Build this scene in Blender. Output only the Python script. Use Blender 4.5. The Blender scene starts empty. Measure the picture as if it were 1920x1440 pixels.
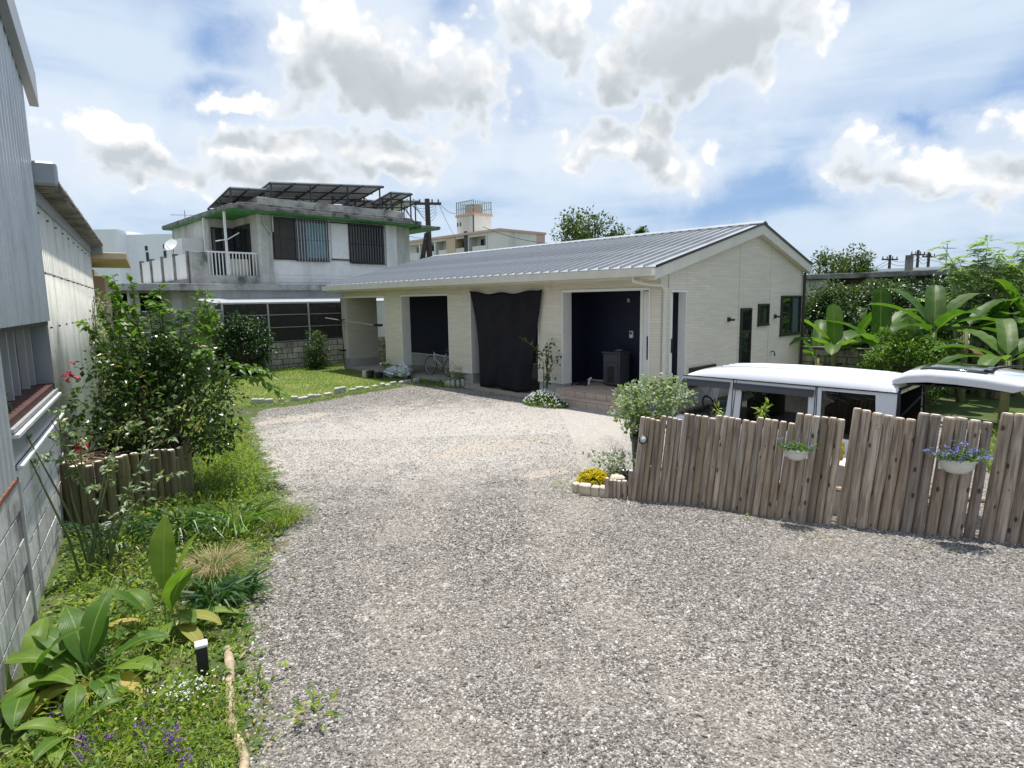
import bpy, math, random
import numpy as np
from mathutils import Vector, Matrix

random.seed(7)
RNG = np.random.default_rng(7)
SC = bpy.context.scene
COL = SC.collection

# ------------------------------------------------------------------ camera
FOC, PITCH, ROLL = 1146.0, math.radians(7.782), math.radians(-0.868)
CAMZ = 2.35
_sp, _cp, _sr, _cr = math.sin(PITCH), math.cos(PITCH), math.sin(ROLL), math.cos(ROLL)
_r = Vector((1, 0, 0)); _u = Vector((0, _sp, _cp)); FW = Vector((0, _cp, -_sp))
CR = _cr * _r + _sr * _u
CU = -_sr * _r + _cr * _u
cam_data = bpy.data.cameras.new('camera')
cam_data.sensor_width = 36.0
cam_data.lens = 36.0 * FOC / 1920.0
cam_data.clip_start = 0.05
cam_data.clip_end = 3000
cam = bpy.data.objects.new('camera', cam_data)
COL.objects.link(cam)
cam.matrix_world = Matrix(((CR.x, CU.x, -FW.x, 0), (CR.y, CU.y, -FW.y, 0), (CR.z, CU.z, -FW.z, CAMZ), (0, 0, 0, 1)))
SC.camera = cam
SC.render.resolution_x, SC.render.resolution_y = 1024, 768

# ------------------------------------------------------------------ light
SUN_EL, SUN_AZ = math.radians(80.5), math.radians(4)      # azimuth from +Y towards +X
sun_data = bpy.data.lights.new('sun', 'SUN')
sun_data.energy = 5.0
sun_data.angle = math.radians(0.53)
sun_data.color = (1.0, 0.955, 0.89)
sun = bpy.data.objects.new('sun', sun_data)
COL.objects.link(sun)
sdir = Vector((math.cos(SUN_EL) * math.sin(SUN_AZ), math.cos(SUN_EL) * math.cos(SUN_AZ), math.sin(SUN_EL)))
sun.rotation_euler = sdir.to_track_quat('Z', 'Y').to_euler()
sun.location = (0, 0, 30)

SC.cycles.max_bounces = 7
SC.cycles.diffuse_bounces = 3
SC.cycles.glossy_bounces = 3
SC.cycles.transmission_bounces = 4
SC.cycles.transparent_max_bounces = 8
vs = SC.view_settings
vs.view_transform = 'Standard'
vs.look = 'None'
vs.exposure = 0.28
vs.gamma = 1.0
vs.use_curve_mapping = False


# ---------------------------------------------------------------- node kit
class NT:
    def __init__(self, tree):
        self.t = tree
        self.n = tree.nodes
        self.l = tree.links

    def add(self, kind, **kw):
        nd = self.n.new(kind)
        for k, v in kw.items():
            setattr(nd, k, v)
        return nd

    def put(self, sock, v):
        if isinstance(v, bpy.types.NodeSocket):
            self.l.new(v, sock)
        elif v is not None:
            if isinstance(v, (tuple, list)) and len(v) == 3 and sock.type == 'RGBA':
                v = (*v, 1.0)
            sock.default_value = v

    def math(self, op, a, b=None, c=None, clamp=False):
        nd = self.add('ShaderNodeMath', operation=op, use_clamp=clamp)
        self.put(nd.inputs[0], a)
        if b is not None: self.put(nd.inputs[1], b)
        if c is not None: self.put(nd.inputs[2], c)
        return nd.outputs[0]

    def vmath(self, op, a, b=None, out=0):
        nd = self.add('ShaderNodeVectorMath', operation=op)
        self.put(nd.inputs[0], a)
        if b is not None: self.put(nd.inputs[1], b)
        return nd.outputs['Value'] if out == 'Value' else nd.outputs[0]

    def mix(self, f, a, b, mode='MIX'):
        nd = self.add('ShaderNodeMix', data_type='RGBA', blend_type=mode)
        self.put(nd.inputs[0], f); self.put(nd.inputs[6], a); self.put(nd.inputs[7], b)
        return nd.outputs[2]

    def ss(self, v, lo, hi, a=0.0, b=1.0):
        nd = self.add('ShaderNodeMapRange', interpolation_type='SMOOTHSTEP')
        self.put(nd.inputs[0], v); self.put(nd.inputs[1], lo); self.put(nd.inputs[2], hi)
        self.put(nd.inputs[3], a); self.put(nd.inputs[4], b)
        return nd.outputs[0]

    def noise(self, vec, scale, detail=4, rough=0.55, dist=0.0, color=False):
        nd = self.add('ShaderNodeTexNoise')
        if vec is not None: self.put(nd.inputs['Vector'], vec)
        nd.inputs['Scale'].default_value = scale
        nd.inputs['Detail'].default_value = detail
        nd.inputs['Roughness'].default_value = rough
        nd.inputs['Distortion'].default_value = dist
        return nd.outputs[1 if color else 0]

    def ramp(self, f, stops, interp='LINEAR'):
        nd = self.add('ShaderNodeValToRGB')
        nd.color_ramp.interpolation = interp
        e = nd.color_ramp.elements
        while len(e) < len(stops): e.new(0.5)
        for k, (p, c) in enumerate(stops):
            e[k].position = p
            e[k].color = (*c, 1.0) if len(c) == 3 else c
        self.put(nd.inputs[0], f)
        return nd.outputs[0]

    def mapping(self, vec, scale=(1, 1, 1), loc=(0, 0, 0), rot=(0, 0, 0)):
        nd = self.add('ShaderNodeMapping')
        self.put(nd.inputs[0], vec)
        nd.inputs[1].default_value = loc; nd.inputs[2].default_value = rot; nd.inputs[3].default_value = scale
        return nd.outputs[0]


# ------------------------------------------------------------------- sky
world = bpy.data.worlds.new('World')
SC.world = world
world.cycles.sampling_method = 'MANUAL'
world.cycles.sample_map_resolution = 512
world.use_nodes = True
W = NT(world.node_tree)
for nd in list(W.n): W.n.remove(nd)
sky = W.add('ShaderNodeTexSky', sky_type='NISHITA')
sky.sun_disc = False
sky.sun_elevation = SUN_EL
sky.sun_rotation = SUN_AZ
sky.altitude = 0
sky.air_density = 1.0
sky.dust_density = 1.0
sky.ozone_density = 2.2
gen = W.add('ShaderNodeTexCoord').outputs['Generated']
sep = W.add('ShaderNodeSeparateXYZ'); W.put(sep.inputs[0], gen)
X, Y, Z = sep.outputs
az = W.math('ARCTAN2', X, Y)
el = W.math('ARCSINE', Z)
comb = W.add('ShaderNodeCombineXYZ'); W.put(comb.inputs[0], az); W.put(comb.inputs[1], el)
# turbulent displacement of the cloud outlines
wn = W.vmath('SUBTRACT', W.noise(gen, 4.5, 2, 0.5, color=True), (0.5, 0.5, 0.5))
wn2 = W.vmath('SUBTRACT', W.noise(gen, 15.0, 5, 0.66, color=True), (0.5, 0.5, 0.5))
warp = W.vmath('ADD', W.vmath('MULTIPLY', wn, (0.12, 0.09, 0)), W.vmath('MULTIPLY', wn2, (0.085, 0.07, 0)))
AE = W.vmath('ADD', comb.outputs[0], warp)
AE2 = W.vmath('ADD', comb.outputs[0], W.vmath('ADD', W.vmath('MULTIPLY', wn, (0.16, 0.12, 0)), W.vmath('MULTIPLY', wn2, (0.06, 0.05, 0))))


def pix_ae(x, y):
    d = FW + (x - 960) / FOC * CR - (y - 720) / FOC * CU
    d.normalize()
    return math.atan2(d.x, d.y), math.asin(d.z)


def blob(vec, x, y, rx, ry, weight=1.0):
    a, e = pix_ae(x, y)
    a1, e1 = pix_ae(x + rx, y); a2, e2 = pix_ae(x, y - ry)
    ra = 1.26 * max(1e-3, math.hypot(a1 - a, e1 - e)); re = 1.28 * max(1e-3, math.hypot(a2 - a, e2 - e))
    nd = W.add('ShaderNodeMapping')
    W.put(nd.inputs[0], vec)
    nd.inputs[3].default_value = (1 / ra, 1 / re, 0)
    nd.inputs[1].default_value = (-a / ra, -e / re, 0)
    L = W.vmath('LENGTH', nd.outputs[0], out='Value')
    return W.math('MULTIPLY_ADD', L, -weight, weight)


def union(lst, k=0.10):
    o = lst[0]
    for q in lst[1:]: o = W.math('SMOOTH_MAX', o, q, k)
    return o


cumulus = [(650, 110, 130, 150), (760, 150, 170, 112), (885, 185, 80, 85), (600, 45, 75, 80), (700, 60, 85, 75),
           (480, 195, 95, 34), (190, 275, 120, 58), (330, 300, 170, 46), (440, 285, 90, 50),
           (600, 285, 110, 58), (735, 305, 125, 55), (520, 330, 130, 45), (1000, 25, 110, 85), (1070, 80, 55, 60),
           (1310, 60, 225, 135), (1170, 120, 85, 85), (1440, 50, 130, 120), (1120, 270, 105, 52), (1250, 295, 105, 62),
           (1225, 225, 70, 45), (1605, 305, 78, 46), (1700, 335, 110, 45), (1810, 342, 165, 58), (1905, 230, 100, 42)]
greys = [(760, 195, 165, 75), (690, 140, 70, 60), (1340, 85, 180, 110), (1290, 180, 110, 45), (240, 310, 150, 28),
         (690, 325, 170, 22), (1640, 340, 90, 22), (1810, 378, 150, 24)]


def cloud_density(P):
    """density of the heaped clouds at direction P = (azimuth, elevation)"""
    w1 = W.vmath('SUBTRACT', W.noise(P, 7.0, 6, 0.62, color=True), (0.5, 0.5, 0.5))
    Q = W.vmath('ADD', P, W.vmath('MULTIPLY', w1, (0.17, 0.13, 0)))
    f = union([blob(Q, *b) for b in cumulus], 0.16)
    vo = W.add('ShaderNodeTexVoronoi', feature='SMOOTH_F1', voronoi_dimensions='2D')
    W.put(vo.inputs['Vector'], W.vmath('ADD', P, W.vmath('MULTIPLY', w1, (0.06, 0.06, 0))))
    vo.inputs['Scale'].default_value = 15; vo.inputs['Detail'].default_value = 2.0; vo.inputs['Roughness'].default_value = 0.62; vo.inputs['Smoothness'].default_value = 0.6
    bil = W.math('SUBTRACT', 0.5, vo.outputs['Distance'])
    return W.math('MULTIPLY_ADD', bil, 0.55, f), bil, f


F1, billow, F0 = cloud_density(comb.outputs[0])
F2, bil2, F02 = cloud_density(W.vmath('ADD', comb.outputs[0], (0.008, 0.045, 0)))
a_cum = W.ss(F1, -0.04, 0.24)
a_soft = W.math('MULTIPLY', W.ss(F0, -0.55, 0.15), 0.6)
# a broken cloud field for the rest of the sky (outside the frame too)
mapc = W.mapping(gen, scale=(1.0, 1.0, 2.6))
field = W.noise(mapc, 2.6, 6, 0.58, 0.2)
front = W.math('MULTIPLY', W.ss(Y, 0.50, 0.72), W.ss(Z, 0.62, 0.42))
a_field = W.math('MULTIPLY', W.ss(field, 0.53, 0.62), W.math('SUBTRACT', 1.0, front))
# high thin veil, streaky
veil = W.noise(W.mapping(gen, scale=(1.0, 0.8, 5.5), rot=(0.15, 0.25, 0.4)), 2.1, 6, 0.58, 0.3)
a_veil = W.ss(veil, 0.32, 0.60, 0.12, 0.86)
lowv = W.ss(Z, 0.20, 0.0, 0.0, 0.50)
left = union([blob(AE2, 130, 110, 330, 230), blob(AE2, 60, 330, 200, 190), blob(AE2, 1620, 130, 300, 130), blob(AE2, 1000, 330, 260, 90), blob(AE2, 1780, 70, 250, 150)])
a_veil = W.math('MAXIMUM', a_veil, W.math('MULTIPLY', W.ss(left, -0.2, 0.6), W.ss(veil, .3, .55, .62, .95)))
a_veil = W.math('MAXIMUM', a_veil, lowv)
gap = union([blob(AE2, 430, 50, 130, 50), blob(AE2, 400, 160, 110, 50), blob(AE2, 975, 160, 50, 75), blob(AE2, 850, 50, 80, 50), blob(AE2, 1420, 365, 230, 50), blob(AE2, 1690, 250, 130, 25)])
a_veil = W.math('MULTIPLY', a_veil, W.ss(gap, -0.1, 0.6, 1.0, 0.22))
G1 = union([blob(AE2, *b_) for b_ in greys], 0.25)
up = W.math('MAXIMUM', W.math('MULTIPLY_ADD', F02, 0.9, W.math('MULTIPLY', bil2, 0.35)), W.math('MULTIPLY_ADD', G1, 0.8, W.math('MULTIPLY_ADD', billow, 0.25, 0.12)))
shade = W.math('MULTIPLY', W.ss(up, -0.15, 0.62), W.ss(F1, 0.08, 0.50))
lit_ = W.mix(W.ss(W.math('MULTIPLY_ADD', W.math('SUBTRACT', F1, F2), 0.6, billow), -0.22, 0.18), (0.86, 0.91, 0.97), (1.08, 1.08, 1.08))
grey_ = W.mix(W.ss(W.math('ADD', bil2, W.math('MULTIPLY', billow, .6)), -0.60, 0.60), (0.60, 0.65, 0.69), (0.53, 0.585, 0.635))
cum_col = W.mix(shade, lit_, grey_)
fld_col = W.mix(W.math('MULTIPLY', W.ss(field, 0.60, 0.75), 0.6), (0.92, 0.95, 1.0), (0.52, 0.57, 0.62))
base = W.vmath('MULTIPLY', sky.outputs[0], (0.105, 0.112, 0.124))
base = W.mix(0.42, base, (0.22, 0.43, 0.84))
c = W.mix(a_veil, base, (0.72, 0.84, 0.975))
c = W.mix(a_field, c, fld_col)
c = W.mix(a_soft, c, (0.84, 0.91, 1.0))
c = W.mix(a_cum, c, cum_col)
# below the horizon: hazy ground tone
c = W.mix(W.ss(Z, -0.02, 0.0, 1.0, 0.0), c, (0.25, 0.26, 0.24))
bg = W.add('ShaderNodeBackground'); W.put(bg.inputs[0], c); bg.inputs[1].default_value = 0.82
wo = W.add('ShaderNodeOutputWorld'); W.put(wo.inputs[0], bg.outputs[0])


# --------------------------------------------------------------- geometry kit
def pz(x, y, z=0.0):
    d = FW + (x - 960) / FOC * CR - (y - 720) / FOC * CU
    t = (z - CAMZ) / d.z
    return Vector((d.x * t, d.y * t, z))


def tag(o, label=None, cat=None, group=None, kind=None):
    if label: o['label'] = label
    if cat: o['category'] = cat
    if group: o['group'] = group
    if kind: o['kind'] = kind
    return o


def thing(name, label, cat, loc=(0, 0, 0), rz=0.0, group=None):
    o = bpy.data.objects.new(name, None)
    COL.objects.link(o)
    o.empty_display_size = 0.2
    o.location = loc
    o.rotation_euler = (0, 0, rz)
    return tag(o, label, cat, group)


def link(name, me, parent=None, loc=None, rot=None):
    o = bpy.data.objects.new(name, me)
    COL.objects.link(o)
    if parent: o.parent = parent
    if loc is not None: o.location = loc
    if rot is not None: o.rotation_euler = rot
    return o


def copy_tree(o, parent=None):
    c = o.copy()
    COL.objects.link(c)
    c.parent = parent
    for ch in list(o.children):
        copy_tree(ch, c)
    return c


def np_mesh(name, V, quads=None, tris=None, smooth=False, mat=None):
    me = bpy.data.meshes.new(name)
    V = np.asarray(V, dtype=np.float32).reshape(-1, 3)
    me.vertices.add(len(V)); me.vertices.foreach_set('co', V.ravel())
    parts = []; starts = []; n = 0
    if quads is not None and len(quads):
        q = np.asarray(quads, dtype=np.int32).reshape(-1, 4); parts.append(q.ravel()); starts.append(np.arange(len(q)) * 4 + n); n += q.size
    if tris is not None and len(tris):
        t = np.asarray(tris, dtype=np.int32).reshape(-1, 3); parts.append(t.ravel()); starts.append(np.arange(len(t)) * 3 + n); n += t.size
    idx = np.concatenate(parts); st = np.concatenate(starts)
    me.loops.add(len(idx)); me.loops.foreach_set('vertex_index', idx)
    me.polygons.add(len(st)); me.polygons.foreach_set('loop_start', st.astype(np.int32))
    me.update(calc_edges=True)
    me.validate()
    me.polygons.foreach_set('use_smooth', np.full(len(me.polygons), smooth))
    if mat: me.materials.append(mat)
    return me


class MB:
    """collects simple shapes and links them as one mesh object"""
    def __init__(self):
        self.v = []; self.f = []; self.m = []; self.cm = 0; self.sm = []; self.s = False

    def _add(self, vs_, fs):
        b = len(self.v)
        self.v.extend([tuple(p) for p in vs_])
        for f in fs:
            self.f.append(tuple(b + i for i in f)); self.m.append(self.cm); self.sm.append(self.s)

    def box(self, x0, y0, z0, x1, y1, z1, c=0.0):
        if x0 > x1: x0, x1 = x1, x0
        if y0 > y1: y0, y1 = y1, y0
        if z0 > z1: z0, z1 = z1, z0
        if c <= 0:
            self._add([(x0, y0, z0), (x1, y0, z0), (x1, y1, z0), (x0, y1, z0), (x0, y0, z1), (x1, y0, z1), (x1, y1, z1), (x0, y1, z1)],
                      [(0, 3, 2, 1), (4, 5, 6, 7), (0, 1, 5, 4), (1, 2, 6, 5), (2, 3, 7, 6), (3, 0, 4, 7)])
        else:
            c = min(c, (x1 - x0) * .45, (y1 - y0) * .45, (z1 - z0) * .45)
            V = []
            for zz, k in ((z0, c), (z0 + c, 0), (z1 - c, 0), (z1, c)):
                e = c
                if k:
                    V += [(x0 + e + k * .4, y0 + k, zz), (x1 - e - k * .4, y0 + k, zz), (x1 - k, y0 + e + k * .4, zz), (x1 - k, y1 - e - k * .4, zz),
                          (x1 - e - k * .4, y1 - k, zz), (x0 + e + k * .4, y1 - k, zz), (x0 + k, y1 - e - k * .4, zz), (x0 + k, y0 + e + k * .4, zz)]
                else:
                    V += [(x0 + e, y0, zz), (x1 - e, y0, zz), (x1, y0 + e, zz), (x1, y1 - e, zz), (x1 - e, y1, zz), (x0 + e, y1, zz), (x0, y1 - e, zz), (x0, y0 + e, zz)]
            F = [tuple(range(7, -1, -1)), tuple(range(24, 32))]
            for L in range(3):
                for i in range(8):
                    j = (i + 1) % 8
                    F.append((L * 8 + i, L * 8 + j, L * 8 + 8 + j, L * 8 + 8 + i))
            self._add(V, F)
        return self

    def cyl(self, p0, p1, r0, r1=None, n=8, cap=True):
        if r1 is None: r1 = r0
        p0 = Vector(p0); p1 = Vector(p1)
        d = (p1 - p0).normalized()
        a = d.orthogonal().normalized(); b = d.cross(a)
        V = []
        for p, r in ((p0, r0), (p1, r1)):
            for i in range(n):
                t = 2 * math.pi * i / n
                V.append(p + a * (r * math.cos(t)) + b * (r * math.sin(t)))
        F = [(i, (i + 1) % n, n + (i + 1) % n, n + i) for i in range(n)]
        if cap:
            F.append(tuple(range(n - 1, -1, -1))); F.append(tuple(range(n, 2 * n)))
        self._add(V, F)
        return self

    def tube(self, pts, radii, n=6):
        pts = [Vector(p) for p in pts]
        if not isinstance(radii, (list, tuple)): radii = [radii] * len(pts)
        V = []
        ref = None
        for k, p in enumerate(pts):
            d = (pts[min(k + 1, len(pts) - 1)] - pts[max(k - 1, 0)])
            if d.length < 1e-9: d = Vector((0, 0, 1))
            d.normalize()
            if ref is None: ref = d.orthogonal().normalized()
            a = (ref - d * ref.dot(d))
            if a.length < 1e-6: a = d.orthogonal()
            a.normalize(); ref = a
            b = d.cross(a)
            for i in range(n):
                t = 2 * math.pi * i / n
                V.append(p + a * (radii[k] * math.cos(t)) + b * (radii[k] * math.sin(t)))
        F = []
        for k in range(len(pts) - 1):
            for i in range(n):
                j = (i + 1) % n
                F.append((k * n + i, k * n + j, (k + 1) * n + j, (k + 1) * n + i))
        F.append(tuple(range(n - 1, -1, -1))); F.append(tuple(range((len(pts) - 1) * n, len(pts) * n)))
        self._add(V, F)
        return self

    def lathe(self, prof, c=(0, 0, 0), n=20):
        V = []; c = Vector(c)
        for r, z in prof:
            for i in range(n):
                t = 2 * math.pi * i / n
                V.append(c + Vector((r * math.cos(t), r * math.sin(t), z)))
        F = []
        for k in range(len(prof) - 1):
            for i in range(n):
                j = (i + 1) % n
                F.append((k * n + i, k * n + j, (k + 1) * n + j, (k + 1) * n + i))
        self._add(V, F)
        return self

    def prism(self, poly, axis, a0, a1):
        """poly in the two other axes, extruded along axis from a0 to a1"""
        def mk(p, a):
            if axis == 'x': return (a, p[0], p[1])
            if axis == 'y': return (p[0], a, p[1])
            return (p[0], p[1], a)
        n = len(poly)
        V = [mk(p, a0) for p in poly] + [mk(p, a1) for p in poly]
        F = [(i, (i + 1) % n, n + (i + 1) % n, n + i) for i in range(n)]
        F.append(tuple(range(n - 1, -1, -1))); F.append(tuple(range(n, 2 * n)))
        self._add(V, F)
        return self

    def quad(self, a, b, c, d):
        self._add([a, b, c, d], [(0, 1, 2, 3)])
        return self

    def mesh(self, name, mats):
        me = bpy.data.meshes.new(name)
        me.from_pydata(self.v, [], self.f)
        if not isinstance(mats, (list, tuple)): mats = [mats]
        for m in mats: me.materials.append(m)
        me.polygons.foreach_set('material_index', self.m)
        me.polygons.foreach_set('use_smooth', self.sm)
        me.update()
        import bmesh
        bm = bmesh.new(); bm.from_mesh(me)
        bmesh.ops.recalc_face_normals(bm, faces=bm.faces)
        bm.to_mesh(me); bm.free()
        return me

    def build(self, name, mats, parent=None, **kw):
        o = link(name, self.mesh(name, mats), parent)
        if kw: tag(o, **kw)
        return o


def boxpart(name, b, mat, parent, c=0.0, **kw):
    return MB().box(*b, c=c).build(name, mat, parent, **kw)


# --------------------------------------------------------------- materials
def new_mat(name):
    m = bpy.data.materials.new(name)
    m.use_nodes = True
    N = NT(m.node_tree)
    for nd in list(N.n): N.n.remove(nd)
    out = N.add('ShaderNodeOutputMaterial')
    p = N.add('ShaderNodeBsdfPrincipled')
    N.l.new(p.outputs[0], out.inputs[0])
    return m, N, p, out


def bump(N, p, h, strength=0.3, dist=0.02):
    b = N.add('ShaderNodeBump')
    b.inputs['Strength'].default_value = strength
    b.inputs['Distance'].default_value = dist
    N.put(b.inputs['Height'], h)
    N.l.new(b.outputs[0], p.inputs['Normal'])


def M(name, col, rough=0.7, metal=0.0, var=0.12, scale=3.0, bstr=0.0, bscale=40.0, spec=0.4, dirt=None, dirt_amt=0.0, dirt_scale=1.5, streak=False, coat=0.0, rnd=0.0):
    m, N, p, out = new_mat(name)
    co = N.add('ShaderNodeTexCoord').outputs['Object']
    n1 = N.noise(co, scale, 6, 0.6)
    dk = tuple(x * (1 - var) for x in col); lt = tuple(min(1, x * (1 + var)) for x in col)
    c = N.mix(N.ss(n1, 0.3, 0.7), dk, lt)
    if dirt:
        v = N.mapping(co, scale=(1, 1, 0.12)) if streak else co
        d = N.noise(v, dirt_scale, 7, 0.66)
        c = N.mix(N.math('MULTIPLY', N.ss(d, 0.46, 0.70), dirt_amt), c, dirt)
        d2 = N.noise(co, dirt_scale * 5, 6, 0.7)
        c = N.mix(N.math('MULTIPLY', N.ss(d2, 0.5, 0.72), dirt_amt * 0.5), c, dirt)
    if rnd:
        oi = N.add('ShaderNodeObjectInfo').outputs['Random']
        c = N.mix(1.0, c, N.ramp(oi, [(0, (1 - rnd,) * 3), (1, (1 + rnd,) * 3)]), 'MULTIPLY')
    N.put(p.inputs['Base Color'], c)
    p.inputs['Roughness'].default_value = rough
    p.inputs['Metallic'].default_value = metal
    p.inputs['Specular IOR Level'].default_value = spec
    if coat: p.inputs['Coat Weight'].default_value = coat
    if bstr:
        bump(N, p, N.noise(co, bscale, 5, 0.6), bstr, 0.01)
    return m


def leaf_mat(name, c1, c2, rough=0.45, trans=0.35, tcol=None, spec=0.45, hole=None, old=None, oldf=0.0):
    m, N, p, out = new_mat(name)
    geo = N.add('ShaderNodeNewGeometry')
    r = geo.outputs['Random Per Island']
    co = N.add('ShaderNodeTexCoord').outputs['Object']
    n = N.noise(co, 2.2, 3, 0.5)
    f = N.math('ADD', N.math('MULTIPLY', r, 0.7), N.math('MULTIPLY', n, 0.3))
    c = N.mix(f, c1, c2)
    if old:
        c = N.mix(N.math('GREATER_THAN', N.math('FRACT', N.math('MULTIPLY', r, 37.7)), 1 - oldf), c, old)
    N.put(p.inputs['Base Color'], c)
    p.inputs['Roughness'].default_value = rough
    p.inputs['Specular IOR Level'].default_value = spec
    t = N.add('ShaderNodeBsdfTranslucent')
    tc = N.mix(1.0, c, tcol or (1.7, 1.9, 0.8), 'MULTIPLY')
    N.put(t.inputs[0], tc)
    mx = N.add('ShaderNodeMixShader'); mx.inputs[0].default_value = trans
    N.l.new(p.outputs[0], mx.inputs[1]); N.l.new(t.outputs[0], mx.inputs[2])
    N.l.new(mx.outputs[0], out.inputs[0])
    return m


def glass_mat(name, tint=(0.05, 0.07, 0.08), clear=0.35, rough=0.03):
    m, N, p, out = new_mat(name)
    g = N.add('ShaderNodeBsdfGlossy'); g.inputs['Roughness'].default_value = rough
    t = N.add('ShaderNodeBsdfTransparent'); t.inputs[0].default_value = (clear, clear, clear, 1)
    d = N.add('ShaderNodeBsdfDiffuse'); d.inputs[0].default_value = (*tint, 1)
    a = N.add('ShaderNodeMixShader'); a.inputs[0].default_value = 0.85
    N.l.new(d.outputs[0], a.inputs[1]); N.l.new(t.outputs[0], a.inputs[2])
    fr = N.add('ShaderNodeFresnel'); fr.inputs[0].default_value = 1.5
    b = N.add('ShaderNodeMixShader'); N.l.new(fr.outputs[0], b.inputs[0])
    N.l.new(a.outputs[0], b.inputs[1]); N.l.new(g.outputs[0], b.inputs[2])
    N.l.new(b.outputs[0], out.inputs[0])
    return m


def siding_mat(name, col, cw=0.15, ch=0.056):
    m, N, p, out = new_mat(name)
    co = N.add('ShaderNodeTexCoord').outputs['Object']
    s = N.add('ShaderNodeSeparateXYZ'); N.put(s.inputs[0], co)
    cb = N.add('ShaderNodeCombineXYZ'); N.put(cb.inputs[0], N.math('ADD', s.outputs[0], s.outputs[1])); N.put(cb.inputs[1], s.outputs[2])
    br = N.add('ShaderNodeTexBrick')
    N.put(br.inputs['Vector'], cb.outputs[0])
    br.inputs['Scale'].default_value = 1.0
    br.inputs['Brick Width'].default_value = cw
    br.inputs['Row Height'].default_value = ch
    br.inputs['Mortar Size'].default_value = 0.004
    br.inputs['Mortar Smooth'].default_value = 0.35
    br.inputs['Color1'].default_value = (*[x * 0.93 for x in col], 1)
    br.inputs['Color2'].default_value = (*[min(1, x * 1.05) for x in col], 1)
    br.inputs['Mortar'].default_value = (*[x * 0.74 for x in col], 1)
    n = N.noise(co, 0.7, 5, 0.6)
    c = N.mix(N.ss(n, 0.35, 0.75, 0, 0.22), br.outputs['Color'], tuple(x * 0.72 for x in col))
    N.put(p.inputs['Base Color'], c)
    p.inputs['Roughness'].default_value = 0.75
    h = N.math('ADD', N.math('MULTIPLY', br.outputs['Fac'], -1.0), N.math('MULTIPLY', N.noise(co, 60, 4), 0.5))
    bump(N, p, h, 0.45, 0.006)
    return m


def block_mat(name, col, dark=(0.06, 0.06, 0.055), amt=0.75, rnd=0.16):
    m, N, p, out = new_mat(name)
    tc = N.add('ShaderNodeTexCoord').outputs['Object']
    pos = N.add('ShaderNodeNewGeometry').outputs['Position']
    oi = N.add('ShaderNodeObjectInfo').outputs['Random']
    n1 = N.noise(pos, 1.4, 7, 0.65)
    n2 = N.noise(N.mapping(pos, scale=(5, 5, 0.5)), 2.4, 6, 0.7)
    c = N.mix(N.ss(N.noise(pos, 14, 5, 0.7), 0.3, 0.7), tuple(x * .8 for x in col), tuple(x * 1.12 for x in col))
    c = N.mix(N.math('MULTIPLY', N.ss(n1, 0.45, 0.68), amt), c, dark)
    c = N.mix(N.math('MULTIPLY', N.ss(n2, 0.50, 0.66), amt * .7), c, dark)
    c = N.mix(1.0, c, N.ramp(oi, [(0, (1 - rnd,) * 3), (1, (1 + rnd,) * 3)]), 'MULTIPLY')
    N.put(p.inputs['Base Color'], c)
    p.inputs['Roughness'].default_value = 0.92
    bump(N, p, N.noise(pos, 70, 5, 0.7), 0.5, 0.01)
    return m


def wood_mat(name, a=(0.25, 0.19, 0.145), b=(0.53, 0.455, 0.375), tint=(0.30, 0.23, 0.14), tint_f=0.06):
    m, N, p, out = new_mat(name)
    tc = N.add('ShaderNodeTexCoord').outputs['Object']
    oi = N.add('ShaderNodeObjectInfo').outputs['Random']
    cx = N.add('ShaderNodeCombineXYZ'); N.put(cx.inputs[0], N.math('MULTIPLY', oi, 31.0)); N.put(cx.inputs[2], N.math('MULTIPLY', oi, 17.0))
    v = N.vmath('ADD', tc, cx.outputs[0])
    grain = N.noise(N.mapping(v, scale=(38, 38, 2.2)), 1.0, 6, 0.65, 0.6)
    big = N.noise(N.mapping(v, scale=(3, 3, 1.2)), 1.0, 4, 0.6)
    c = N.mix(N.ss(grain, 0.32, 0.68), a, b)
    c = N.mix(N.ss(big, 0.45, 0.8, 0, 0.5), c, tuple(x * .55 for x in a))
    vo = N.add('ShaderNodeTexVoronoi'); N.put(vo.inputs['Vector'], N.mapping(v, scale=(9, 9, 4.6))); vo.inputs['Scale'].default_value = 1.0
    knot = N.ss(vo.outputs['Distance'], 0.10, 0.16, 1, 0)
    c = N.mix(N.math('MULTIPLY', knot, 0.8), c, (0.035, 0.024, 0.018))
    c = N.mix(N.math('GREATER_THAN', N.math('FRACT', N.math('MULTIPLY', oi, 13.7)), 1 - tint_f), c, N.mix(0.55, c, tint))
    c = N.mix(1.0, c, N.ramp(N.math('FRACT', N.math('MULTIPLY', oi, 5.3)), [(0, (.62, .62, .65)), (.35, (.90, .84, .76)), (.7, (1.0, .99, 1.0)), (1, (1.25, 1.2, 1.12))]), 'MULTIPLY')
    N.put(p.inputs['Base Color'], c)
    p.inputs['Roughness'].default_value = 0.85
    p.inputs['Specular IOR Level'].default_value = 0.25
    bump(N, p, N.math('SUBTRACT', grain, N.math('MULTIPLY', knot, 0.6)), 0.55, 0.006)
    return m



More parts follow.
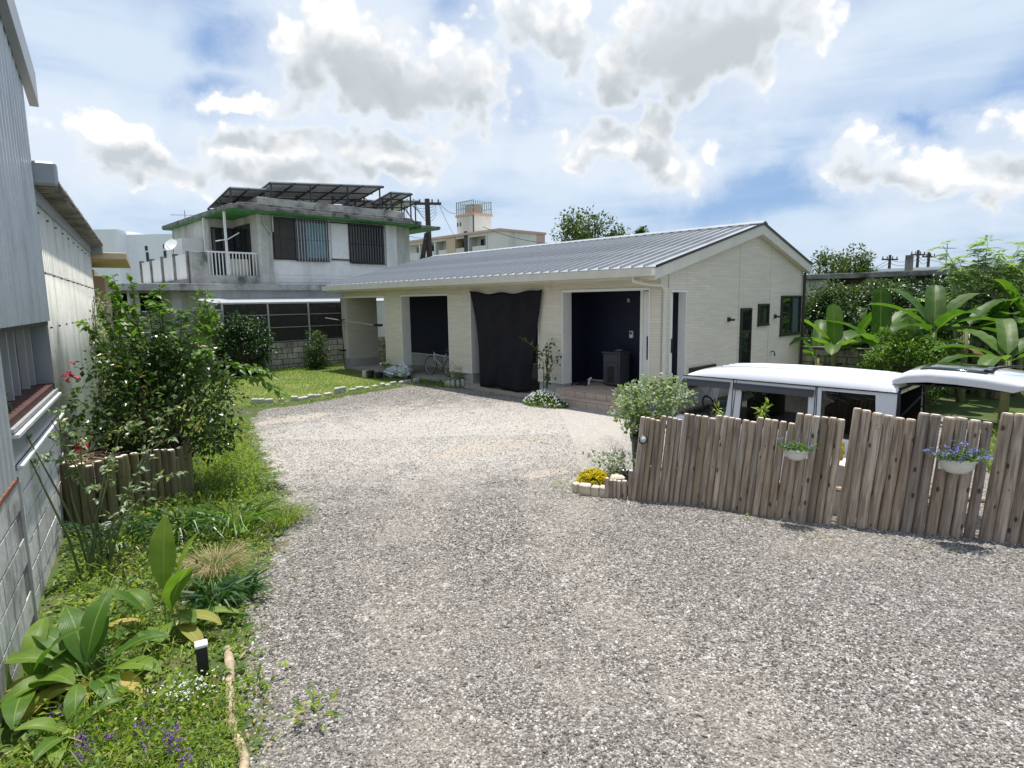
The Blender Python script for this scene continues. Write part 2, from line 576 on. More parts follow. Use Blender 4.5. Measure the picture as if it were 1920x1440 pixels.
def broad_mat(name, c1, c2, rib, rough=0.42, trans=0.35, cross=False, tcol=(1.6, 1.8, .8), spec=0.4, edge=None):
    """broad leaf: pale midrib, parallel or side veins, uneven tone, browned rim"""
    m, N, p, out = new_mat(name)
    uv = N.add('ShaderNodeTexCoord').outputs['UV']
    ob = N.add('ShaderNodeTexCoord').outputs['Object']
    oi = N.add('ShaderNodeObjectInfo').outputs['Random']
    s = N.add('ShaderNodeSeparateXYZ'); N.put(s.inputs[0], uv)
    u = N.math('ABSOLUTE', N.math('SUBTRACT', s.outputs[0], .5))
    if cross: ph = N.math('MULTIPLY', N.math('ADD', s.outputs[1], N.math('MULTIPLY', u, -.10)), 330.0)
    else: ph = N.math('MULTIPLY', u, 130.0)
    vein = N.math('MULTIPLY_ADD', N.math('SINE', ph), .5, .5)
    nz = N.noise(ob, 7.0, 5, .6)
    f = N.math('ADD', N.math('MULTIPLY', nz, .6), N.math('MULTIPLY', oi, .4))
    c = N.mix(N.ss(f, .3, .75), c1, c2)
    c = N.mix(N.math('MULTIPLY', vein, .22), c, tuple(x * .6 for x in c1))
    c = N.mix(N.ss(u, .04, .010, 0, .6), c, rib)
    if edge: c = N.mix(N.math('MULTIPLY', N.ss(N.math('ADD', N.math('MULTIPLY', u, .35), N.math('MULTIPLY', N.math('ADD', N.math('MULTIPLY', nz, .7), s.outputs[1]), .30)), .50, .62), .8), c, edge)
    N.put(p.inputs['Base Color'], c)
    p.inputs['Roughness'].default_value = rough
    p.inputs['Specular IOR Level'].default_value = spec
    bump(N, p, N.math('ADD', vein, N.math('MULTIPLY', nz, .8)), .35, .004)
    t = N.add('ShaderNodeBsdfTranslucent'); N.put(t.inputs[0], N.mix(1.0, c, tcol, 'MULTIPLY'))
    mx = N.add('ShaderNodeMixShader'); mx.inputs[0].default_value = trans
    N.l.new(p.outputs[0], mx.inputs[1]); N.l.new(t.outputs[0], mx.inputs[2]); N.l.new(mx.outputs[0], out.inputs[0])
    return m


mat = {}
mat['siding'] = siding_mat('cream_siding', (0.66, 0.62, 0.51), cw=0.45)
mat['fascia'] = M('cream_trim', (0.63, 0.60, 0.52), 0.5, var=0.05)
mat['white_frame'] = M('white_frame', (0.74, 0.74, 0.71), 0.45, var=0.04)
mat['plinth'] = M('grey_plinth', (0.42, 0.42, 0.40), 0.85, bstr=0.3, dirt=(0.2, 0.2, 0.17), dirt_amt=0.5)
mat['roof'] = M('steel_roof', (0.42, 0.435, 0.45), 0.36, metal=0.45, var=0.08, scale=1.2, dirt=(0.28, 0.29, 0.29), dirt_amt=0.3)
mat['navy'] = M('navy_panel', (0.010, 0.014, 0.036), 0.6, var=0.1)
mat['floor_c'] = M('porch_concrete', (0.38, 0.34, 0.28), 0.85, bstr=0.2, dirt=(0.2, 0.18, 0.14), dirt_amt=0.4)
mat['tile'] = M('terracotta_tile', (0.55, 0.42, 0.34), 0.6, var=0.10, scale=6, rnd=0.08, dirt=(0.25, 0.2, 0.16), dirt_amt=0.4)
mat['bronze'] = M('bronze_frame', (0.045, 0.04, 0.034), 0.45, metal=0.4, var=0.1)
mat['glass'] = glass_mat('window_glass')
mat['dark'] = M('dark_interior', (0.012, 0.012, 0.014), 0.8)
mat['black'] = M('black_plastic', (0.018, 0.018, 0.019), 0.45, var=0.1)
mat['black_cloth'] = M('black_cloth', (0.014, 0.013, 0.016), 0.85, var=0.25, scale=2.0, spec=0.2)
mat['steel'] = M('galvanised_steel', (0.42, 0.43, 0.44), 0.42, metal=0.7, var=0.1, dirt=(0.2, 0.19, 0.17), dirt_amt=0.4)
mat['alu'] = M('pale_aluminium', (0.50, 0.51, 0.52), 0.45, metal=0.5, var=0.08)
mat['conc'] = M('weathered_concrete', (0.42, 0.41, 0.375), 0.92, var=0.15, bstr=0.4, dirt=(0.055, 0.055, 0.05), dirt_amt=0.85, dirt_scale=1.3)
mat['conc_dark'] = M('sooty_concrete', (0.22, 0.215, 0.20), 0.92, var=0.2, bstr=0.4, dirt=(0.035, 0.034, 0.032), dirt_amt=0.95, dirt_scale=2.0)
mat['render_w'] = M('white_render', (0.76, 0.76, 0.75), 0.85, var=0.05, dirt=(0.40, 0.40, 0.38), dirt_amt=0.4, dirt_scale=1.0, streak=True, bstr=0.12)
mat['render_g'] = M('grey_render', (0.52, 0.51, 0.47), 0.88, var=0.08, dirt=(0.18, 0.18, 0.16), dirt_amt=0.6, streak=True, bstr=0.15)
mat['green'] = M('green_soffit', (0.045, 0.22, 0.06), 0.7, var=0.12, dirt=(0.16, 0.3, 0.14), dirt_amt=0.6)
mat['far_white'] = M('far_white_wall', (0.86, 0.87, 0.88), 0.85, var=0.03, dirt=(0.70, 0.71, 0.72), dirt_amt=0.4, dirt_scale=.3, streak=True)
mat['apt'] = M('cream_apartment', (0.72, 0.70, 0.64), 0.85, var=0.05, dirt=(0.42, 0.38, 0.33), dirt_amt=0.5, dirt_scale=.3, streak=True)
mat['salmon'] = M('salmon_trim', (0.62, 0.40, 0.34), 0.8, var=0.08)
mat['beige'] = M('beige_render', (0.60, 0.47, 0.31), 0.85, var=0.06)
mat['tan'] = M('tan_render', (0.42, 0.31, 0.23), 0.85, var=0.06)
mat['pole'] = M('dark_pole', (0.07, 0.055, 0.05), 0.85, var=0.2)
mat['solar'] = M('solar_underside', (0.66, 0.68, 0.72), 0.5, var=0.04)
mat['rack'] = M('rack_steel', (0.055, 0.055, 0.06), 0.6, var=0.15)
mat['blue_sheet'] = M('blue_grey_sheet', (0.51, 0.535, 0.55), 0.38, metal=0.3, var=0.07, scale=2, dirt=(0.28, 0.31, 0.34), dirt_amt=0.6, streak=True, dirt_scale=4)
mat['white_sheet'] = M('aged_white_sheet', (0.72, 0.71, 0.63), 0.7, var=0.08, scale=1.5, dirt=(0.36, 0.35, 0.28), dirt_amt=0.6, streak=True, dirt_scale=3)
mat['flash'] = M('blue_flashing', (0.34, 0.365, 0.395), 0.4, metal=0.5, var=0.06)
mat['slate'] = M('old_roof_sheet', (0.33, 0.30, 0.27), 0.85, var=0.2, scale=8, dirt=(0.08, 0.07, 0.06), dirt_amt=0.7)
mat['redsill'] = M('rusty_red_sill', (0.075, 0.03, 0.024), 0.7, var=0.25, scale=12)
mat['rust'] = M('rust', (0.26, 0.09, 0.035), 0.9, var=0.4, scale=20, bstr=0.5)
mat['block'] = block_mat('concrete_block', (0.50, 0.49, 0.46), dark=(0.16, 0.155, 0.145), amt=0.5)
mat['block_old'] = block_mat('mossy_block', (0.42, 0.40, 0.355), dark=(0.05, 0.05, 0.042), amt=0.8)
mat['mortar'] = M('mortar', (0.17, 0.165, 0.15), 0.95, var=0.2, scale=8)
mat['cap'] = M('white_cap', (0.70, 0.71, 0.72), 0.5, var=0.05, dirt=(0.35, 0.2, 0.12), dirt_amt=0.35, dirt_scale=6)
mat['wood'] = wood_mat('weathered_log')
mat['wood_end'] = M('log_end', (0.68, 0.63, 0.55), 0.9, var=0.2, scale=40)
mat['wood_old'] = wood_mat('mossy_shaded_log', (0.085, 0.075, 0.045), (0.20, 0.18, 0.11), (0.2, 0.19, 0.08), 0.5)  # old mossy wood, colour also darkened for the shade under the bush
mat['pot'] = M('white_plastic_pot', (0.70, 0.70, 0.66), 0.4, var=0.03, dirt=(0.45, 0.42, 0.34), dirt_amt=0.4, dirt_scale=14)
mat['soil'] = M('potting_soil', (0.055, 0.035, 0.024), 0.95, var=0.4, scale=30, bstr=0.8)
mat['stone'] = M('pale_stone', (0.60, 0.52, 0.41), 0.9, var=0.3, scale=9, bstr=0.6, bscale=14, dirt=(0.3, 0.24, 0.17), dirt_amt=0.5, dirt_scale=5)
mat['white_stone'] = M('white_stone', (0.50, 0.49, 0.44), 0.9, var=0.15, scale=9, bstr=0.6, bscale=20, dirt=(0.2, 0.22, 0.14), dirt_amt=0.7, dirt_scale=4)
mat['carwhite'] = M('white_car_paint', (0.76, 0.78, 0.82), 0.16, var=0.015, coat=1.0, spec=0.5)
mat['carglass'] = glass_mat('car_glass', (0.02, 0.02, 0.02), 0.32, 0.02)
mat['clearglass'] = glass_mat('clear_car_glass', (0.02, 0.02, 0.02), 0.82, 0.02)
mat['rubber'] = M('rubber', (0.012, 0.012, 0.012), 0.6)
mat['bag'] = M('grey_plastic_bag', (0.48, 0.52, 0.56), 0.3, var=0.2, scale=10, spec=0.7)
mat['stem'] = M('green_stem', (0.10, 0.13, 0.045), 0.8, var=0.3)
mat['bark'] = M('bark', (0.14, 0.105, 0.07), 0.9, var=0.3, scale=12, bstr=0.5)
mat['twig'] = M('dry_twig', (0.36, 0.28, 0.18), 0.9, var=0.3, scale=12)
mat['hose'] = M('blue_band', (0.1, 0.22, 0.5), 0.5)

mat['leaf_bush'] = leaf_mat('bush_leaf', (0.018, 0.050, 0.011), (0.085, 0.14, 0.027), 0.30, 0.25, old=(0.22, 0.15, 0.05), oldf=0.03)
mat['leaf_dark'] = leaf_mat('dark_leaf', (0.014, 0.038, 0.012), (0.042, 0.085, 0.026), 0.38, 0.2)
mat['leaf_mid'] = leaf_mat('mid_leaf', (0.045, 0.11, 0.014), (0.15, 0.25, 0.035), 0.45, 0.35)
mat['leaf_weed'] = leaf_mat('weed_leaf', (0.045, 0.115, 0.012), (0.32, 0.40, 0.050), 0.5, 0.4, old=(0.32, 0.27, 0.10), oldf=0.08)
mat['leaf_grey'] = leaf_mat('grey_green_leaf', (0.12, 0.17, 0.085), (0.30, 0.36, 0.22), 0.45, 0.3, old=(0.5, 0.48, 0.22), oldf=0.05)
mat['leaf_banana'] = broad_mat('banana_leaf', (0.042, 0.10, 0.014), (0.12, 0.21, 0.028), (.22, .28, .09), .42, .45, cross=True, edge=(.16, .12, .04))
mat['leaf_ginger'] = broad_mat('ginger_leaf', (0.07, 0.155, 0.020), (0.21, 0.31, 0.045), (.28, .38, .10), .40, .38, edge=(.36, .33, .08))
mat['leaf_yellow'] = broad_mat('yellowed_leaf', (0.30, 0.30, 0.06), (0.60, 0.44, 0.13), (.52, .42, .16), .55, .35, tcol=(1.3, 1.2, .7), edge=(.30, .17, .07))
mat['blade_dark'] = leaf_mat('dark_blade', (0.022, 0.065, 0.022), (0.06, 0.13, 0.035), 0.35, 0.3)
mat['straw'] = leaf_mat('straw_blade', (0.34, 0.27, 0.13), (0.55, 0.48, 0.28), 0.7, 0.3, tcol=(1.2, 1.1, .9))
mat['grass'] = leaf_mat('lawn_blade', (0.075, 0.155, 0.018), (0.19, 0.29, 0.045), 0.55, 0.4)
mat['fl_yellow'] = leaf_mat('yellow_petal', (0.75, 0.55, 0.01), (0.85, 0.72, 0.03), 0.6, 0.3, tcol=(1.1, 1, .6))
mat['fl_purple'] = leaf_mat('purple_petal', (0.10, 0.03, 0.22), (0.26, 0.12, 0.42), 0.6, 0.3, tcol=(1.1, 1, 1.3))
mat['fl_blue'] = leaf_mat('blue_petal', (0.16, 0.14, 0.42), (0.34, 0.34, 0.66), 0.6, 0.3, tcol=(1, 1, 1.2))
mat['fl_white'] = leaf_mat('white_petal', (0.78, 0.78, 0.76), (0.85, 0.85, 0.85), 0.6, 0.3, tcol=(1, 1, 1))
mat['fl_red'] = leaf_mat('crimson_petal', (0.42, 0.012, 0.05), (0.60, 0.10, 0.15), 0.6, 0.3, tcol=(1.3, .8, .8))

# ------------------------------------------------------- frames and terrain
G0 = Vector((3.0275, 12.4522, 0.0))
GA = -math.radians(46.106)
GU = Vector((-0.69333, 0.72062, 0)); GV = Vector((0.72062, 0.69333, 0))


def gw(u, v, z=0.0):
    return G0 + GU * u + GV * v + Vector((0, 0, z))


FENCE = [(-1.0, 8.1), (1.0, 7.18), (1.35, 7.02), (2.06, 6.77), (2.55, 6.43), (2.99, 6.14), (3.46, 5.97), (3.9, 5.81), (4.33, 5.68), (4.68, 5.53), (5.6, 5.25), (7.5, 4.8), (14, 3.5)]
FX = np.array([p[0] for p in FENCE]); FY = np.array([p[1] for p in FENCE])


def sst(x, a, b):
    t = np.clip((x - a) / (b - a), 0, 1)
    return t * t * (3 - 2 * t)


def gz(x, y):
    """height of the ground (numpy friendly)"""
    x = np.asarray(x, dtype=float); y = np.asarray(y, dtype=float)
    qx, qy = x - G0.x, y - G0.y
    u = qx * GU.x + qy * GU.y
    v = qx * GV.x + qy * GV.y
    behind = y - np.interp(x, FX, FY)
    low = sst(-u, 0.5, 1.7) * sst(behind, 0.25, 1.2) * sst(v, -4.6, -3.2) * (1 - sst(v, 40, 60))
    low2 = sst(-u, 3.0, 3.8) * sst(behind, 0.25, 1.2)
    z = -0.60 * np.maximum(low, low2)
    # planted bed along the shed on the left is a little higher
    ed = (x + 0.5078 / 0.8615 * (y - 4.155) + 3.51)      # distance from the shed wall along x
    bed = sst(1.7 - ed, 0.0, 0.9) * sst(y, -2, 1) * (1 - sst(y, 9, 12)) * (1 - sst(-ed, 0, .4))
    z = z + 0.06 * bed
    z = z + 0.025 * np.sin(x * 0.9 + 1.3) * np.sin(y * 0.7) * (np.hypot(x, y) < 40)
    return z


def poly_sd(px, py, poly):
    """signed distance, positive inside"""
    P = np.array(poly, float); n = len(P)
    d = np.full(px.shape, 1e9); ins = np.zeros(px.shape, bool)
    for i in range(n):
        a = P[i]; b = P[(i + 1) % n]
        e = b - a; wx = px - a[0]; wy = py - a[1]
        t = np.clip((wx * e[0] + wy * e[1]) / (e @ e), 0, 1)
        d = np.minimum(d, np.hypot(wx - e[0] * t, wy - e[1] * t))
        c = ((a[1] > py) != (b[1] > py))
        with np.errstate(divide='ignore', invalid='ignore'):
            xi = (b[0] - a[0]) * (py - a[1]) / (b[1] - a[1]) + a[0]
        ins ^= c & (px < xi)
    return np.where(ins, d, -d)


_c3 = gw(5.0, -0.25); _c4 = gw(8.2, -0.9); _c5 = gw(-0.3, 0.3); _c6 = gw(-0.3, 7.0)
GRAVEL = [(-0.9, 1.0), (-1.37, 2.84), (-1.72, 3.75), (-2.2, 4.9), (-2.35, 6.36), (-3.15, 7.99), (-4.35, 10.26), (-5.3, 12.2), (-5.55, 13.6),
          (-4.9, 14.2), (-3.9, 15.6), (-2.9, 16.9), (_c4.x, _c4.y), (_c3.x, _c3.y), (_c5.x, _c5.y), (_c6.x, _c6.y), (gw(-4.4, 7).x, gw(-4.4, 7).y), (gw(-5.4, 1.2).x, gw(-5.4, 1.2).y), (gw(-14, .3).x, gw(-14, .3).y), (22, 1)]
LAWN = [(-7.6, 13.2), (-6.25, 14.4), (-5.2, 14.85), (-4.4, 16.05), (-3.6, 17.0), (-2.75, 17.95), (-3.2, 18.9), (-5.95, 21.75), (-7.45, 22.35), (-9.3, 21.3), (-13, 18.5), (-10, 14.5)]


def grid_axis(a, b, s, far, back=None):
    core = np.arange(a, b + 1e-6, s)
    hi = []; st = s; p = b
    while p < far:
        st *= 1.6; p += st; hi.append(p)
    lo = []; st = s; p = a
    lim = -far if back is None else back
    while p > lim:
        st *= 1.6; p -= st; lo.append(p)
    return np.concatenate([np.array(lo[::-1]), core, np.array(hi)])


gx = grid_axis(-14, 16, 0.16, 900); gy = grid_axis(0, 26, 0.16, 1400, -300)
GX, GY = np.meshgrid(gx, gy)
GZ = gz(GX, GY)
V = np.stack([GX, GY, GZ], -1).reshape(-1, 3)
nx, ny = len(gx), len(gy)
ii, jj = np.meshgrid(np.arange(nx - 1), np.arange(ny - 1))
b0 = (jj * nx + ii).ravel()
Q = np.stack([b0, b0 + 1, b0 + nx + 1, b0 + nx], -1)

m, N, p, out = new_mat('ground_cover')
ag = N.add('ShaderNodeAttribute', attribute_name='sd_gravel').outputs['Fac']
al_ = N.add('ShaderNodeAttribute', attribute_name='sd_lawn').outputs['Fac']
pos = N.add('ShaderNodeNewGeometry').outputs['Position']
edge = N.math('ADD', N.math('MULTIPLY', N.math('SUBTRACT', N.noise(pos, 3.2, 6, 0.65), 0.5), 0.9), N.math('MULTIPLY', N.math('SUBTRACT', N.noise(pos, 30, 3, 0.6), 0.5), 0.25))
fg = N.ss(N.math('ADD', ag, edge), -0.06, 0.06)
fl = N.ss(N.math('ADD', al_, N.math('MULTIPLY', edge, 0.3)), -0.03, 0.03)
vor = N.add('ShaderNodeTexVoronoi'); N.put(vor.inputs['Vector'], pos); vor.inputs['Scale'].default_value = 62
vor2 = N.add('ShaderNodeTexVoronoi'); N.put(vor2.inputs['Vector'], pos); vor2.inputs['Scale'].default_value = 26
sv = N.add('ShaderNodeSeparateColor'); N.put(sv.inputs[0], vor.outputs['Color'])
sv2 = N.add('ShaderNodeSeparateColor'); N.put(sv2.inputs[0], vor2.outputs['Color'])
STONES = [(0.0, (.030, .027, .025)), (.18, (.095, .088, .080)), (.42, (.215, .198, .178)), (.72, (.335, .310, .280)), (.93, (.46, .43, .39)), (1.0, (.70, .68, .65))]
gcol = N.ramp(sv.outputs[0], STONES)
gcol = N.mix(N.math('GREATER_THAN', sv2.outputs[1], 0.90), gcol, N.mix(sv2.outputs[0], (.38, .37, .35), (.58, .57, .55)))
gcol = N.mix(N.ss(vor.outputs['Distance'], 0.38, 0.60, 0, 0.6), gcol, (.06, .052, .044))  # cell borders darkened: occlusion between stones put into the colour
# sandier, dustier drifts and the two bare tan wheel patches
dr = N.noise(pos, 0.42, 5, 0.6)
gcol = N.mix(N.ss(dr, 0.50, 0.66, 0, 0.38), gcol, (.40, .355, .30))
gcol = N.mix(N.ss(N.noise(pos, .3, 4, .6), .42, .60, .22, 0), gcol, (.20, .19, .18))


def patch(cx, cy, ax, rl, rw):
    v = N.vmath('SUBTRACT', pos, (cx, cy, 0))
    v = N.mapping(v, rot=(0, 0, -ax))
    v = N.vmath('MULTIPLY', v, (1 / rl, 1 / rw, 0))
    L = N.vmath('LENGTH', v, out='Value')
    return N.math('ADD', N.math('SUBTRACT', 1.0, L), N.math('MULTIPLY', N.math('SUBTRACT', N.noise(pos, 2.5, 6, 0.65), 0.5), 1.3))


def tracks():
    """two compacted wheel lanes curving across the yard"""
    d = N.vmath('LENGTH', N.vmath('SUBTRACT', N.vmath('MULTIPLY', pos, (1, 1, 0)), (8.6, 6.6, 0)), out='Value')
    d = N.math('ADD', d, N.math('MULTIPLY', N.math('SUBTRACT', N.noise(pos, .8, 3, .5), .5), .9))
    a = N.math('ABSOLUTE', N.math('SUBTRACT', d, 8.1)); b = N.math('ABSOLUTE', N.math('SUBTRACT', d, 9.7))
    f = N.ss(N.math('MINIMUM', a, b), .10, .55, 1, 0)
    return N.math('MULTIPLY', f, N.ss(N.noise(pos, 1.3, 5, .65), .36, .60))


p1_ = pz(930, 838); p2_ = pz(1010, 880); p3_ = pz(545, 785)
pale_mid = N.ss(N.math('ADD', patch(-0.8, 11.0, 0.35, 6.5, 3.8), 0.15), 0.0, 0.8, 0, .50)  # broad paler ellipse over the middle of the yard
gcol = N.mix(pale_mid, gcol, (.58, .545, .50))
gcol = N.mix(N.math('MULTIPLY', tracks(), .30), gcol, (.38, .34, .285))
pf = N.math('MAXIMUM', N.math('MAXIMUM', patch(p1_.x, p1_.y, 0.5, 1.9, 0.42), patch(p2_.x + .3, p2_.y, 0.6, 0.9, 0.22)), patch(p3_.x, p3_.y, 0.75, 1.3, 0.35))
gcol = N.mix(N.ss(pf, 0.1, 0.5, 0, 0.8), gcol, N.mix(N.noise(pos, 18, 4, .7), (.36, .31, .25), (.47, .42, .36)))
soil = N.mix(N.ss(N.noise(pos, 6, 6, 0.7), 0.35, 0.65), (.055, .042, .028), (.15, .115, .075))
soil = N.mix(N.ss(N.noise(pos, 1.6, 6, 0.7), 0.34, 0.52), soil, (.06, .095, .025))
lawn = N.mix(N.ss(N.noise(pos, 0.7, 6, 0.65), 0.3, 0.7), (.12, .165, .038), (.25, .25, .085))
lawn = N.mix(N.ss(N.noise(pos, 22, 5, 0.7), 0.35, 0.7, 0, .55), lawn, (.07, .11, .02))
far_ = N.ss(N.vmath('LENGTH', pos, out='Value'), 35, 60)
soil = N.mix(far_, soil, (.10, .12, .07))
c = N.mix(fg, soil, gcol)
c = N.mix(fl, c, lawn)
N.put(p.inputs['Base Color'], c)
p.inputs['Roughness'].default_value = 0.92
p.inputs['Specular IOR Level'].default_value = 0.2
h = N.math('ADD', N.math('MULTIPLY', N.math('SUBTRACT', 1.0, vor.outputs['Distance']), fg), N.math('MULTIPLY', N.noise(pos, 40, 5, 0.7), 0.6))
bump(N, p, h, 0.7, 0.012)
GROUND_MAT = m
me = np_mesh('ground', V, quads=Q, smooth=True, mat=m)
for nm, poly in (('sd_gravel', GRAVEL), ('sd_lawn', LAWN)):
    at = me.attributes.new(nm, 'FLOAT', 'POINT')
    at.data.foreach_set('value', poly_sd(V[:, 0], V[:, 1], poly).astype(np.float32))
tag(link('ground', me), kind='structure')


# --------------------------------------------------- loose stones (countless)
def icosa():
    t = (1 + 5 ** .5) / 2
    v = np.array([(-1, t, 0), (1, t, 0), (-1, -t, 0), (1, -t, 0), (0, -1, t), (0, 1, t), (0, -1, -t), (0, 1, -t), (t, 0, -1), (t, 0, 1), (-t, 0, -1), (-t, 0, 1)], float)
    v /= np.linalg.norm(v[0])
    f = [(0, 11, 5), (0, 5, 1), (0, 1, 7), (0, 7, 10), (0, 10, 11), (1, 5, 9), (5, 11, 4), (11, 10, 2), (10, 7, 6), (7, 1, 8), (3, 9, 4), (3, 4, 2), (3, 2, 6), (3, 6, 8), (3, 8, 9), (4, 9, 5), (2, 4, 11), (6, 2, 10), (8, 6, 7), (9, 8, 1)]
    return v, f


m, N, p, out = new_mat('gravel_stone')
oi = N.add('ShaderNodeObjectInfo').outputs['Random']
pos = N.add('ShaderNodeNewGeometry').outputs['Position']
gcol = N.ramp(oi, STONES)
dr = N.noise(pos, 0.42, 5, 0.6)
gcol = N.mix(N.ss(dr, 0.50, 0.66, 0, 0.30), gcol, (.40, .355, .30))
gcol = N.mix(N.ss(N.noise(pos, .3, 4, .6), .42, .60, .22, 0), gcol, (.20, .19, .18))
gcol = N.mix(N.ss(N.noise(pos, 90, 4, .6), .3, .7, 0, .30), gcol, (.2, .19, .18))
gcol = N.mix(N.ss(N.math('ADD', patch(-0.8, 11.0, 0.35, 6.5, 3.8), 0.15), 0.0, 0.8, 0, .42), gcol, (.52, .49, .45))
gcol = N.mix(N.math('MULTIPLY', tracks(), .20), gcol, (.38, .34, .285))
N.put(p.inputs['Base Color'], gcol)
p.inputs['Roughness'].default_value = 0.85
STONE_MAT = m


def stone_field(name, P, S, label=None, mat_=None, seed=1):
    """stones on points through geometry nodes"""
    rng = np.random.default_rng(seed)
    n = len(P)
    me = bpy.data.meshes.new(name)
    me.vertices.add(n); me.vertices.foreach_set('co', P.astype(np.float32).ravel())
    a = me.attributes.new('stone_rot', 'FLOAT_VECTOR', 'POINT')
    rot = np.stack([rng.normal(0, .35, n), rng.normal(0, .35, n), rng.uniform(0, 6.28, n)], -1)
    a.data.foreach_set('vector', rot.astype(np.float32).ravel())
    a = me.attributes.new('stone_scale', 'FLOAT_VECTOR', 'POINT')
    sc = np.stack([S * rng.uniform(.8, 1.35, n), S * rng.uniform(.7, 1.1, n), S * rng.uniform(.42, .8, n)], -1)
    a.data.foreach_set('vector', sc.astype(np.float32).ravel())
    o = link(name, me)
    ng = bpy.data.node_groups.new(name, 'GeometryNodeTree')
    ng.interface.new_socket('Geometry', in_out='INPUT', socket_type='NodeSocketGeometry')
    ng.interface.new_socket('Geometry', in_out='OUTPUT', socket_type='NodeSocketGeometry')
    gi = ng.nodes.new('NodeGroupInput'); go = ng.nodes.new('NodeGroupOutput')
    ico = ng.nodes.new('GeometryNodeMeshIcoSphere'); ico.inputs['Radius'].default_value = 1.0; ico.inputs['Subdivisions'].default_value = 1
    sp = ng.nodes.new('GeometryNodeSetPosition')
    nz = ng.nodes.new('ShaderNodeTexNoise'); nz.inputs['Scale'].default_value = 1.7
    sub = ng.nodes.new('ShaderNodeVectorMath'); sub.operation = 'SUBTRACT'; sub.inputs[1].default_value = (.5, .5, .5)
    mul = ng.nodes.new('ShaderNodeVectorMath'); mul.operation = 'MULTIPLY'; mul.inputs[1].default_value = (1.3, 1.3, 1.3)
    ng.links.new(nz.outputs[1], sub.inputs[0]); ng.links.new(sub.outputs[0], mul.inputs[0])
    ng.links.new(ico.outputs['Mesh'], sp.inputs['Geometry']); ng.links.new(mul.outputs[0], sp.inputs['Offset'])
    sm = ng.nodes.new('GeometryNodeSetMaterial'); sm.inputs['Material'].default_value = mat_ or STONE_MAT
    ng.links.new(sp.outputs[0], sm.inputs['Geometry'])
    ip = ng.nodes.new('GeometryNodeInstanceOnPoints')
    ra = ng.nodes.new('GeometryNodeInputNamedAttribute'); ra.data_type = 'FLOAT_VECTOR'; ra.inputs['Name'].default_value = 'stone_rot'
    sa = ng.nodes.new('GeometryNodeInputNamedAttribute'); sa.data_type = 'FLOAT_VECTOR'; sa.inputs['Name'].default_value = 'stone_scale'
    ng.links.new(gi.outputs[0], ip.inputs['Points']); ng.links.new(sm.outputs[0], ip.inputs['Instance'])
    ng.links.new(ra.outputs[0], ip.inputs['Rotation']); ng.links.new(sa.outputs[0], ip.inputs['Scale'])
    ng.links.new(ip.outputs[0], go.inputs[0])
    md = o.modifiers.new('stones', 'NODES'); md.node_group = ng
    if mat_ is None: me.materials.append(STONE_MAT)
    return o


def scatter_wedge(n, d0, d1, power, wl=-1.05, wr=1.15):
    d = d0 + (d1 - d0) * RNG.random(n) ** power
    x = d * RNG.uniform(wl, wr, n)
    return x, d


x, y = scatter_wedge(250000, 2.2, 10.5, 1.25)
x2, y2 = scatter_wedge(50000, 10, 19, 1.0, -.6, .6)
x = np.concatenate([x, x2]); y = np.concatenate([y, y2])
sd = poly_sd(x, y, GRAVEL)
keep = (sd > RNG.normal(-0.02, 0.13, len(x))) & (y < np.interp(x, FX, FY) + np.where(x < 1.0, 50, .25))
dl = np.hypot(x - 8.6, y - 6.6)
lane = np.minimum(np.abs(dl - 8.1), np.abs(dl - 9.7)) < .35
keep &= ~(lane & (RNG.random(len(x)) < .25))
x, y = x[keep], y[keep]
s = 0.0058 * np.exp(RNG.normal(0, .34, len(x))) * (1 + .035 * np.clip(y - 4, 0, 12))
big = RNG.random(len(x)) < 0.012
s[big] *= 1.6
s = np.minimum(s, .017)
P = np.stack([x, y, gz(x, y) + s * .15], -1)
tag(stone_field('gravel', P, s), 'loose grey and white crushed stone of the gravel yard', 'gravel', kind='stuff')


# ------------------------------------------------------------ plant toolkit
def unit(a):
    return a / np.maximum(1e-9, np.linalg.norm(a, axis=-1, keepdims=True))


def leaves_mesh(name, P, D, L, Wd, mat_, fold=0.25, droop=0.15, up=(0, 0, 1)):
    """one folded leaf (four triangles) per point; D is the direction of growth"""
    n = len(P); D = unit(D)
    L = np.broadcast_to(L, (n,))[:, None]; Wd = np.broadcast_to(Wd, (n,))[:, None]
    upv = np.tile(np.array(up, float), (n, 1)) + RNG.normal(0, .35, (n, 3))
    S = unit(np.cross(D, upv)); Nn = unit(np.cross(S, D))
    b = P; t = P + D * L - Nn * (droop * L)
    mid = P + D * L * .5 + Nn * (-droop * .1 * L)
    l = P + D * L * .42 + S * Wd * .5 + Nn * (fold * Wd * .5)
    r = P + D * L * .42 - S * Wd * .5 + Nn * (fold * Wd * .5)
    V = np.stack([b, mid, l, r, t], 1).reshape(-1, 3)
    k = (np.arange(n) * 5)[:, None]
    T = np.concatenate([k + [0, 1, 2], k + [0, 3, 1], k + [2, 1, 4], k + [1, 3, 4]], 0)
    return np_mesh(name, V, tris=T, mat=mat_)


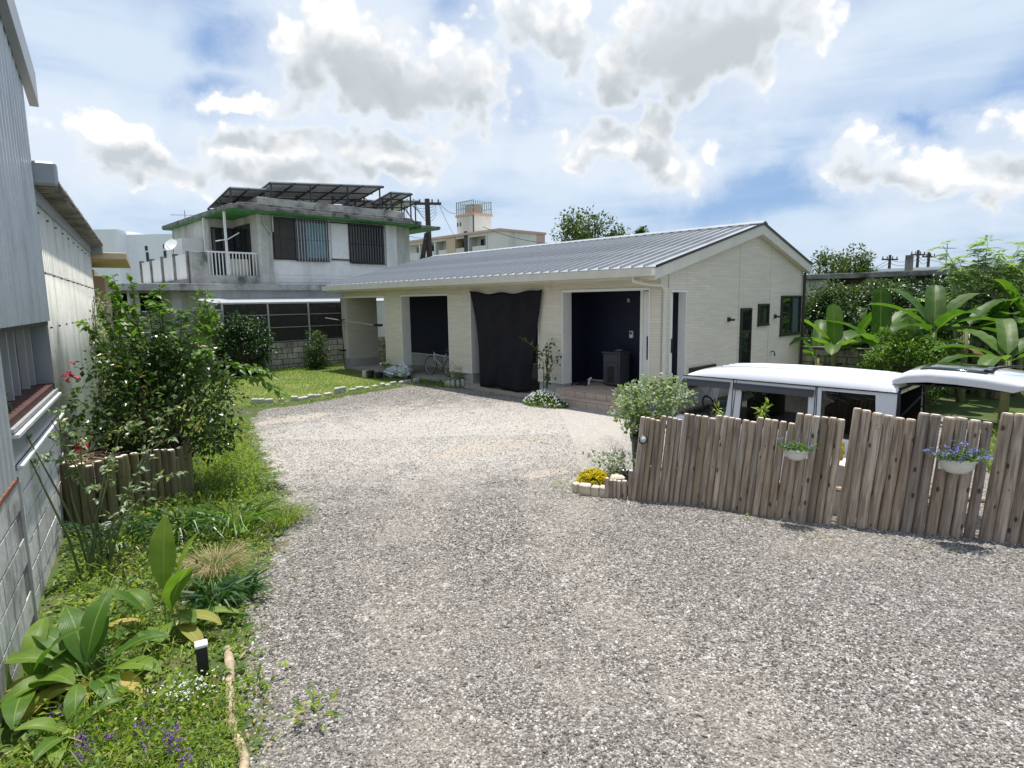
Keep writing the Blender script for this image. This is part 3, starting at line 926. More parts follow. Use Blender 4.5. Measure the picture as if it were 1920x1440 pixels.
def blades_mesh(name, P, D, L, Wd, mat_, bend=0.5):
    n = len(P); D = unit(D)
    L = np.broadcast_to(L, (n,))[:, None]; Wd = np.broadcast_to(Wd, (n,))[:, None]
    H = D * [1, 1, 0]; H = unit(H + RNG.normal(0, 1e-3, (n, 3)))
    S = unit(np.cross(D, RNG.normal(0, 1, (n, 3))))
    p0 = P; p1 = P + D * L * .5
    D2 = unit(D + H * bend * .8 + np.array([0, 0, -bend * .5]))
    p2 = p1 + D2 * L * .3
    D3 = unit(D2 + H * bend + np.array([0, 0, -bend * 1.2]))
    p3 = p2 + D3 * L * .3
    V = np.stack([p0 - S * Wd * .35, p0 + S * Wd * .35, p1 - S * Wd * .5, p1 + S * Wd * .5, p2 - S * Wd * .4, p2 + S * Wd * .4, p3], 1).reshape(-1, 3)
    k = (np.arange(n) * 7)[:, None]
    Q = np.concatenate([k + [0, 1, 3, 2], k + [2, 3, 5, 4]], 0)
    T = k + [4, 5, 6]
    return np_mesh(name, V, quads=Q, tris=T, mat=mat_)


def clump_points(n, centers, radii):
    k = RNG.integers(0, len(centers), n)
    c = np.asarray(centers)[k]; r = np.asarray(radii)[k]
    d = unit(RNG.normal(0, 1, (n, 3)))
    rr = RNG.random(n) ** .45
    return c + d * (r * rr[:, None] if r.ndim > 1 else (r * rr)[:, None]), d


def shrub(name, label, cat, base, height, rad, nclump, nleaf, L, Wd, lm='leaf_bush', bark='bark', group=None, flat=0.8, low=0.25, stemr=0.02, trunk=0.0, flowers=None, csize=0.3, seedz=0):
    """stems from the base out to leaf clumps spread through the crown's volume"""
    rx, ry = (rad, rad) if not isinstance(rad, tuple) else rad
    t = thing(name, label, cat, base, group=group)
    C = []
    for k in range(nclump):
        a = RNG.uniform(0, 6.283); e = RNG.random() ** .5
        zz = low + (1 - low) * RNG.random()
        w = math.sqrt(max(0.05, 1 - (abs(zz - (low + 1) * .5) / ((1 - low) * .5)) ** 2 * .85)) if trunk == 0 else math.sqrt(max(.08, 1 - ((zz - (low + 1) * .5) / ((1 - low) * .5)) ** 2))
        C.append((rx * e * w * math.cos(a), ry * e * w * math.sin(a), zz * height * RNG.uniform(.9, 1.05)))
    C = np.array(C); R = height * csize * RNG.uniform(.5, 1.1, len(C))
    R = np.minimum(R, max(rx, ry) * .6)
    sb = MB()
    th = trunk * height
    if trunk: sb.tube([(0, 0, -.1), (rx * .02, 0, th * .5), (0, ry * .02, th)], [stemr * 2.2, stemr * 1.8, stemr * 1.5], 7)
    for k, c in enumerate(C):
        b = Vector((0, 0, th)) if trunk else Vector((RNG.normal(0, .05), RNG.normal(0, .05), -.03))
        c = Vector(c); md = b.lerp(c, .5) + Vector((RNG.normal(0, .06), RNG.normal(0, .06), .06)) * height * .4
        sb.tube([b, b.lerp(md, .5) + Vector((RNG.normal(0, .01), RNG.normal(0, .01), 0)), md, c], [stemr, stemr * .8, stemr * .6, stemr * .25], 5)
    sb.build('stem' if not trunk else 'trunk', mat[bark], t)
    P, d = clump_points(nleaf, C, R)
    P[:, 2] = np.maximum(P[:, 2], 0.02)
    D = unit(d + RNG.normal(0, .6, d.shape) + np.array([0, 0, .15]))
    lf = link('foliage', leaves_mesh('foliage', P, D, L * RNG.uniform(.6, 1.25, nleaf), Wd * RNG.uniform(.7, 1.2, nleaf), mat[lm]), t)
    lf['kind'] = 'stuff'
    if flowers:
        fm, fn, fs = flowers
        P, d = clump_points(fn, C, R * 1.05)
        D = unit(d + np.array([0, 0, .5]))
        P = np.repeat(P, 4, 0); D = unit(np.repeat(D, 4, 0) + RNG.normal(0, .8, (len(P), 3)))
        f = link('blossom', leaves_mesh('blossom', P, D, fs, fs * .8, mat[fm]), t)
        f['kind'] = 'stuff'
    return t


def wide_leaf(L, Wd, elev, droop, nseg=10, fold=0.18, wave=0.0, stalk=0.0, az=0.0, twist=0.0, shape='lance', split=0.0, seed=0):
    """arching broad leaf as a curved sheet; returns verts, quads"""
    rg = random.Random(seed)
    V = []; F = []
    pos = Vector((0, 0, 0)); a = elev
    steps = nseg; st = stalk
    cols = [-1, -.55, 0, .55, 1]
    path = []
    total = st + L
    ds = total / (steps + (3 if st > 0 else 0))
    k = 0; s = 0.0
    while s <= total + 1e-6:
        path.append((pos.copy(), a, s))
        pos = pos + Vector((math.cos(a), 0, math.sin(a))) * ds
        a -= droop * ds / total * (0.4 + 1.4 * s / total)
        s += ds
    row = 0
    for (q, a, s) in path:
        t = (s - st) / L
        if t < -1e-6: w = Wd * .035
        else:
            t = min(1, max(0, t))
            if shape == 'lance': w = Wd * .5 * (math.sin(math.pi * min(1, t * .93 + .05)) ** .75)
            elif shape == 'banana': w = Wd * .5 * min(1.0, (t * 6 + .08)) ** .5 * (1 - max(0, (t - .72) / .28) ** 2) ** .5 if t < 1 else 0.0
            else: w = Wd * .5 * math.sin(math.pi * t) ** .6
            w = max(w, Wd * .02)
        nrm = Vector((-math.sin(a), 0, math.cos(a)))
        wv = wave * math.sin(s * 23 + seed)
        for ci, cc in enumerate(cols):
            ww = cc * w
            jit = (rg.random() - .5) * split * Wd * (1 if abs(cc) == 1 else .3)
            off = nrm * (abs(cc) ** 1.3 * fold * w * 1.0 + wv * abs(cc) * w + jit)
            V.append(q + Vector((0, ww, 0)) + off)
        if row:
            b = row * 5
            for ci in range(4):
                F.append((b - 5 + ci, b - 5 + ci + 1, b + ci + 1, b + ci))
        row += 1
    R = Matrix.Rotation(az, 4, 'Z') @ Matrix.Rotation(twist, 4, 'X')
    return [R @ v for v in V], F, [((ci / 4), r_ / (row - 1)) for r_ in range(row) for ci in range(5)]


def leaf_obj(parent, mat_, at, **kw):
    V, F, U = wide_leaf(**kw)
    me = bpy.data.meshes.new('leaf')
    me.from_pydata([tuple(v) for v in V], [], F)
    me.materials.append(mat_)
    me.polygons.foreach_set('use_smooth', [True] * len(F))
    ul = me.uv_layers.new(name='uv')
    ul.data.foreach_set('uv', [c for l in me.loops for c in U[l.vertex_index]])
    me.update()
    return link('leaf', me, parent, at)


def in_poly(n, poly):
    P = np.array(poly); lo = P.min(0); hi = P.max(0)
    x = RNG.uniform(lo[0], hi[0], n); y = RNG.uniform(lo[1], hi[1], n)
    k = poly_sd(x, y, poly) > 0
    return x[k], y[k]

def ray_plane(px, py, o, n):
    d = FW + (px - 960) / FOC * CR - (py - 720) / FOC * CU
    c = Vector((0, 0, CAMZ))
    return c + d * (((Vector(o) - c).dot(n)) / d.dot(n))


def loc_in(root_loc, rz, w):
    return Matrix.Rotation(-rz, 3, 'Z') @ (Vector(w) - Vector(root_loc))


mat['pane'] = M('dark_pane', (0.012, 0.018, 0.018), 0.04, var=0.1, spec=0.6)

# ================================================================= GARAGE
gar = thing('garage', 'long low cream sided workshop with a grey standing seam roof and four bays', 'garage', G0, GA)


def roofz(y):
    return 4.10 - 0.246 * (4.27 - y) if y < 4.27 else 4.10 - 0.279 * (y - 4.27)


XL = -12.97
HEAD = 2.56
# front pillars
for (a, b) in ((-10.23, -9.26), (-6.93, -5.94), (-3.42, -2.62), (-0.27, -0.003)):
    boxpart('siding_panel', (a, 0.0, 0.40, b, 0.30, HEAD), mat['siding'], gar, 0.008)
    boxpart('plinth', (a + .015, 0.02, -0.1 if a < -1 else -.7, b - .005, 0.29, 0.37), mat['plinth'], gar)
    boxpart('drip_trim', (a - .006, -0.018, 0.37, b + (.006 if a < -1 else 0), 0.31, 0.40), mat['white_frame'], gar)
    # white corner trims and reveals
    for xx in (a, b):
        if xx > -0.1: continue
        MB().box(xx - .022 if xx == b else xx - .004, -0.012, 0.40, xx + .004 if xx == b else xx + .022, .302, HEAD - .002).build('corner_trim', mat['white_frame'], gar)
boxpart('corner_post', (XL, 0.0, 0.40, -12.86, 0.12, HEAD), mat['white_frame'], gar)
boxpart('plinth', (XL, 0.0, -0.1, -12.86, 0.12, 0.398), mat['plinth'], gar)
# header split in boards with joints
hx = [XL, -10.2, -6.4, -3.0, -0.003]
for a, b in zip(hx[:-1], hx[1:]):
    boxpart('header_board', (a + .004, 0.0, HEAD, b - .004, 0.28, 2.86), mat['siding'], gar)
for (a, b) in ((-12.86, -10.23), (-9.26, -6.93), (-5.94, -3.42), (-2.62, -0.27)):
    MB().box(a, -0.02, HEAD - 0.045, b, 0.05, HEAD + 0.012).box(a, 0.05, HEAD - .03, b, .29, HEAD - .002).build('lintel', mat['white_frame'], gar)


def gable_col(y0, y1, zb=0.40, name='siding_panel', zt=None):
    pts = [(y0, zb), (y1, zb)]
    if zt is None:
        pts.append((y1, roofz(y1) - .20))
        if y0 < 4.27 < y1: pts.append((4.27, roofz(4.27) - .20))
        pts.append((y0, roofz(y0) - .20))
    else:
        pts += [(y1, zt), (y0, zt)]
    MB().prism(pts, 'x', -0.16, 0.0).build(name, mat['siding'], gar)


gable_col(0.302, 0.36)
gable_col(0.0, 0.298, zb=2.86)
gable_col(0.363, 0.977, zb=2.50)
gable_col(0.985, 3.392)
gable_col(3.408, 5.112)
gable_col(5.128, 7.20)
for y_ in (3.40, 5.12): boxpart('joint_filler', (-.15, y_ - .012, .42, -.012, y_ + .012, roofz(y_) - .22), mat['bronze'], gar)
MB().box(-.14, 1.0, -.72, -.012, 7.18, .37).build('plinth', mat['plinth'], gar)
boxpart('drip_trim', (-.16, .98, .37, .018, 7.21, .40), mat['white_frame'], gar)
boxpart('gable_door_frame', (-.17, .35, .28, .012, .372, 2.5), mat['white_frame'], gar)
boxpart('gable_door_frame', (-.17, .965, .28, .012, .985, 2.5), mat['white_frame'], gar)
boxpart('gable_door_frame', (-.17, .372, 2.47, .02, .965, 2.515), mat['white_frame'], gar)
d = boxpart('door', (-.125, .374, .30, -.085, .60, 2.465), mat['white_frame'], gar)
boxpart('handle', (-.08, .55, 1.2, -.06, .575, 1.5), mat['black'], d)
# front inner door seen edge on in the last bay
d = boxpart('door', (-.62, .32, .30, -.42, .36, 2.5), mat['white_frame'], gar)
boxpart('handle', (-.50, .27, 1.05, -.475, .318, 1.55), mat['black'], d)
boxpart('door_frame', (-.70, .315, .28, -.625, .40, 2.52), mat['white_frame'], gar)
# back and left walls, inner walls, floors, ceiling
MB().prism([(XL, -.1), (XL + .1, -.1), (XL + .1, 2.85), (XL, 2.85)], 'y', .122, 1.34).build('side_wall', mat['siding'], gar)
boxpart('plinth', (XL + .1, .13, .06, XL + .13, 1.35, .36), mat['plinth'], gar)
pts = [(2.6, -.1), (7.2, -.1), (7.2, roofz(7.2) - .2), (4.27, 3.9), (2.6, roofz(2.6) - .2)]
MB().prism(pts, 'x', XL, XL + .12).build('side_wall', mat['siding'], gar)
MB().prism([(.0, 2.86), (2.6, 2.86), (2.6, roofz(2.6) - .2), (0, roofz(0) - .2)], 'x', XL, XL + .12).build('side_wall', mat['siding'], gar)
boxpart('back_wall', (XL, 7.2, -.7, -.01, 7.3, 3.05), mat['siding'], gar)
boxpart('partition_wall', (-12.0, 2.0, .5, -2.9, 2.08, 2.7), mat['navy'], gar)
boxpart('partition_base', (-12.0, 1.97, .06, -2.9, 2.1, .5), mat['plinth'], gar)
boxpart('skirting', (-12.0, 1.95, .50, -2.9, 1.998, .53), mat['white_frame'], gar)
boxpart('partition_wall', (-3.0, 1.36, .28, -.17, 1.44, 2.7), mat['navy'], gar)
boxpart('partition_wall', (-3.06, .30, .28, -2.99, 1.36, 2.7), mat['navy'], gar)
boxpart('partition_wall', (-3.06, 1.44, .28, -2.99, 2.0, 2.7), mat['navy'], gar)
boxpart('skirting', (-2.98, 1.335, .30, -.2, 1.358, .34), mat['white_frame'], gar)
boxpart('ceiling', (XL + .12, .30, 2.62, -.17, 7.18, 2.68), mat['dark'], gar)
boxpart('floor_slab', (XL + .01, .03, -.30, -3.0, 7.19, .085), mat['floor_c'], gar)
boxpart('floor_slab', (-2.99, .31, -.7, -.17, 7.19, .28), mat['floor_c'], gar)
boxpart('apron', (-5.95, -.28, -.1, -3.3, .02, .06), mat['floor_c'], gar)
# hinged awning window in the second bay
w = thing  # noqa
awn = MB().box(-7.45, 1.93, 2.0, -7.40, 1.99, 2.32).box(-7.02, 1.93, 2.0, -6.97, 1.99, 2.32)
f = MB()
f.tube([(-7.62, 1.55, 1.78), (-7.12, 1.55, 1.78)], .014, 4); f.tube([(-7.62, 1.55, 1.78), (-7.55, 1.96, 2.25)], .012, 4); f.tube([(-7.12, 1.55, 1.78), (-7.05, 1.96, 2.25)], .012, 4)
f.build('window_stay', mat['alu'], gar)
# switches
for nm, px, py, w_, h_ in (('intercom', 1184, 627, .10, .17), ('wall_socket', 1095, 677, .09, .13), ('wall_lamp', 1179, 563, .07, .09)):
    q = loc_in(G0, GA, ray_plane(px, py, gw(0, 1.34), GV))
    o = boxpart(nm, (q.x - w_ / 2, 1.315, q.z - h_ / 2, q.x + w_ / 2, 1.359, q.z + h_ / 2), mat['white_frame'] if nm != 'wall_lamp' else mat['alu'], gar, .008)
    if nm == 'intercom': boxpart('display', (q.x - .03, 1.31, q.z + .0, q.x + .03, 1.3149, q.z + .06), mat['black'], o)

# windows of the gable
def gwin(y0, y1, z0, z1, parts=(), vert=()):
    fr = MB(); t = .045
    fr.box(.001, y0, z0, .05, y0 + t, z1).box(.001, y1 - t, z0, .05, y1, z1).box(.001, y0 + t, z0, .05, y1 - t, z0 + t).box(.001, y0 + t, z1 - t, .05, y1 - t, z1)
    for z in parts: fr.box(.001, y0 + t, z - .03, .048, y1 - t, z + .03)
    for y in vert: fr.box(.001, y - .02, z0 + t, .047, y + .02, z1 - t)
    o = fr.build('window_frame', mat['bronze'], gar)
    zs = [z0 + t] + [q for z in parts for q in (z - .03, z + .03)] + [z1 - t]
    ys = [y0 + t] + [q for y in vert for q in (y - .02, y + .02)] + [y1 - t]
    for a, b in zip(zs[::2], zs[1::2]):
        for c_, d_ in zip(ys[::2], ys[1::2]):
            boxpart('pane', (.002, c_, a, .018, d_, b), mat['pane'], o)
    boxpart('sill', (.001, y0 - .02, z0 - .03, .07, y1 + .02, z0 - .001), mat['bronze'], o)
    return o


gwin(3.50, 4.05, .45, 2.08, parts=(1.50,))
gwin(4.45, 5.05, 1.64, 2.17)
o = gwin(5.82, 7.13, 1.31, 2.37, vert=(6.52,))
boxpart('curtain', (.0185, 6.62, 1.37, .022, 6.95, 2.3), M('teal_curtain', (.045, .085, .08), .8), o)
gwin(1.16, 2.3, .42, .83)
for y in (2.89, 5.46):
    MB().box(.0, y - .04, 1.78, .05, y + .04, 1.88).box(.05, y - .03, 1.80, .16, y + .03, 1.845).build('vent_hood', mat['bronze'], gar)
MB().tube([(.01, 5.3, .9), (.09, 5.3, .93), (.12, 5.3, .86), (.10, 5.34, .8)], .016, 6).build('tap', mat['bronze'], gar)

# roof: one panel mesh copied along the eave
pitch = 0.2785
nP = 48
x0 = .16 - pitch * nP


def slope_panel(y0, y1, w, seam=True):
    m_ = MB()
    za, zb = roofz(y0), roofz(y1)
    m_._add([(0, y0, za), (w, y0, za), (w, y1, zb), (0, y1, zb), (0, y0, za + .022), (w, y0, za + .022), (w, y1, zb + .022), (0, y1, zb + .022)],
            [(0, 3, 2, 1), (4, 5, 6, 7), (0, 1, 5, 4), (1, 2, 6, 5), (2, 3, 7, 6), (3, 0, 4, 7)])
    if seam:
        m_._add([(-.011, y0, za + .02), (.011, y0, za + .02), (.011, y1, zb + .02), (-.011, y1, zb + .02), (-.009, y0, za + .072), (.009, y0, za + .072), (.009, y1, zb + .072), (-.009, y1, zb + .072)],
                [(0, 3, 2, 1), (4, 5, 6, 7), (0, 1, 5, 4), (1, 2, 6, 5), (2, 3, 7, 6), (3, 0, 4, 7)])
    return m_


pm = slope_panel(-.45, 4.27, pitch - .001).mesh('roof_panel', mat['roof'])
for k in range(nP):
    link('roof_panel', pm, gar, (x0 + pitch * k, 0, 0))
pmb = slope_panel(4.27, 7.45, pitch - .001).mesh('roof_panel', mat['roof'])
for k in range(nP):
    link('roof_panel', pmb, gar, (x0 + pitch * k, 0, 0))
rc = MB()
rc.prism([(4.12, roofz(4.12) + .065), (4.27, 4.19), (4.42, roofz(4.42) + .065), (4.42, roofz(4.42) + .04), (4.27, 4.165), (4.12, roofz(4.12) + .04)], 'x', x0 - .02, .19)
rc.build('ridge_cap', mat['roof'], gar)
# barge boards on the gable with a butt joint, dark drip edge above
for a, b in ((-.45, 1.9), (1.906, 4.268), (4.272, 7.45)):
    MB().prism([(a, roofz(a) - .235), (b, roofz(b) - .235), (b, roofz(b) - .004), (a, roofz(a) - .004)], 'x', .002, .15).build('barge_board', mat['fascia'], gar)
    MB().prism([(a, roofz(a) - .003), (b, roofz(b) - .003), (b, roofz(b) + .05), (a, roofz(a) + .05)], 'x', .162, .178).build('verge_trim', mat['bronze'], gar)
MB().prism([(-.45, roofz(-.45) - .21), (0, roofz(0) - .22), (0, roofz(0) - .01), (-.45, roofz(-.45) - .01)], 'x', x0 + .02, -.0).build('eave_soffit', mat['fascia'], gar)
g = MB()
g.prism([(-.60, 2.78), (-.47, 2.78), (-.47, 2.93), (-.475, 2.93), (-.475, 2.79), (-.595, 2.79), (-.605, 2.93), (-.615, 2.93)], 'x', x0 - .03, .17)
g.build('gutter', mat['fascia'], gar)
g = MB()
g.tube([(-.30, -.54, 2.79), (-.30, -.54, 2.70), (-.12, -.45, 2.64), (.05, -.03, 2.60), (.055, .06, 2.50), (.055, .06, 0)], .032, 8)
g.build('downpipe', mat['fascia'], gar)
MB().tube([(-12.8, -.5, 2.79), (-12.8, -.3, 2.7), (-12.9, -.045, 2.6), (-12.9, -.045, 0)], .03, 8).build('downpipe', mat['fascia'], gar)
MB().tube([(.06, 7.24, 3.0), (.06, 7.24, -.6)], .04, 8).build('downpipe', mat['bronze'], gar)

# entrance steps, tiled
def tile_field(parent):
    rm = MB().box(0, 0, 0, .284, .02, .136, c=.003).mesh('tile', mat['tile'])
    tm = MB().box(0, 0, 0, .284, .284, .02, c=.003).mesh('tile', mat['tile'])
    n = 8
    for k in range(n):
        xx = -2.60 + k * .2965
        link('tile', rm, parent, (xx, -.62, -.003)); link('tile', rm, parent, (xx, -.30, .15))
        link('tile', tm, parent, (xx, -.60, .133))
        for r in range(5):
            link('tile', tm, parent, (xx, -.28 + r * .2965, .283))


MB().box(-2.605, -.610, -.5, -.235, -.29, .142).box(-2.605, -.290, -.5, -.235, .30, .292).build('step_core', mat['mortar'], gar)
tile_field(gar)
stp = None

# black shade sheet over the third bay
sh = thing('shade_sheet', 'black cloth sheet hung over the third bay, its left edge sagging', 'sheet', gw(4.5, -.04, 0), GA)
nu, nv = 34, 26
V = []; 
for j in range(nv + 1):
    t = j / nv
    xl = -(5.89 - .42 * (t ** .8) * (1) - .12 * math.sin(math.pi * t)) + 4.5
    xr = -(3.2 + .44 * t) + 4.5
    for i in range(nu + 1):
        s = i / nu
        z = 2.63 * (1 - t) + .10 * t
        z -= (.09 * (math.sin(math.pi * s) ** .4) - .025 * math.sin(s * 17)) * (1 - t) * (1 - t)
        z += -.03 * math.sin(s * 9 + 1) * t
        y = -.035 - .035 * math.sin(s * 21 + t * 3) * (.2 + .8 * t) - .05 * math.sin(s * 6.5 + 2 * t) * t - .16 * t * math.sin(math.pi * s)
        V.append((xl + (xr - xl) * s, y, z))
Q = [(j * (nu + 1) + i, j * (nu + 1) + i + 1, (j + 1) * (nu + 1) + i + 1, (j + 1) * (nu + 1) + i) for j in range(nv) for i in range(nu)]
o = link('cloth', np_mesh('cloth', V, quads=Q, smooth=True, mat=mat['black_cloth']), sh)
s_ = o.modifiers.new('thick', 'SOLIDIFY'); s_.thickness = .004

# clothes pole across the first bay
cp = thing('drying_pole', 'silver drying pole across the mouth of the leftmost bay', 'pole', gw(12.9, -.08, 0), GA)
MB().tube([(-1.1, -.05, 1.82), (2.55, -.05, 1.60)], .016, 6).build('rod', mat['alu'], cp)
MB().box(-.10, -.07, 1.72, .16, .03, 1.78).build('bracket', mat['black'], cp)
MB().box(2.2, -.07, 1.58, 2.6, .03, 1.66).build('bracket', mat['black'], cp)
MB().box(-.16, -.07, .66, .14, .03, .72).build('bracket', mat['black'], cp)
MB().tube([(.03, -.02, 2.5), (.09, -.06, 1.7), (.12, -.05, .7), (.13, -.04, .05)], .016, 5).build('strap', mat['black'], cp)


# bicycles
def bicycle(name, label, loc, rz, R=.285, col='alu'):
    t = thing(name, label, 'bicycle', loc, rz, 'bicycles in the workshop')
    wb = 1.0
    def wheel(x):
        w = MB()
        n = 28
        pts = [(x + R * math.cos(a), 0, R + R * math.sin(a)) for a in [2 * math.pi * i / n for i in range(n + 1)]]
        w.tube(pts, .017, 6)
        o = w.build('wheel', mat['rubber'], t)
        r = MB(); r.tube([(x + (R - .022) * math.cos(a), 0, R + (R - .022) * math.sin(a)) for a in [2 * math.pi * i / n for i in range(n + 1)]], .010, 5)
        for i in range(12):
            a = 2 * math.pi * i / 12
            r.tube([(x, .012 * (-1) ** i, R), (x + (R - .02) * math.cos(a), 0, R + (R - .02) * math.sin(a))], .0022, 3)
        r.cyl((x, -.04, R), (x, .04, R), .02, n=8)
        r.build('rim', mat['alu'], o)
    wheel(0); wheel(wb)
    fr = MB()
    head0, head1 = (.13, 0, .70), (.17, 0, .52)
    bb = (.60, 0, .29); seat = (.74, 0, .70)
    fr.tube([head0, head1], .02, 7)
    fr.tube([head1, bb], .021, 7); fr.tube([(.145, 0, .66), (.715, 0, .60)], .018, 7); fr.tube([bb, seat], .016, 7)
    for s in (-.05, .05):
        fr.tube([bb, (wb, s, R)], .009, 5); fr.tube([(.72, 0, .60), (wb, s, R)], .009, 5)
        fr.tube([(.17, s * .6, .50), (0, s, R)], .012, 5)
    fr.build('frame', mat[col], t)
    h = MB(); h.tube([(.12, 0, .70), (.10, 0, .80), (.03, 0, .82)], .014, 6); h.tube([(.06, -.27, .84), (.03, -.1, .82), (.03, .1, .82), (.06, .27, .84)], .012, 6)
    h.build('handlebar', mat['black'], t)
    s = MB(); s.tube([seat, (.76, 0, .78)], .012, 6); s.tube([(.66, 0, .80), (.76, 0, .795), (.88, 0, .81)], [.02, .045, .07], 8)
    s.build('saddle', mat['black'], t)
    c = MB(); c.cyl((.60, .035, .29), (.60, .045, .29), .085, n=16); c.tube([(.60, .05, .29), (.52, .06, .15)], .010, 5); c.tube([(.60, -.05, .29), (.68, -.06, .43)], .010, 5)
    c.box(.48, .055, .14, .56, .12, .155); c.box(.64, -.12, .42, .72, -.055, .435)
    c.build('crank', mat['black'], t)
    return t


bk = bicycle('bicycle', 'silver bicycle leaning in the open second bay', gw(9.0 - .35, .55, .085), GA)
bk.rotation_euler = (math.radians(-8), 0, GA)
bicycle('bicycle', 'dark bicycle mostly hidden behind the hanging black cloth', gw(6.35, .62, .085), GA, col='black')

# dark cabinet in the entrance bay
q = gw(1.78, .95, .303)
cb = thing('cabinet', 'narrow dark grey cabinet standing in the tiled entrance bay', 'cabinet', q, GA)
mat['cab'] = M('dark_grey_cabinet', (.055, .06, .07), .55, var=.12)
boxpart('body', (-.24, -.2, .03, .24, .2, .78), mat['cab'], cb, .01)
boxpart('top', (-.27, -.23, .78, .27, .23, .82), mat['cab'], cb, .008)
d = boxpart('door', (-.19, -.22, .06, .19, -.201, .56), mat['cab'], cb, .004)
boxpart('grille', (-.10, -.226, .10, .10, -.2201, .48), mat['black'], d)
boxpart('drawer', (-.19, -.22, .59, .19, -.201, .75), mat['cab'], cb, .004)
gl = MB()
for k in range(5): gl.tube([(-.02 + .03 * k, -.06, .835), (.01 + .03 * k, .02, .86), (.03 + .02 * k, .09, .84)], .012, 5)
tag(gl.build('work_gloves', mat['steel']), 'crumpled grey work gloves lying on the dark cabinet', 'gloves').matrix_world = Matrix.Translation(q) @ Matrix.Rotation(GA, 4, 'Z')
bl = thing('clutter', 'small red and white odds and ends beside the left jamb of the tiled porch', 'clutter', gw(2.45, .55, .303), GA)
MB().box(-.1, -.1, 0, .12, .08, .09, c=.02).build('tray', mat['black'], bl)
MB().tube([(.15, 0, .02), (.18, 0, .16), (.22, .03, .2)], .02, 6).build('bottle', mat['white_frame'], bl)
MB().box(-.16, -.14, 0, -.05, -.05, .07, c=.02).build('red_block', mat['redsill'], bl)


# silver plastic bags
def bag(name, label, loc, s, seed, m_, group=None):
    rg = np.random.default_rng(seed)
    v, f = icosa()
    import bmesh
    bm = bmesh.new(); bmesh.ops.create_icosphere(bm, subdivisions=3, radius=1)
    me = bpy.data.meshes.new(name)
    ph = rg.uniform(0, 6, 6)
    for vt in bm.verts:
        c = vt.co
        k = 1 + .16 * math.sin(c.x * 5 + ph[0]) * math.sin(c.y * 6 + ph[1]) + .11 * math.sin(c.z * 9 + ph[2] + c.x * 4) + .09 * math.sin(c.x * 13 + c.y * 11 + ph[3])
        vt.co = Vector((c.x * s[0] * k, c.y * s[1] * k, max(-.98, c.z) * s[2] * k + s[2]))
    bm.to_mesh(me); bm.free()
    me.materials.append(m_)
    o = link(name, me, loc=loc)
    return tag(o, label, 'bag', group)


bag('plastic_bag', 'crumpled grey plastic bag at the foot of the second pillar, left of its pair', gw(9.55, -.22, .0), (.26, .2, .17), 3, mat['bag'], 'bags by the pillar')
bag('plastic_bag', 'crumpled grey plastic bag inside the second bay, right of its pair', gw(9.05, -.12, .02), (.22, .2, .21), 5, mat['bag'], 'bags by the pillar')

mat['dark_joint'] = M('dark_joint', (.07, .066, .058), .95, var=.2)
# ================================================================ BLOCK WALLS
def block_wall(name, label, loc, rz, L, rows, mat_, bl=.4, bh=.2, th=.12, courses_from=0.0, mortar=None, cap=None, jit=.004, cat='wall'):
    t = thing(name, label, cat, loc, rz)
    meshes = [MB().box(0, -th, 0, bl - .024, 0, bh - .022, c=.006).mesh('block', mat_), MB().box(0, -th, 0, bl / 2 - .024, 0, bh - .022, c=.006).mesh('block', mat_)]
    rg = random.Random(hash(name) % 1000 if False else len(label))
    for r in range(rows):
        x = 0.0
        if r % 2: link('block', meshes[1], t, (x, rg.uniform(-jit, jit), courses_from + r * bh)); x += bl / 2
        while x + bl <= L + 1e-6:
            link('block', meshes[0], t, (x, rg.uniform(-jit, jit), courses_from + r * bh)); x += bl
        if x + bl / 2 <= L + 1e-6: link('block', meshes[1], t, (x, rg.uniform(-jit, jit), courses_from + r * bh))
    boxpart('mortar', (.004, -th + .012, courses_from - .3, L - .008, -.010, courses_from + rows * bh - .026), mortar or mat['dark_joint'], t)
    if cap: boxpart('coping', (-.02, -th - .02, courses_from + rows * bh, L + .02, .02, courses_from + rows * bh + .06), cap, t, .008)
    return t


# local +x of these walls runs along +v, local y = +u... wall seen from the camera side
RZV = math.atan2(GV.y, GV.x)
block_wall('block_wall', 'old grey block wall under the mesh screens at the back of the lawn', gw(14.62, -4.6, 0), RZV, 8.0, 5, mat['block_old'])
RZU = math.atan2(-GU.y, -GU.x)
block_wall('block_wall', 'low mossy concrete wall in front of the banana plants behind the workshop', gw(0.6, 8.6, -.62), RZU, 3.6, 7, mat['block_old'], bl=.6, bh=.2, cap=mat['conc_dark'])

# ================================================================ SCREENS
sc = thing('mesh_screen', 'dark mesh screens on a pale pipe frame above the old block wall', 'screen', gw(14.62, 0, 1.0), RZV)
mesh_m, N, p, out = new_mat('shade_mesh')
p.inputs['Base Color'].default_value = (.03, .028, .024, 1); p.inputs['Roughness'].default_value = .9
tr = N.add('ShaderNodeBsdfTransparent'); mx = N.add('ShaderNodeMixShader'); mx.inputs[0].default_value = .72
N.l.new(tr.outputs[0], mx.inputs[1]); N.l.new(p.outputs[0], mx.inputs[2]); N.l.new(mx.outputs[0], out.inputs[0])
ys = [-3.48, -1.95, -.45, .9, 2.4]
for a, b in zip(ys[:-1], ys[1:]):
    boxpart('mesh_panel', (a + .03, .05, .03, b - .03, .055, 1.36), mesh_m, sc)
for y in ys: boxpart('post', (y - .025, .03, -.0, y + .025, .08, 1.42), mat['alu'], sc)
for z in (.02, .52, .97, 1.38): boxpart('rail', (-3.5, .02, z - .015, 2.4, .03, z + .015), mat['steel'], sc)
for y in (-3.1, -2.7, -2.3, -1.6, -1.2, -.8, -.1, .3, .65, 1.3, 1.7, 2.1): boxpart('glazing_bar', (y - .014, .06, .0, y + .014, .08, 1.4), mat['steel'], sc)
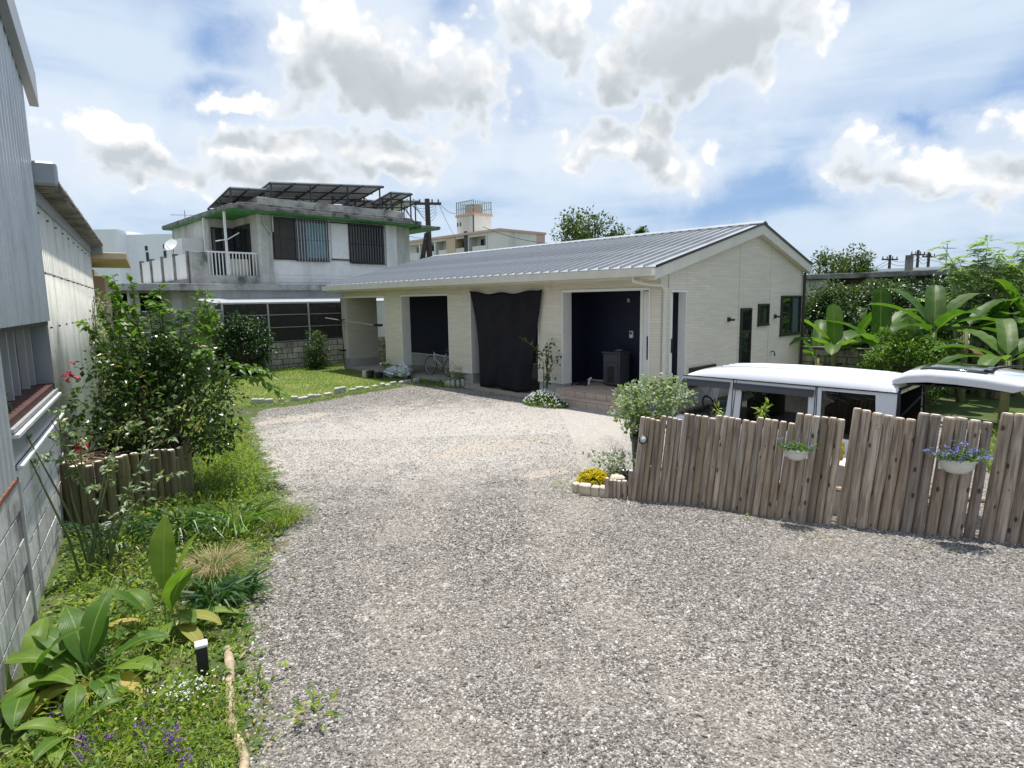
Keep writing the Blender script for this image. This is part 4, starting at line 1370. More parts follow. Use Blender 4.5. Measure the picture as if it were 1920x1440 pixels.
boxpart('inner_screen', (-3.4, .95, -.9, 2.4, 1.0, 1.42), mesh_m, sc)
# pale corrugated lean-to roof above it
def corrugated(L, H, pitch, amp, seg=6):
    n = int(L / pitch * seg)
    V = []
    for i in range(n + 1):
        x = L * i / n
        y = amp * math.cos(2 * math.pi * x / pitch)
        V += [(x, y, 0), (x, y, H)]
    return V, [(2 * i, 2 * i + 2, 2 * i + 3, 2 * i + 1) for i in range(n)]


lt, N, p, out = new_mat('translucent_sheet')
p.inputs['Base Color'].default_value = (.75, .78, .8, 1); p.inputs['Roughness'].default_value = .5
t2 = N.add('ShaderNodeBsdfTranslucent'); t2.inputs[0].default_value = (.8, .84, .88, 1)
mx = N.add('ShaderNodeMixShader'); mx.inputs[0].default_value = .5
N.l.new(p.outputs[0], mx.inputs[1]); N.l.new(t2.outputs[0], mx.inputs[2]); N.l.new(mx.outputs[0], out.inputs[0])
lr = thing('lean_to_roof', 'white corrugated plastic roof over the mesh screened lean-to', 'canopy', gw(14.45, -3.75, 2.42), RZV)
V, F = corrugated(7.6, 2.5, .076, .012)
V = [(x, z, y + .07 * z) for x, y, z in V]
me = np_mesh('sheet', V, quads=F, mat=lt); o = link('sheet', me, lr)
boxpart('edge_trim', (0, -.02, -.03, 7.6, .0, .0), mat['alu'], lr)

ls = thing('garden_screen', 'grey mesh fence with pale rails left of the screened lean-to', 'fence', gw(14.4, -6.4, 0), RZV)
grm = M('grey_netting', (.20, .20, .195), .9, var=.15)
for a in (0, 1.42): boxpart('net_panel', (a + .02, 0, .35, a + 1.40, .01, 2.16), grm, ls)
for a in (0, 1.41, 2.83): boxpart('post', (a - .02, -.02, -.1, a + .02, .02, 2.2), mat['steel'], ls)
for z in (.55, 1.1, 1.55, 2.18): boxpart('rail', (0, -.045, z - .018, 2.83, -.022, z + .018), mat['alu'], ls)

# ================================================================== HOUSE
HO = gw(17, 0, 0)
hs = thing('house', 'two storey concrete house with green soffit, balcony and solar racks on its roof', 'house', HO, GA)
boxpart('lower_wall', (-8, -3.2, -.1, 0, 8.6, 2.87), mat['render_w'], hs)
boxpart('floor_slab', (-8.2, -5.9, 2.87, .38, 8.9, 3.11), mat['conc'], hs, .01)
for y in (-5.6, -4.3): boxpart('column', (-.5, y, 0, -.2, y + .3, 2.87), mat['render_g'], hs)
boxpart('carport_wall', (-6, -5.8, 0, -5.9, -3.2, 2.87), mat['dark'], hs)
boxpart('upper_wall', (-7, -.68, 3.11, 0, 5.0, 5.74), mat['render_w'], hs)
boxpart('upper_wall', (-7, 5.0, 3.11, -.05, 5.8, 5.74), mat['render_g'], hs)
for k in range(3): boxpart('siding_line', (.0, -.67, 3.2 + k * .14, .02, 4.4, 3.325 + k * .14), mat['render_w'], hs)
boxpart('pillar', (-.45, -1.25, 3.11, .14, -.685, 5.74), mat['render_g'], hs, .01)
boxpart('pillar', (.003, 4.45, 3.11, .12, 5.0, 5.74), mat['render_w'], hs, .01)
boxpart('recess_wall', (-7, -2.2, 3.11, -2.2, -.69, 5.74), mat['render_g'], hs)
sd_ = MB()
for a, b in ((-2.15, -1.72), (-1.68, -1.2)):
    o = boxpart('sliding_door', (-2.19, a, 3.3, -2.15, b, 5.4), mat['bronze'], hs)
    boxpart('pane', (-2.149, a + .05, 3.36, -2.14, b - .05, 5.34), mat['pane'], o)
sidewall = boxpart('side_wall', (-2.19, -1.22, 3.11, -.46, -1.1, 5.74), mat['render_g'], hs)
for a, b in ((-2.1, -1.35), (-1.3, -.6)):
    o = boxpart('side_door', (a, -1.27, 3.3, b, -1.221, 5.45), mat['bronze'], hs)
    boxpart('pane', (a + .05, -1.279, 3.36, b - .05, -1.271, 5.4), mat['pane'], o)
boxpart('balcony_kerb', (-.1, -3.1, 3.11, .1, -1.25, 3.43), mat['conc'], hs)
boxpart('parapet_end', (-.2, -3.62, 3.11, .12, -3.1, 4.26), mat['conc'], hs, .01)
boxpart('post', (-.04, -2.40, 3.43, .04, -2.33, 5.74), mat['white_frame'], hs)
boxpart('post', (-2.3, -2.40, 3.43, -2.2, -2.3, 5.74), mat['white_frame'], hs)
boxpart('storage_wall', (-4.2, -3.0, 3.11, -3.0, -2.22, 5.0), mat['render_w'], hs)
rl = MB().box(-.02, -3.1, 4.24, .03, -1.25, 4.30).build('railing', mat['white_frame'], hs)
for k in range(15):
    y = -3.04 + k * .122
    boxpart('baluster', (-.01, y, 3.43, .02, y + .032, 4.24), mat['white_frame'], rl)
for k in range(5):
    x = -.35 - k * 1.6
    boxpart('parapet_post', (x - .09, -3.66, 3.11, x + .09, -3.50, 4.28), mat['conc_dark'], hs)
    if k < 4: boxpart('parapet_panel', (x - 1.51, -3.61, 3.3, x - .09, -3.55, 4.2), mat['render_w'], hs)
boxpart('parapet_sill', (-7.0, -3.68, 3.112, -.2, -3.46, 3.3), mat['conc_dark'], hs)
# roof slab with green underside, dark ledge and beam
boxpart('roof_slab', (-7.6, -2.45, 5.78, .80, 5.9, 5.93), mat['conc_dark'], hs, .008)
boxpart('roof_slab', (-5.6, 5.9, 5.66, .75, 7.0, 5.78), mat['conc_dark'], hs, .008)
boxpart('soffit', (-7.55, -2.42, 5.745, .76, 5.88, 5.777), mat['green'], hs)
boxpart('soffit', (-5.5, 5.9, 5.63, .72, 6.95, 5.658), mat['green'], hs)
boxpart('gutter_ledge', (-7.4, -2.0, 5.93, .55, 5.6, 6.06), mat['conc_dark'], hs, .01)
boxpart('roof_beam', (-.28, -1.2, 6.06, .25, 5.4, 6.36), mat['conc'], hs, .012)
boxpart('roof_beam', (-6, -1.2, 6.06, -.29, -.95, 6.34), mat['conc'], hs, .012)
MB().tube([(.18, -1.0, 5.7), (.2, -1.0, 5.4), (.2, -.75, 5.05), (.2, -.75, 4.95)], .05, 8).build('drain_pipe', mat['render_g'], hs)
MB().tube([(.19, -.66, 5.72), (.19, -.66, 5.1)], .035, 8).build('drain_pipe', mat['render_g'], hs)
MB().tube([(.05, -2.75, 4.65), (.06, -2.3, 4.75), (.06, -1.9, 5.0)], .02, 6).build('pipe', mat['white_frame'], hs)
tag(boxpart('storage_box', (-.55, -2.25, 3.115, -.12, -1.55, 4.05), M('cream_appliance', (.58, .53, .42), .6), None, .02), 'cream storage box standing behind the balcony railing', 'box').matrix_world = Matrix.Translation(HO) @ Matrix.Rotation(GA, 4, 'Z')


def hwin(y0, y1, z0, z1, half=None, bars=10, curtain=None):
    fr = MB(); t = .06
    fr.box(.001, y0, z0, .07, y0 + t, z1).box(.001, y1 - t, z0, .07, y1, z1).box(.001, y0 + t, z0, .07, y1 - t, z0 + t).box(.001, y0 + t, z1 - t, .07, y1 - t, z1)
    o = fr.build('window_frame', mat['bronze'], hs)
    boxpart('pane', (.002, y0 + t, z0 + t, .012, y1 - t, z1 - t), mat['pane'], o)
    ya = y0
    if half:
        boxpart('shutter', (.013, y0 + t, z0 + t, .10, half, z1 - t), mat['bronze'], o)
        MB().box(.1005, y0 + .3, z0 + .1, .115, y0 + .33, z1 - .1).box(.1005, y0 + t, (z0 + z1) / 2 - .02, .116, half, (z0 + z1) / 2 + .02).build('shutter_rail', mat['bronze'], o)
        ya = half
    if curtain:
        cm = M('turquoise_curtain', (.16, .30, .33), .85)
        n = 20; V = []
        for i in range(n + 1):
            y = curtain[0] + (curtain[1] - curtain[0]) * i / n
            V += [(.016 + .004 * (i % 2), y, z0 + .12), (.016 + .004 * (i % 2), y, z1 - .12)]
        link('curtain', np_mesh('curtain', V, quads=[(2 * i, 2 * i + 2, 2 * i + 3, 2 * i + 1) for i in range(n)], mat=cm), o)
    bs = (y1 - ya) / (bars + 1)
    for k in range(bars):
        y = ya + bs * (k + 1)
        boxpart('bar', (.14, y - .014, z0 - .02, .165, y + .014, z1 - .04), mat['rack'] if not curtain else mat['steel'], o)
    boxpart('grille_rail', (.128, ya, z0 - .04, .139, y1, z0 + .0), mat['rack'], o)
    boxpart('grille_rail', (.128, ya, (z0 + z1) / 2 - .02, .139, y1, (z0 + z1) / 2 + .01), mat['rack'], o)
    boxpart('grille_rail', (.07, ya, z1 - .09, .139, y1, z1 - .05), mat['rack'], o)
    return o


hwin(-.66, 1.70, 4.07, 5.70, half=.22, bars=11, curtain=(.75, 1.6))
hwin(2.66, 4.36, 4.04, 5.70, bars=12)
boxpart('storm_shutter_box', (.001, 1.84, 4.2, .05, 2.6, 5.62), mat['render_w'], hs)
MB().box(.001, 1.80, 4.13, .06, 2.66, 4.17).box(.001, 1.80, 5.65, .06, 2.66, 5.69).build('track', mat['bronze'], hs)

# solar racks on the roof
def rack(label, pts, nx_, ny_, zroof, posts):
    """pts: front-left, front-right, back-right, back-left as (u, v, z)"""
    P = [Vector((17 - u, v, z)) for u, v, z in pts]
    base = (P[0] + P[1] + P[2] + P[3]) / 4
    t = thing('solar_rack', label, 'solar panels', Matrix.Rotation(GA, 3, 'Z') @ Vector((base.x, base.y, zroof)) + HO, GA, 'solar racks on the house roof')
    o0 = Vector((base.x, base.y, zroof))
    def at(s, r, dz=0):
        a = P[0].lerp(P[1], s); b = P[3].lerp(P[2], s)
        return a.lerp(b, r) + Vector((0, 0, dz)) - o0
    for i in range(nx_):
        for j in range(ny_):
            s0, s1 = (i + .01) / nx_, (i + .99) / nx_; r0, r1 = (j + .01) / ny_, (j + .99) / ny_
            m_ = MB()
            q = [at(s0, r0), at(s1, r0), at(s1, r1), at(s0, r1)]; up = Vector((0, 0, .035))
            m_._add(q + [c_ + up for c_ in q], [(0, 3, 2, 1), (4, 5, 6, 7), (0, 1, 5, 4), (1, 2, 6, 5), (2, 3, 7, 6), (3, 0, 4, 7)])
            m_.build('solar_panel', mat['solar'], t)
    for i in range(nx_ + 1):
        MB().tube([at(i / nx_, -.02, -.03), at(i / nx_, 1.02, -.03)], .032, 4).build('rafter', mat['rack'], t)
    for j in range(ny_ + 1):
        MB().tube([at(-.01, j / ny_, -.06), at(1.01, j / ny_, -.06)], .034, 4).build('beam', mat['rack'], t)
    for s in posts:
        for r in (.04, .5, .96):
            a = at(s, r, -.06)
            MB().tube([a, (a.x, a.y, 0)], .035, 4).build('post', mat['rack'], t)
        a = at(s, .04, -.1); b = at(s, .5, 0); MB().tube([(a.x, a.y, a.z * .2), (b.x, b.y, b.z - .08)], .018, 4).build('brace', mat['rack'], t)


rack('large front solar rack seen from beneath, in the middle of the house roof', [(16.75, -.7, 6.93), (16.75, 4.3, 7.36), (19.6, 4.3, 6.93), (19.6, -.7, 6.50)], 5, 3, 6.06, (.02, .34, .67, .98))
rack('low solar rack at the left end of the house roof, over the balcony', [(16.9, -2.14, 6.60), (16.9, -.76, 6.68), (19.3, -.76, 6.26), (19.3, -2.14, 6.14)], 2, 3, 5.93, (.05, .95))
rack('small raised solar rack at the right of the roof, above the lowest one', [(17.0, 4.85, 7.20), (17.0, 6.0, 7.26), (18.6, 6.0, 7.0), (18.6, 4.85, 6.94)], 2, 2, 5.93, (.05, .95))
rack('rearmost solar rack at the far right of the roof beside the pole', [(18.7, 3.9, 6.98), (18.7, 7.6, 7.3), (20.8, 7.6, 7.0), (20.8, 3.9, 6.68)], 4, 2, 5.93, (.05, .5, .95))

# satellite dish, antenna on balcony parapet
sdish = thing('satellite_dish', 'white satellite dish on the balcony parapet of the concrete house', 'dish', HO + Matrix.Rotation(GA, 3, 'Z') @ Vector((-2.2, -3.55, 4.25)), GA)
MB().tube([(0, 0, 0), (0, 0, .28)], .02, 6).build('mast', mat['steel'], sdish)
dm = MB(); n = 20
prof = [(r, .3 * r * r) for r in (0.001, .09, .18, .25)]
dm.lathe(prof, (0, 0, 0), 20)
o = dm.build('dish', mat['white_frame'], sdish); o.location = (0.05, -.08, .38); o.rotation_euler = (math.radians(60), 0, math.radians(40)); o.scale = (1, 1, 1)
s_ = o.modifiers.new('t', 'SOLIDIFY'); s_.thickness = .012
MB().tube([(.03, -.05, .12), (.3, -.30, .30)], .01, 5).build('feed_arm', mat['steel'], sdish)


def antenna(label, loc, h, rz=0, s=1.0):
    t = thing('tv_antenna', label, 'antenna', loc, rz)
    MB().tube([(0, 0, 0), (0, 0, h)], .025 * s, 5).build('mast', mat['steel'], t)
    b = MB(); b.tube([(-.7 * s, 0, h * .82), (.7 * s, 0, h * .82)], .015 * s, 4)
    for k in range(6): b.tube([((-.6 + k * .22) * s, -.25 * s, h * .82), ((-.6 + k * .22) * s, .25 * s, h * .82)], .008 * s, 4)
    b.build('aerial', mat['steel'], t)
    return t


def atY(px, py, Y):
    d = FW + (px - 960) / FOC * CR - (py - 720) / FOC * CU
    return Vector((0, 0, CAMZ)) + d * (Y / d.y)


a = atY(350, 443, 55)
antenna('tall thin television antenna on the white building at the far left', a, 2.2, .3, 1.6)

# ---------------------------------------------------------- far buildings
wb = thing('white_building', 'large plain white building with slit windows behind the house on the left', 'building', (-43, 60, 0))
boxpart('wall', (-14, -1.4, 0, 6.3, 12, 9.5), mat['far_white'], wb)
boxpart('wall', (6.3, 0, 0, 22, 12, 9.15), mat['far_white'], wb)
for px, y0_, y1_ in ((274, 461, 470), (276, 473, 502), (308, 458, 466), (309, 470, 486), (346, 487, 489)):
    a = atY(px, y0_, 60); b = atY(px, y1_, 60)
    o = boxpart('window', (a.x + 43 - (.13 if px < 340 else 1.2), -.03, b.z, a.x + 43 + (.13 if px < 340 else 1.2), .05, a.z), mat['pane'], wb)
boxpart('door', (atY(281, 540, 60).x + 43 - .3, -.04, 4.0, atY(281, 540, 60).x + 43 + .3, .05, 5.7), mat['dark'], wb)
gb = thing('low_house', 'low pale roofed outbuilding in front of the white building', 'building', atY(215, 575, 34), .2)
gb.location.z = 0
MB().prism([(-3, 2.6), (5, 2.6), (5, 2.8), (-3, 2.8)], 'y', -1, 3).build('roof', mat['blue_sheet'], gb)
boxpart('wall', (-2.8, -.8, 0, 4.8, 2.8, 2.6), mat['render_g'], gb)
MB().prism([(-1.0, 2.8), (4.5, 2.8), (3.4, 4.2)], 'y', 1, 9).build('roof', mat['far_white'], gb)

AP = Vector((-1.4, 90, 0))
ap = thing('apartment_block', 'cream apartment block with salmon edges and a roof tower beyond the workshop roof', 'building', AP, GA)
boxpart('wall', (-27, 1.6, 0, 0, 9.2, 12.4), mat['apt'], ap)
boxpart('end_wall', (-2.6, -.05, 0, .05, 9.3, 12.3), mat['apt'], ap)
boxpart('corner_band', (-.2, 7.6, 0, .12, 9.35, 12.3), mat['salmon'], ap)
boxpart('roof_top', (-27.0, -.2, 12.3, .1, 9.3, 12.5), mat['apt'], ap)
MB().box(-27.2, -.4, 12.3, .3, -.2, 12.62).box(.1, -.2, 12.3, .3, 9.5, 12.62).box(-27.2, 9.3, 12.3, .1, 9.5, 12.62).build('roof_edge', mat['salmon'], ap)
for k in range(5):
    x1 = -2.6 - k * 4.2
    for fl in (2, 3):
        z = fl * 3.05 + .3
        boxpart('balcony_front', (x1 - 3.6, -.0, z - .1, x1 - .6, .15, z + 1.05), mat['apt'], ap)
        boxpart('balcony_slab', (x1 - 4.2, -.05, z - .32, x1, 1.6, z - .1), mat['salmon'], ap)
        o = boxpart('window', (x1 - 3.4, 1.55, z + .1, x1 - 1.7, 1.6, z + 2.2), mat['pane'], ap)
        boxpart('frame', (x1 - 2.6, 1.52, z + .1, x1 - 2.52, 1.549, z + 2.2), mat['alu'], o)
        boxpart('window', (x1 - 1.5, 1.55, z + .9, x1 - .7, 1.6, z + 2.1), mat['pane'], ap)
        boxpart('fascia', (x1 - 4.2, 0, z + 2.45, x1, .2, z + 2.95), mat['apt'], ap)
    boxpart('column', (x1 - .5, -.02, 0, x1 - .15, 1.6, 12.3), mat['apt'], ap)
boxpart('stair_column', (-12.4, -.1, 0, -10.2, 1.5, 12.35), mat['beige'], ap)
boxpart('pipe', (-7.9, -.2, 0, -7.2, -.06, 12.9), mat['rack'], ap)
ti = Matrix.Rotation(-GA, 3, 'Z')
ta = ti @ (atY(858, 440, 98) - AP); tb = ti @ (atY(921, 440, 98) - AP)
cx, cy = (ta.x + tb.x) / 2, (ta.y + tb.y) / 2
boxpart('tower', (cx - 2.05, cy - 1.8, 12.3, cx + 2.05, cy + 1.8, 15.3), mat['apt'], ap)
boxpart('tower_edge', (cx - 2.2, cy - 1.95, 15.3, cx + 2.2, cy + 1.95, 15.65), mat['salmon'], ap)
for a_ in (-.9, -.2): boxpart('window', (cx - 2.0 + a_ + .9, cy - 1.84, 13.9, cx - 1.7 + a_ + .9, cy - 1.79, 14.5), mat['pane'], ap)
boxpart('pipe', (cx + 1.95, cy - 1.95, 12.4, cx + 2.1, cy - 1.81, 15.3), mat['rack'], ap)
wt = MB(); wt.cyl((cx, cy, 15.65), (cx, cy, 17.1), 1.25, 1.25, 16)
wt.build('water_tank', mat['tan'], ap)
cg = MB()
for i in range(9):
    x = cx - 2.0 + i * .5
    for y in (cy - 1.8, cy + 1.8): cg.box(x - .05, y - .05, 15.65, x + .05, y + .05, 17.5)
    for xx in (cx - 2.0, cx + 2.0): cg.box(xx - .05, cy - 1.8 + i * .45 - .05, 15.65, xx + .05, cy - 1.8 + i * .45 + .05, 17.5)
for z in (16.4, 17.45):
    cg.box(cx - 2.08, cy - 1.9, z, cx + 2.08, cy - 1.75, z + .1).box(cx - 2.08, cy + 1.75, z, cx + 2.08, cy + 1.9, z + .1)
cg.build('cage', M('pale_green_cage', (.38, .46, .42), .6), ap)

# old concrete building behind the banana plants
OB = gw(4.5, 16.0, -.6)
ob = thing('concrete_building', 'long low old concrete building overgrown with vines at the right', 'building', OB, RZU)
boxpart('wall', (0, 1.2, 0, 30, 8, 3.6), mat['conc_dark'], ob)
boxpart('roof_slab', (-.4, -.3, 3.62, 31, 8.4, 3.82), mat['conc_dark'], ob, .01)
boxpart('side_wall', (0, -.1, 0, 2.2, 1.2, 3.6), mat['conc'], ob)
for k in range(6):
    x = 3.6 + k * 4.1
    boxpart('column', (x, -.1, 0, x + .3, .2, 3.6), mat['conc'], ob)
    o = boxpart('window', (x + .9, 1.17, 1.2, x + 3.4, 1.199, 2.9), mat['pane'], ob)
    boxpart('frame', (x + 2.1, 1.15, 1.2, x + 2.18, 1.169, 2.9), mat['steel'], o)
sp_ = loc_in(OB, RZU, ray_plane(1704, 500, OB, GV))
boxpart('roof_stub', (sp_.x - .11, -.1, 3.82, sp_.x + .11, .12, 4.40), mat['conc_dark'], ob)
fb = thing('far_shed', 'long pale roofed building just showing over the old concrete building', 'building', atY(1760, 500, 48) * Vector((1, 1, 0)) if False else Vector((atY(1760, 500, 48).x, 48, 0)), RZU)
boxpart('roof', (-9, 0, 4.25, 22, 8, 4.45), mat['far_white'], fb)
boxpart('wall', (-8.8, .3, 0, 21.8, 7.8, 4.25), mat['render_g'], fb)


def util_pole(label, px, ytop, Y, h_above, arm=1.0, group='distant utility poles', rz=0.3):
    a = atY(px, ytop, Y)
    t = thing('utility_pole', label, 'pole', (a.x, Y, 0), rz, group)
    k = Y / 60
    MB().cyl((0, 0, 0), (0, 0, a.z), .17 * k, .12 * k, 7).build('pole', mat['pole'], t)
    b = MB(); b.box(-.9 * arm * k, -.05, a.z - .5 * k, .9 * arm * k, .05, a.z - .36 * k)
    b.build('crossarm', mat['pole'], t)
    for s in (-.8, -.3, .3, .8): MB().cyl((s * arm * k, 0, a.z - .36 * k), (s * arm * k, 0, a.z - .14 * k), .05 * k, n=5).build('insulator', mat['pole'], t)
    return t, a


poles = [util_pole('leftmost of the three distant utility poles over the concrete building', 1669, 478, 62, 2, 1.1),
         util_pole('middle of the three distant utility poles, right of the roof stub', 1722, 469, 60, 2, 1.0),
         util_pole('rightmost of the three distant utility poles, beside the aerial', 1742, 473, 64, 2, .9)]
wire = MB()
for z in (0, .35):
    pts = []
    seq = [atY(1600, 503 + z * 4, 70), poles[0][1] - Vector((0, 0, .4 + z)), poles[1][1] - Vector((0, 0, .4 + z)), poles[2][1] - Vector((0, 0, .4 + z)), atY(1935, 496 + z * 5, 66)]
    for a, b in zip(seq[:-1], seq[1:]):
        for k in range(8):
            t_ = k / 8
            pts.append(a.lerp(b, t_) - Vector((0, 0, .5 * 4 * t_ * (1 - t_))))
    wire.tube(pts, .022, 3)
tag(wire.build('power_line', mat['pole']), 'thin power lines strung between the distant utility poles', 'cable')
a = atY(1773, 503, 40)
antenna('rusty television antenna standing above the old concrete building', a, 1.55, .4, 1.2)

# dark A-frame pole beside the house with its wires
a = atY(800, 373, 33); 
up = thing('utility_pole', 'dark wooden double pole with many wires right of the solar racks', 'pole', (a.x, 33, 0), .1)
MB().cyl((.12, 0, 0), (.02, 0, a.z), .17, .13, 8).build('pole', mat['pole'], up)
MB().cyl((-.75, 0, 2.5), (-.06, 0, a.z - 1.75), .15, .12, 8).build('prop', mat['pole'], up)
MB().box(-.45, -.2, 4.55, .5, .2, 4.68).build('crossarm', mat['pole'], up)
MB().box(-1.1, -.06, a.z - .3, .75, .06, a.z - .18).build('crossarm', mat['pole'], up)
for k in range(6): MB().cyl((-1.0 + k * .32, 0, a.z - .18), (-1.0 + k * .32, 0, a.z - .02), .04, n=5).build('insulator', mat['pole'], up)
wr = MB()
top = Vector((a.x, 33, a.z))
def sag(p, q, s, n=10):
    return [Vector(p).lerp(Vector(q), k / n) - Vector((0, 0, s * 4 * (k / n) * (1 - k / n))) for k in range(n + 1)]
wr.tube(sag(top + Vector((.6, 0, -.2)), atY(860, 398, 60), .3), .016, 3)
wr.tube(sag(atY(905, 425, 60), atY(1045, 457, 60), .35), .03, 3)
wr.tube(sag(top + Vector((.6, 0, -.2)), atY(855, 445, 60), .2), .014, 3)
for k in range(5):
    wr.tube(sag(top + Vector((-1.0 + k * .1, 0, -.2)), top + Vector((.5, 0, -.3 - .12 * k)), .25 + .1 * k, 8), .012, 3)
wr.tube(sag(top + Vector((-1.0, 0, -.25)), atY(752, 446, 30), .3), .012, 3)
wr.tube(sag(top + Vector((.1, 0, -2.0)), atY(768, 443, 31), .05), .012, 3)
tag(wr.build('power_line', mat['pole']), 'tangle of thin black wires on the wooden double pole', 'cable')

# ================================================================ VEHICLES
def loft(m_, secs):
    n = len(secs[0])
    V = [p for s in secs for p in s]
    F = []
    for k in range(len(secs) - 1):
        for i in range(n):
            j = (i + 1) % n
            F.append((k * n + i, k * n + j, (k + 1) * n + j, (k + 1) * n + i))
    F.append(tuple(range(n))); F.append(tuple(range((len(secs) - 1) * n, len(secs) * n)))
    m_._add(V, F)


def vehicle(t, hw, belt, drip, crown, xr, prof, roofx, pillars, panes, wheels, wr, tw=.09, paint='carwhite', glass='carglass'):
    """prof: (x, half width, z low, z top) stations of the lower body"""
    m_ = MB(); m_.s = True
    secs = []
    for x, w, zl, zt in prof:
        secs.append([(x, -w * .9, zl), (x, -w, zl + .12), (x, -w, zt - .16), (x, -w + .025, zt - .05), (x, -w + .06, zt), (x, w - .06, zt), (x, w - .025, zt - .05), (x, w, zt - .16), (x, w, zl + .12), (x, w * .9, zl)])
    loft(m_, secs)
    o = m_.build('body', mat[paint], t)
    e = o.modifiers.new('e', 'EDGE_SPLIT'); e.split_angle = math.radians(40)
    # roof shell
    m_ = MB(); m_.s = True
    secs = []
    for x, k, zd, zc in roofx:
        w = (hw - tw) * k
        ring = []
        for a in range(0, 11):
            th = math.pi * a / 10
            cx_ = -math.cos(th); sx = math.sin(th)
            ring.append((x, w * math.copysign(abs(cx_) ** .55, cx_), zd + (zc - zd) * sx ** .6))
        ring += [(x, w * .96, zd - .02), (x, -w * .96, zd - .02)]
        secs.append(ring)
    loft(m_, secs)
    o = m_.build('roof', mat[paint], t)
    e = o.modifiers.new('e', 'EDGE_SPLIT'); e.split_angle = math.radians(50)
    yb, yt = hw - .03, hw - tw
    for s in (-1, 1):
        for (xb, xt, wb_, wt_, col) in pillars:
            P = MB()
            q = [(xb, s * yb, belt - .03), (xb + wb_, s * yb, belt - .03), (xt + wt_, s * yt, drip), (xt, s * yt, drip)]
            q2 = [(a, b - s * .05, c_) for a, b, c_ in q]
            P._add(q + q2, [(0, 1, 2, 3), (7, 6, 5, 4), (0, 4, 5, 1), (1, 5, 6, 2), (2, 6, 7, 3), (3, 7, 4, 0)])
            P.build('pillar', mat[col], t)
        for (xb0, xb1, xt0, xt1, g_) in panes:
            P = MB()
            zt_ = drip - .055; kk = (zt_ - belt) / (drip - belt); y2 = yb + (yt - yb) * kk
            q = [(xb0, s * (yb - .014), belt - .01), (xb1, s * (yb - .014), belt - .01), (xt1, s * (y2 - .014), zt_), (xt0, s * (y2 - .014), zt_)]
            P._add(q, [(0, 1, 2, 3)])
            P.build('side_window', mat[g_], t)
            P = MB()
            q = [(xb0, s * y2, zt_), (xb1, s * y2, zt_), (xt1 + .02, s * yt, drip - .003), (xt0 - .02, s * yt, drip - .003)]
            q = [(xt0 - .02, s * y2 * 1.0, zt_), (xt1 + .02, s * y2, zt_), (xt1 + .02, s * yt, drip), (xt0 - .02, s * yt, drip)]
            q2 = [(a, b - s * .03, c_) for a, b, c_ in q]
            P._add(q + q2, [(0, 1, 2, 3), (7, 6, 5, 4), (0, 4, 5, 1), (1, 5, 6, 2), (2, 6, 7, 3), (3, 7, 4, 0)])
            P.build('door_top', mat[paint], t)
        for xw in wheels:
            yo = hw - .02
            w_ = MB(); w_.cyl((xw, s * yo, wr), (xw, s * (yo - .17), wr), wr, n=24)
            o = w_.build('wheel', mat['rubber'], t)
            r_ = MB(); r_.cyl((xw, s * (yo + .006), wr), (xw, s * (yo - .05), wr), wr * .62, n=20)
            r_.build('rim', mat['steel'], o)
    boxpart('underbody', (xr[0] + .15, -hw * .8, wr * .5, xr[1] - .15, hw * .8, wr + .05), mat['rubber'], t)


vt = thing('van', 'small white van parked behind the log fence with its tailgate raised', 'van', gw(-3.07, -1.23, -.6), GA)
HW = .7375
vehicle(vt, HW, 1.02, 1.70, 1.885, (-1.7, 1.7),
        [(-1.72, .60, .30, .78), (-1.68, .70, .24, .98), (-1.45, HW, .22, 1.05), (1.55, HW, .22, 1.03), (1.66, .71, .24, 1.0), (1.70, .66, .30, .95)],
        [(-1.44, .90, 1.655, 1.665), (-1.36, .955, 1.685, 1.735), (-1.22, .99, 1.70, 1.79), (-.95, 1.0, 1.70, 1.845), (-.5, 1.0, 1.70, 1.875), (.6, 1.0, 1.70, 1.885), (1.3, 1.0, 1.70, 1.87), (1.58, .985, 1.70, 1.83), (1.655, .95, 1.69, 1.76)],
        [(-1.62, -1.42, .07, .07, 'carwhite'), (-.66, -.60, .10, .09, 'carwhite'), (-.53, -.50, .10, .09, 'carwhite'), (.58, .56, .10, .10, 'carwhite'), (.70, .68, .05, .05, 'carwhite'), (1.45, 1.40, .22, .25, 'carwhite')],
        [(-1.56, -.63, -1.36, -.58, 'clearglass'), (-.44, .60, -.42, .58, 'carglass'), (.74, 1.47, .72, 1.42, 'carglass')],
        (-1.15, 1.15), .28)
fr = MB()
for s in (-1, 1):
    fr.box(-1.42, s * (HW - .085), 1.688, 1.66, s * (HW - .07), 1.703)
fr.build('drip_seal', mat['black'], vt)
for xs in (-.555, .655, 1.66):
    for s in (-1, 1):
        P = MB(); P.tube([(xs, s * (HW - .026), 1.02), (xs, s * (HW - .087), 1.69)], .006, 4); P.tube([(xs, s * (HW + .001), .4), (xs, s * (HW + .001), .98)], .006, 4)
        P.build('door_gap', mat['black'], vt)
vis = M('smoked_visor', (.02, .02, .022), .15, spec=.6)
for s in (-1, 1):
    for a, b, sl in ((-1.40, -.60, .0), (-.54, .64, 0)):
        P = MB()
        q = [(a - (.07 if a < -1 else 0), s * (HW - .035), 1.545), (b, s * (HW - .035), 1.545), (b, s * (HW - .072), 1.645), (a, s * (HW - .072), 1.645)]
        q2 = [(x_, y_ - s * .012, z_) for x_, y_, z_ in q]
        P._add(q + q2, [(0, 1, 2, 3), (7, 6, 5, 4), (0, 4, 5, 1), (1, 5, 6, 2), (2, 6, 7, 3), (3, 7, 4, 0)])
        P.build('window_visor', vis, vt)
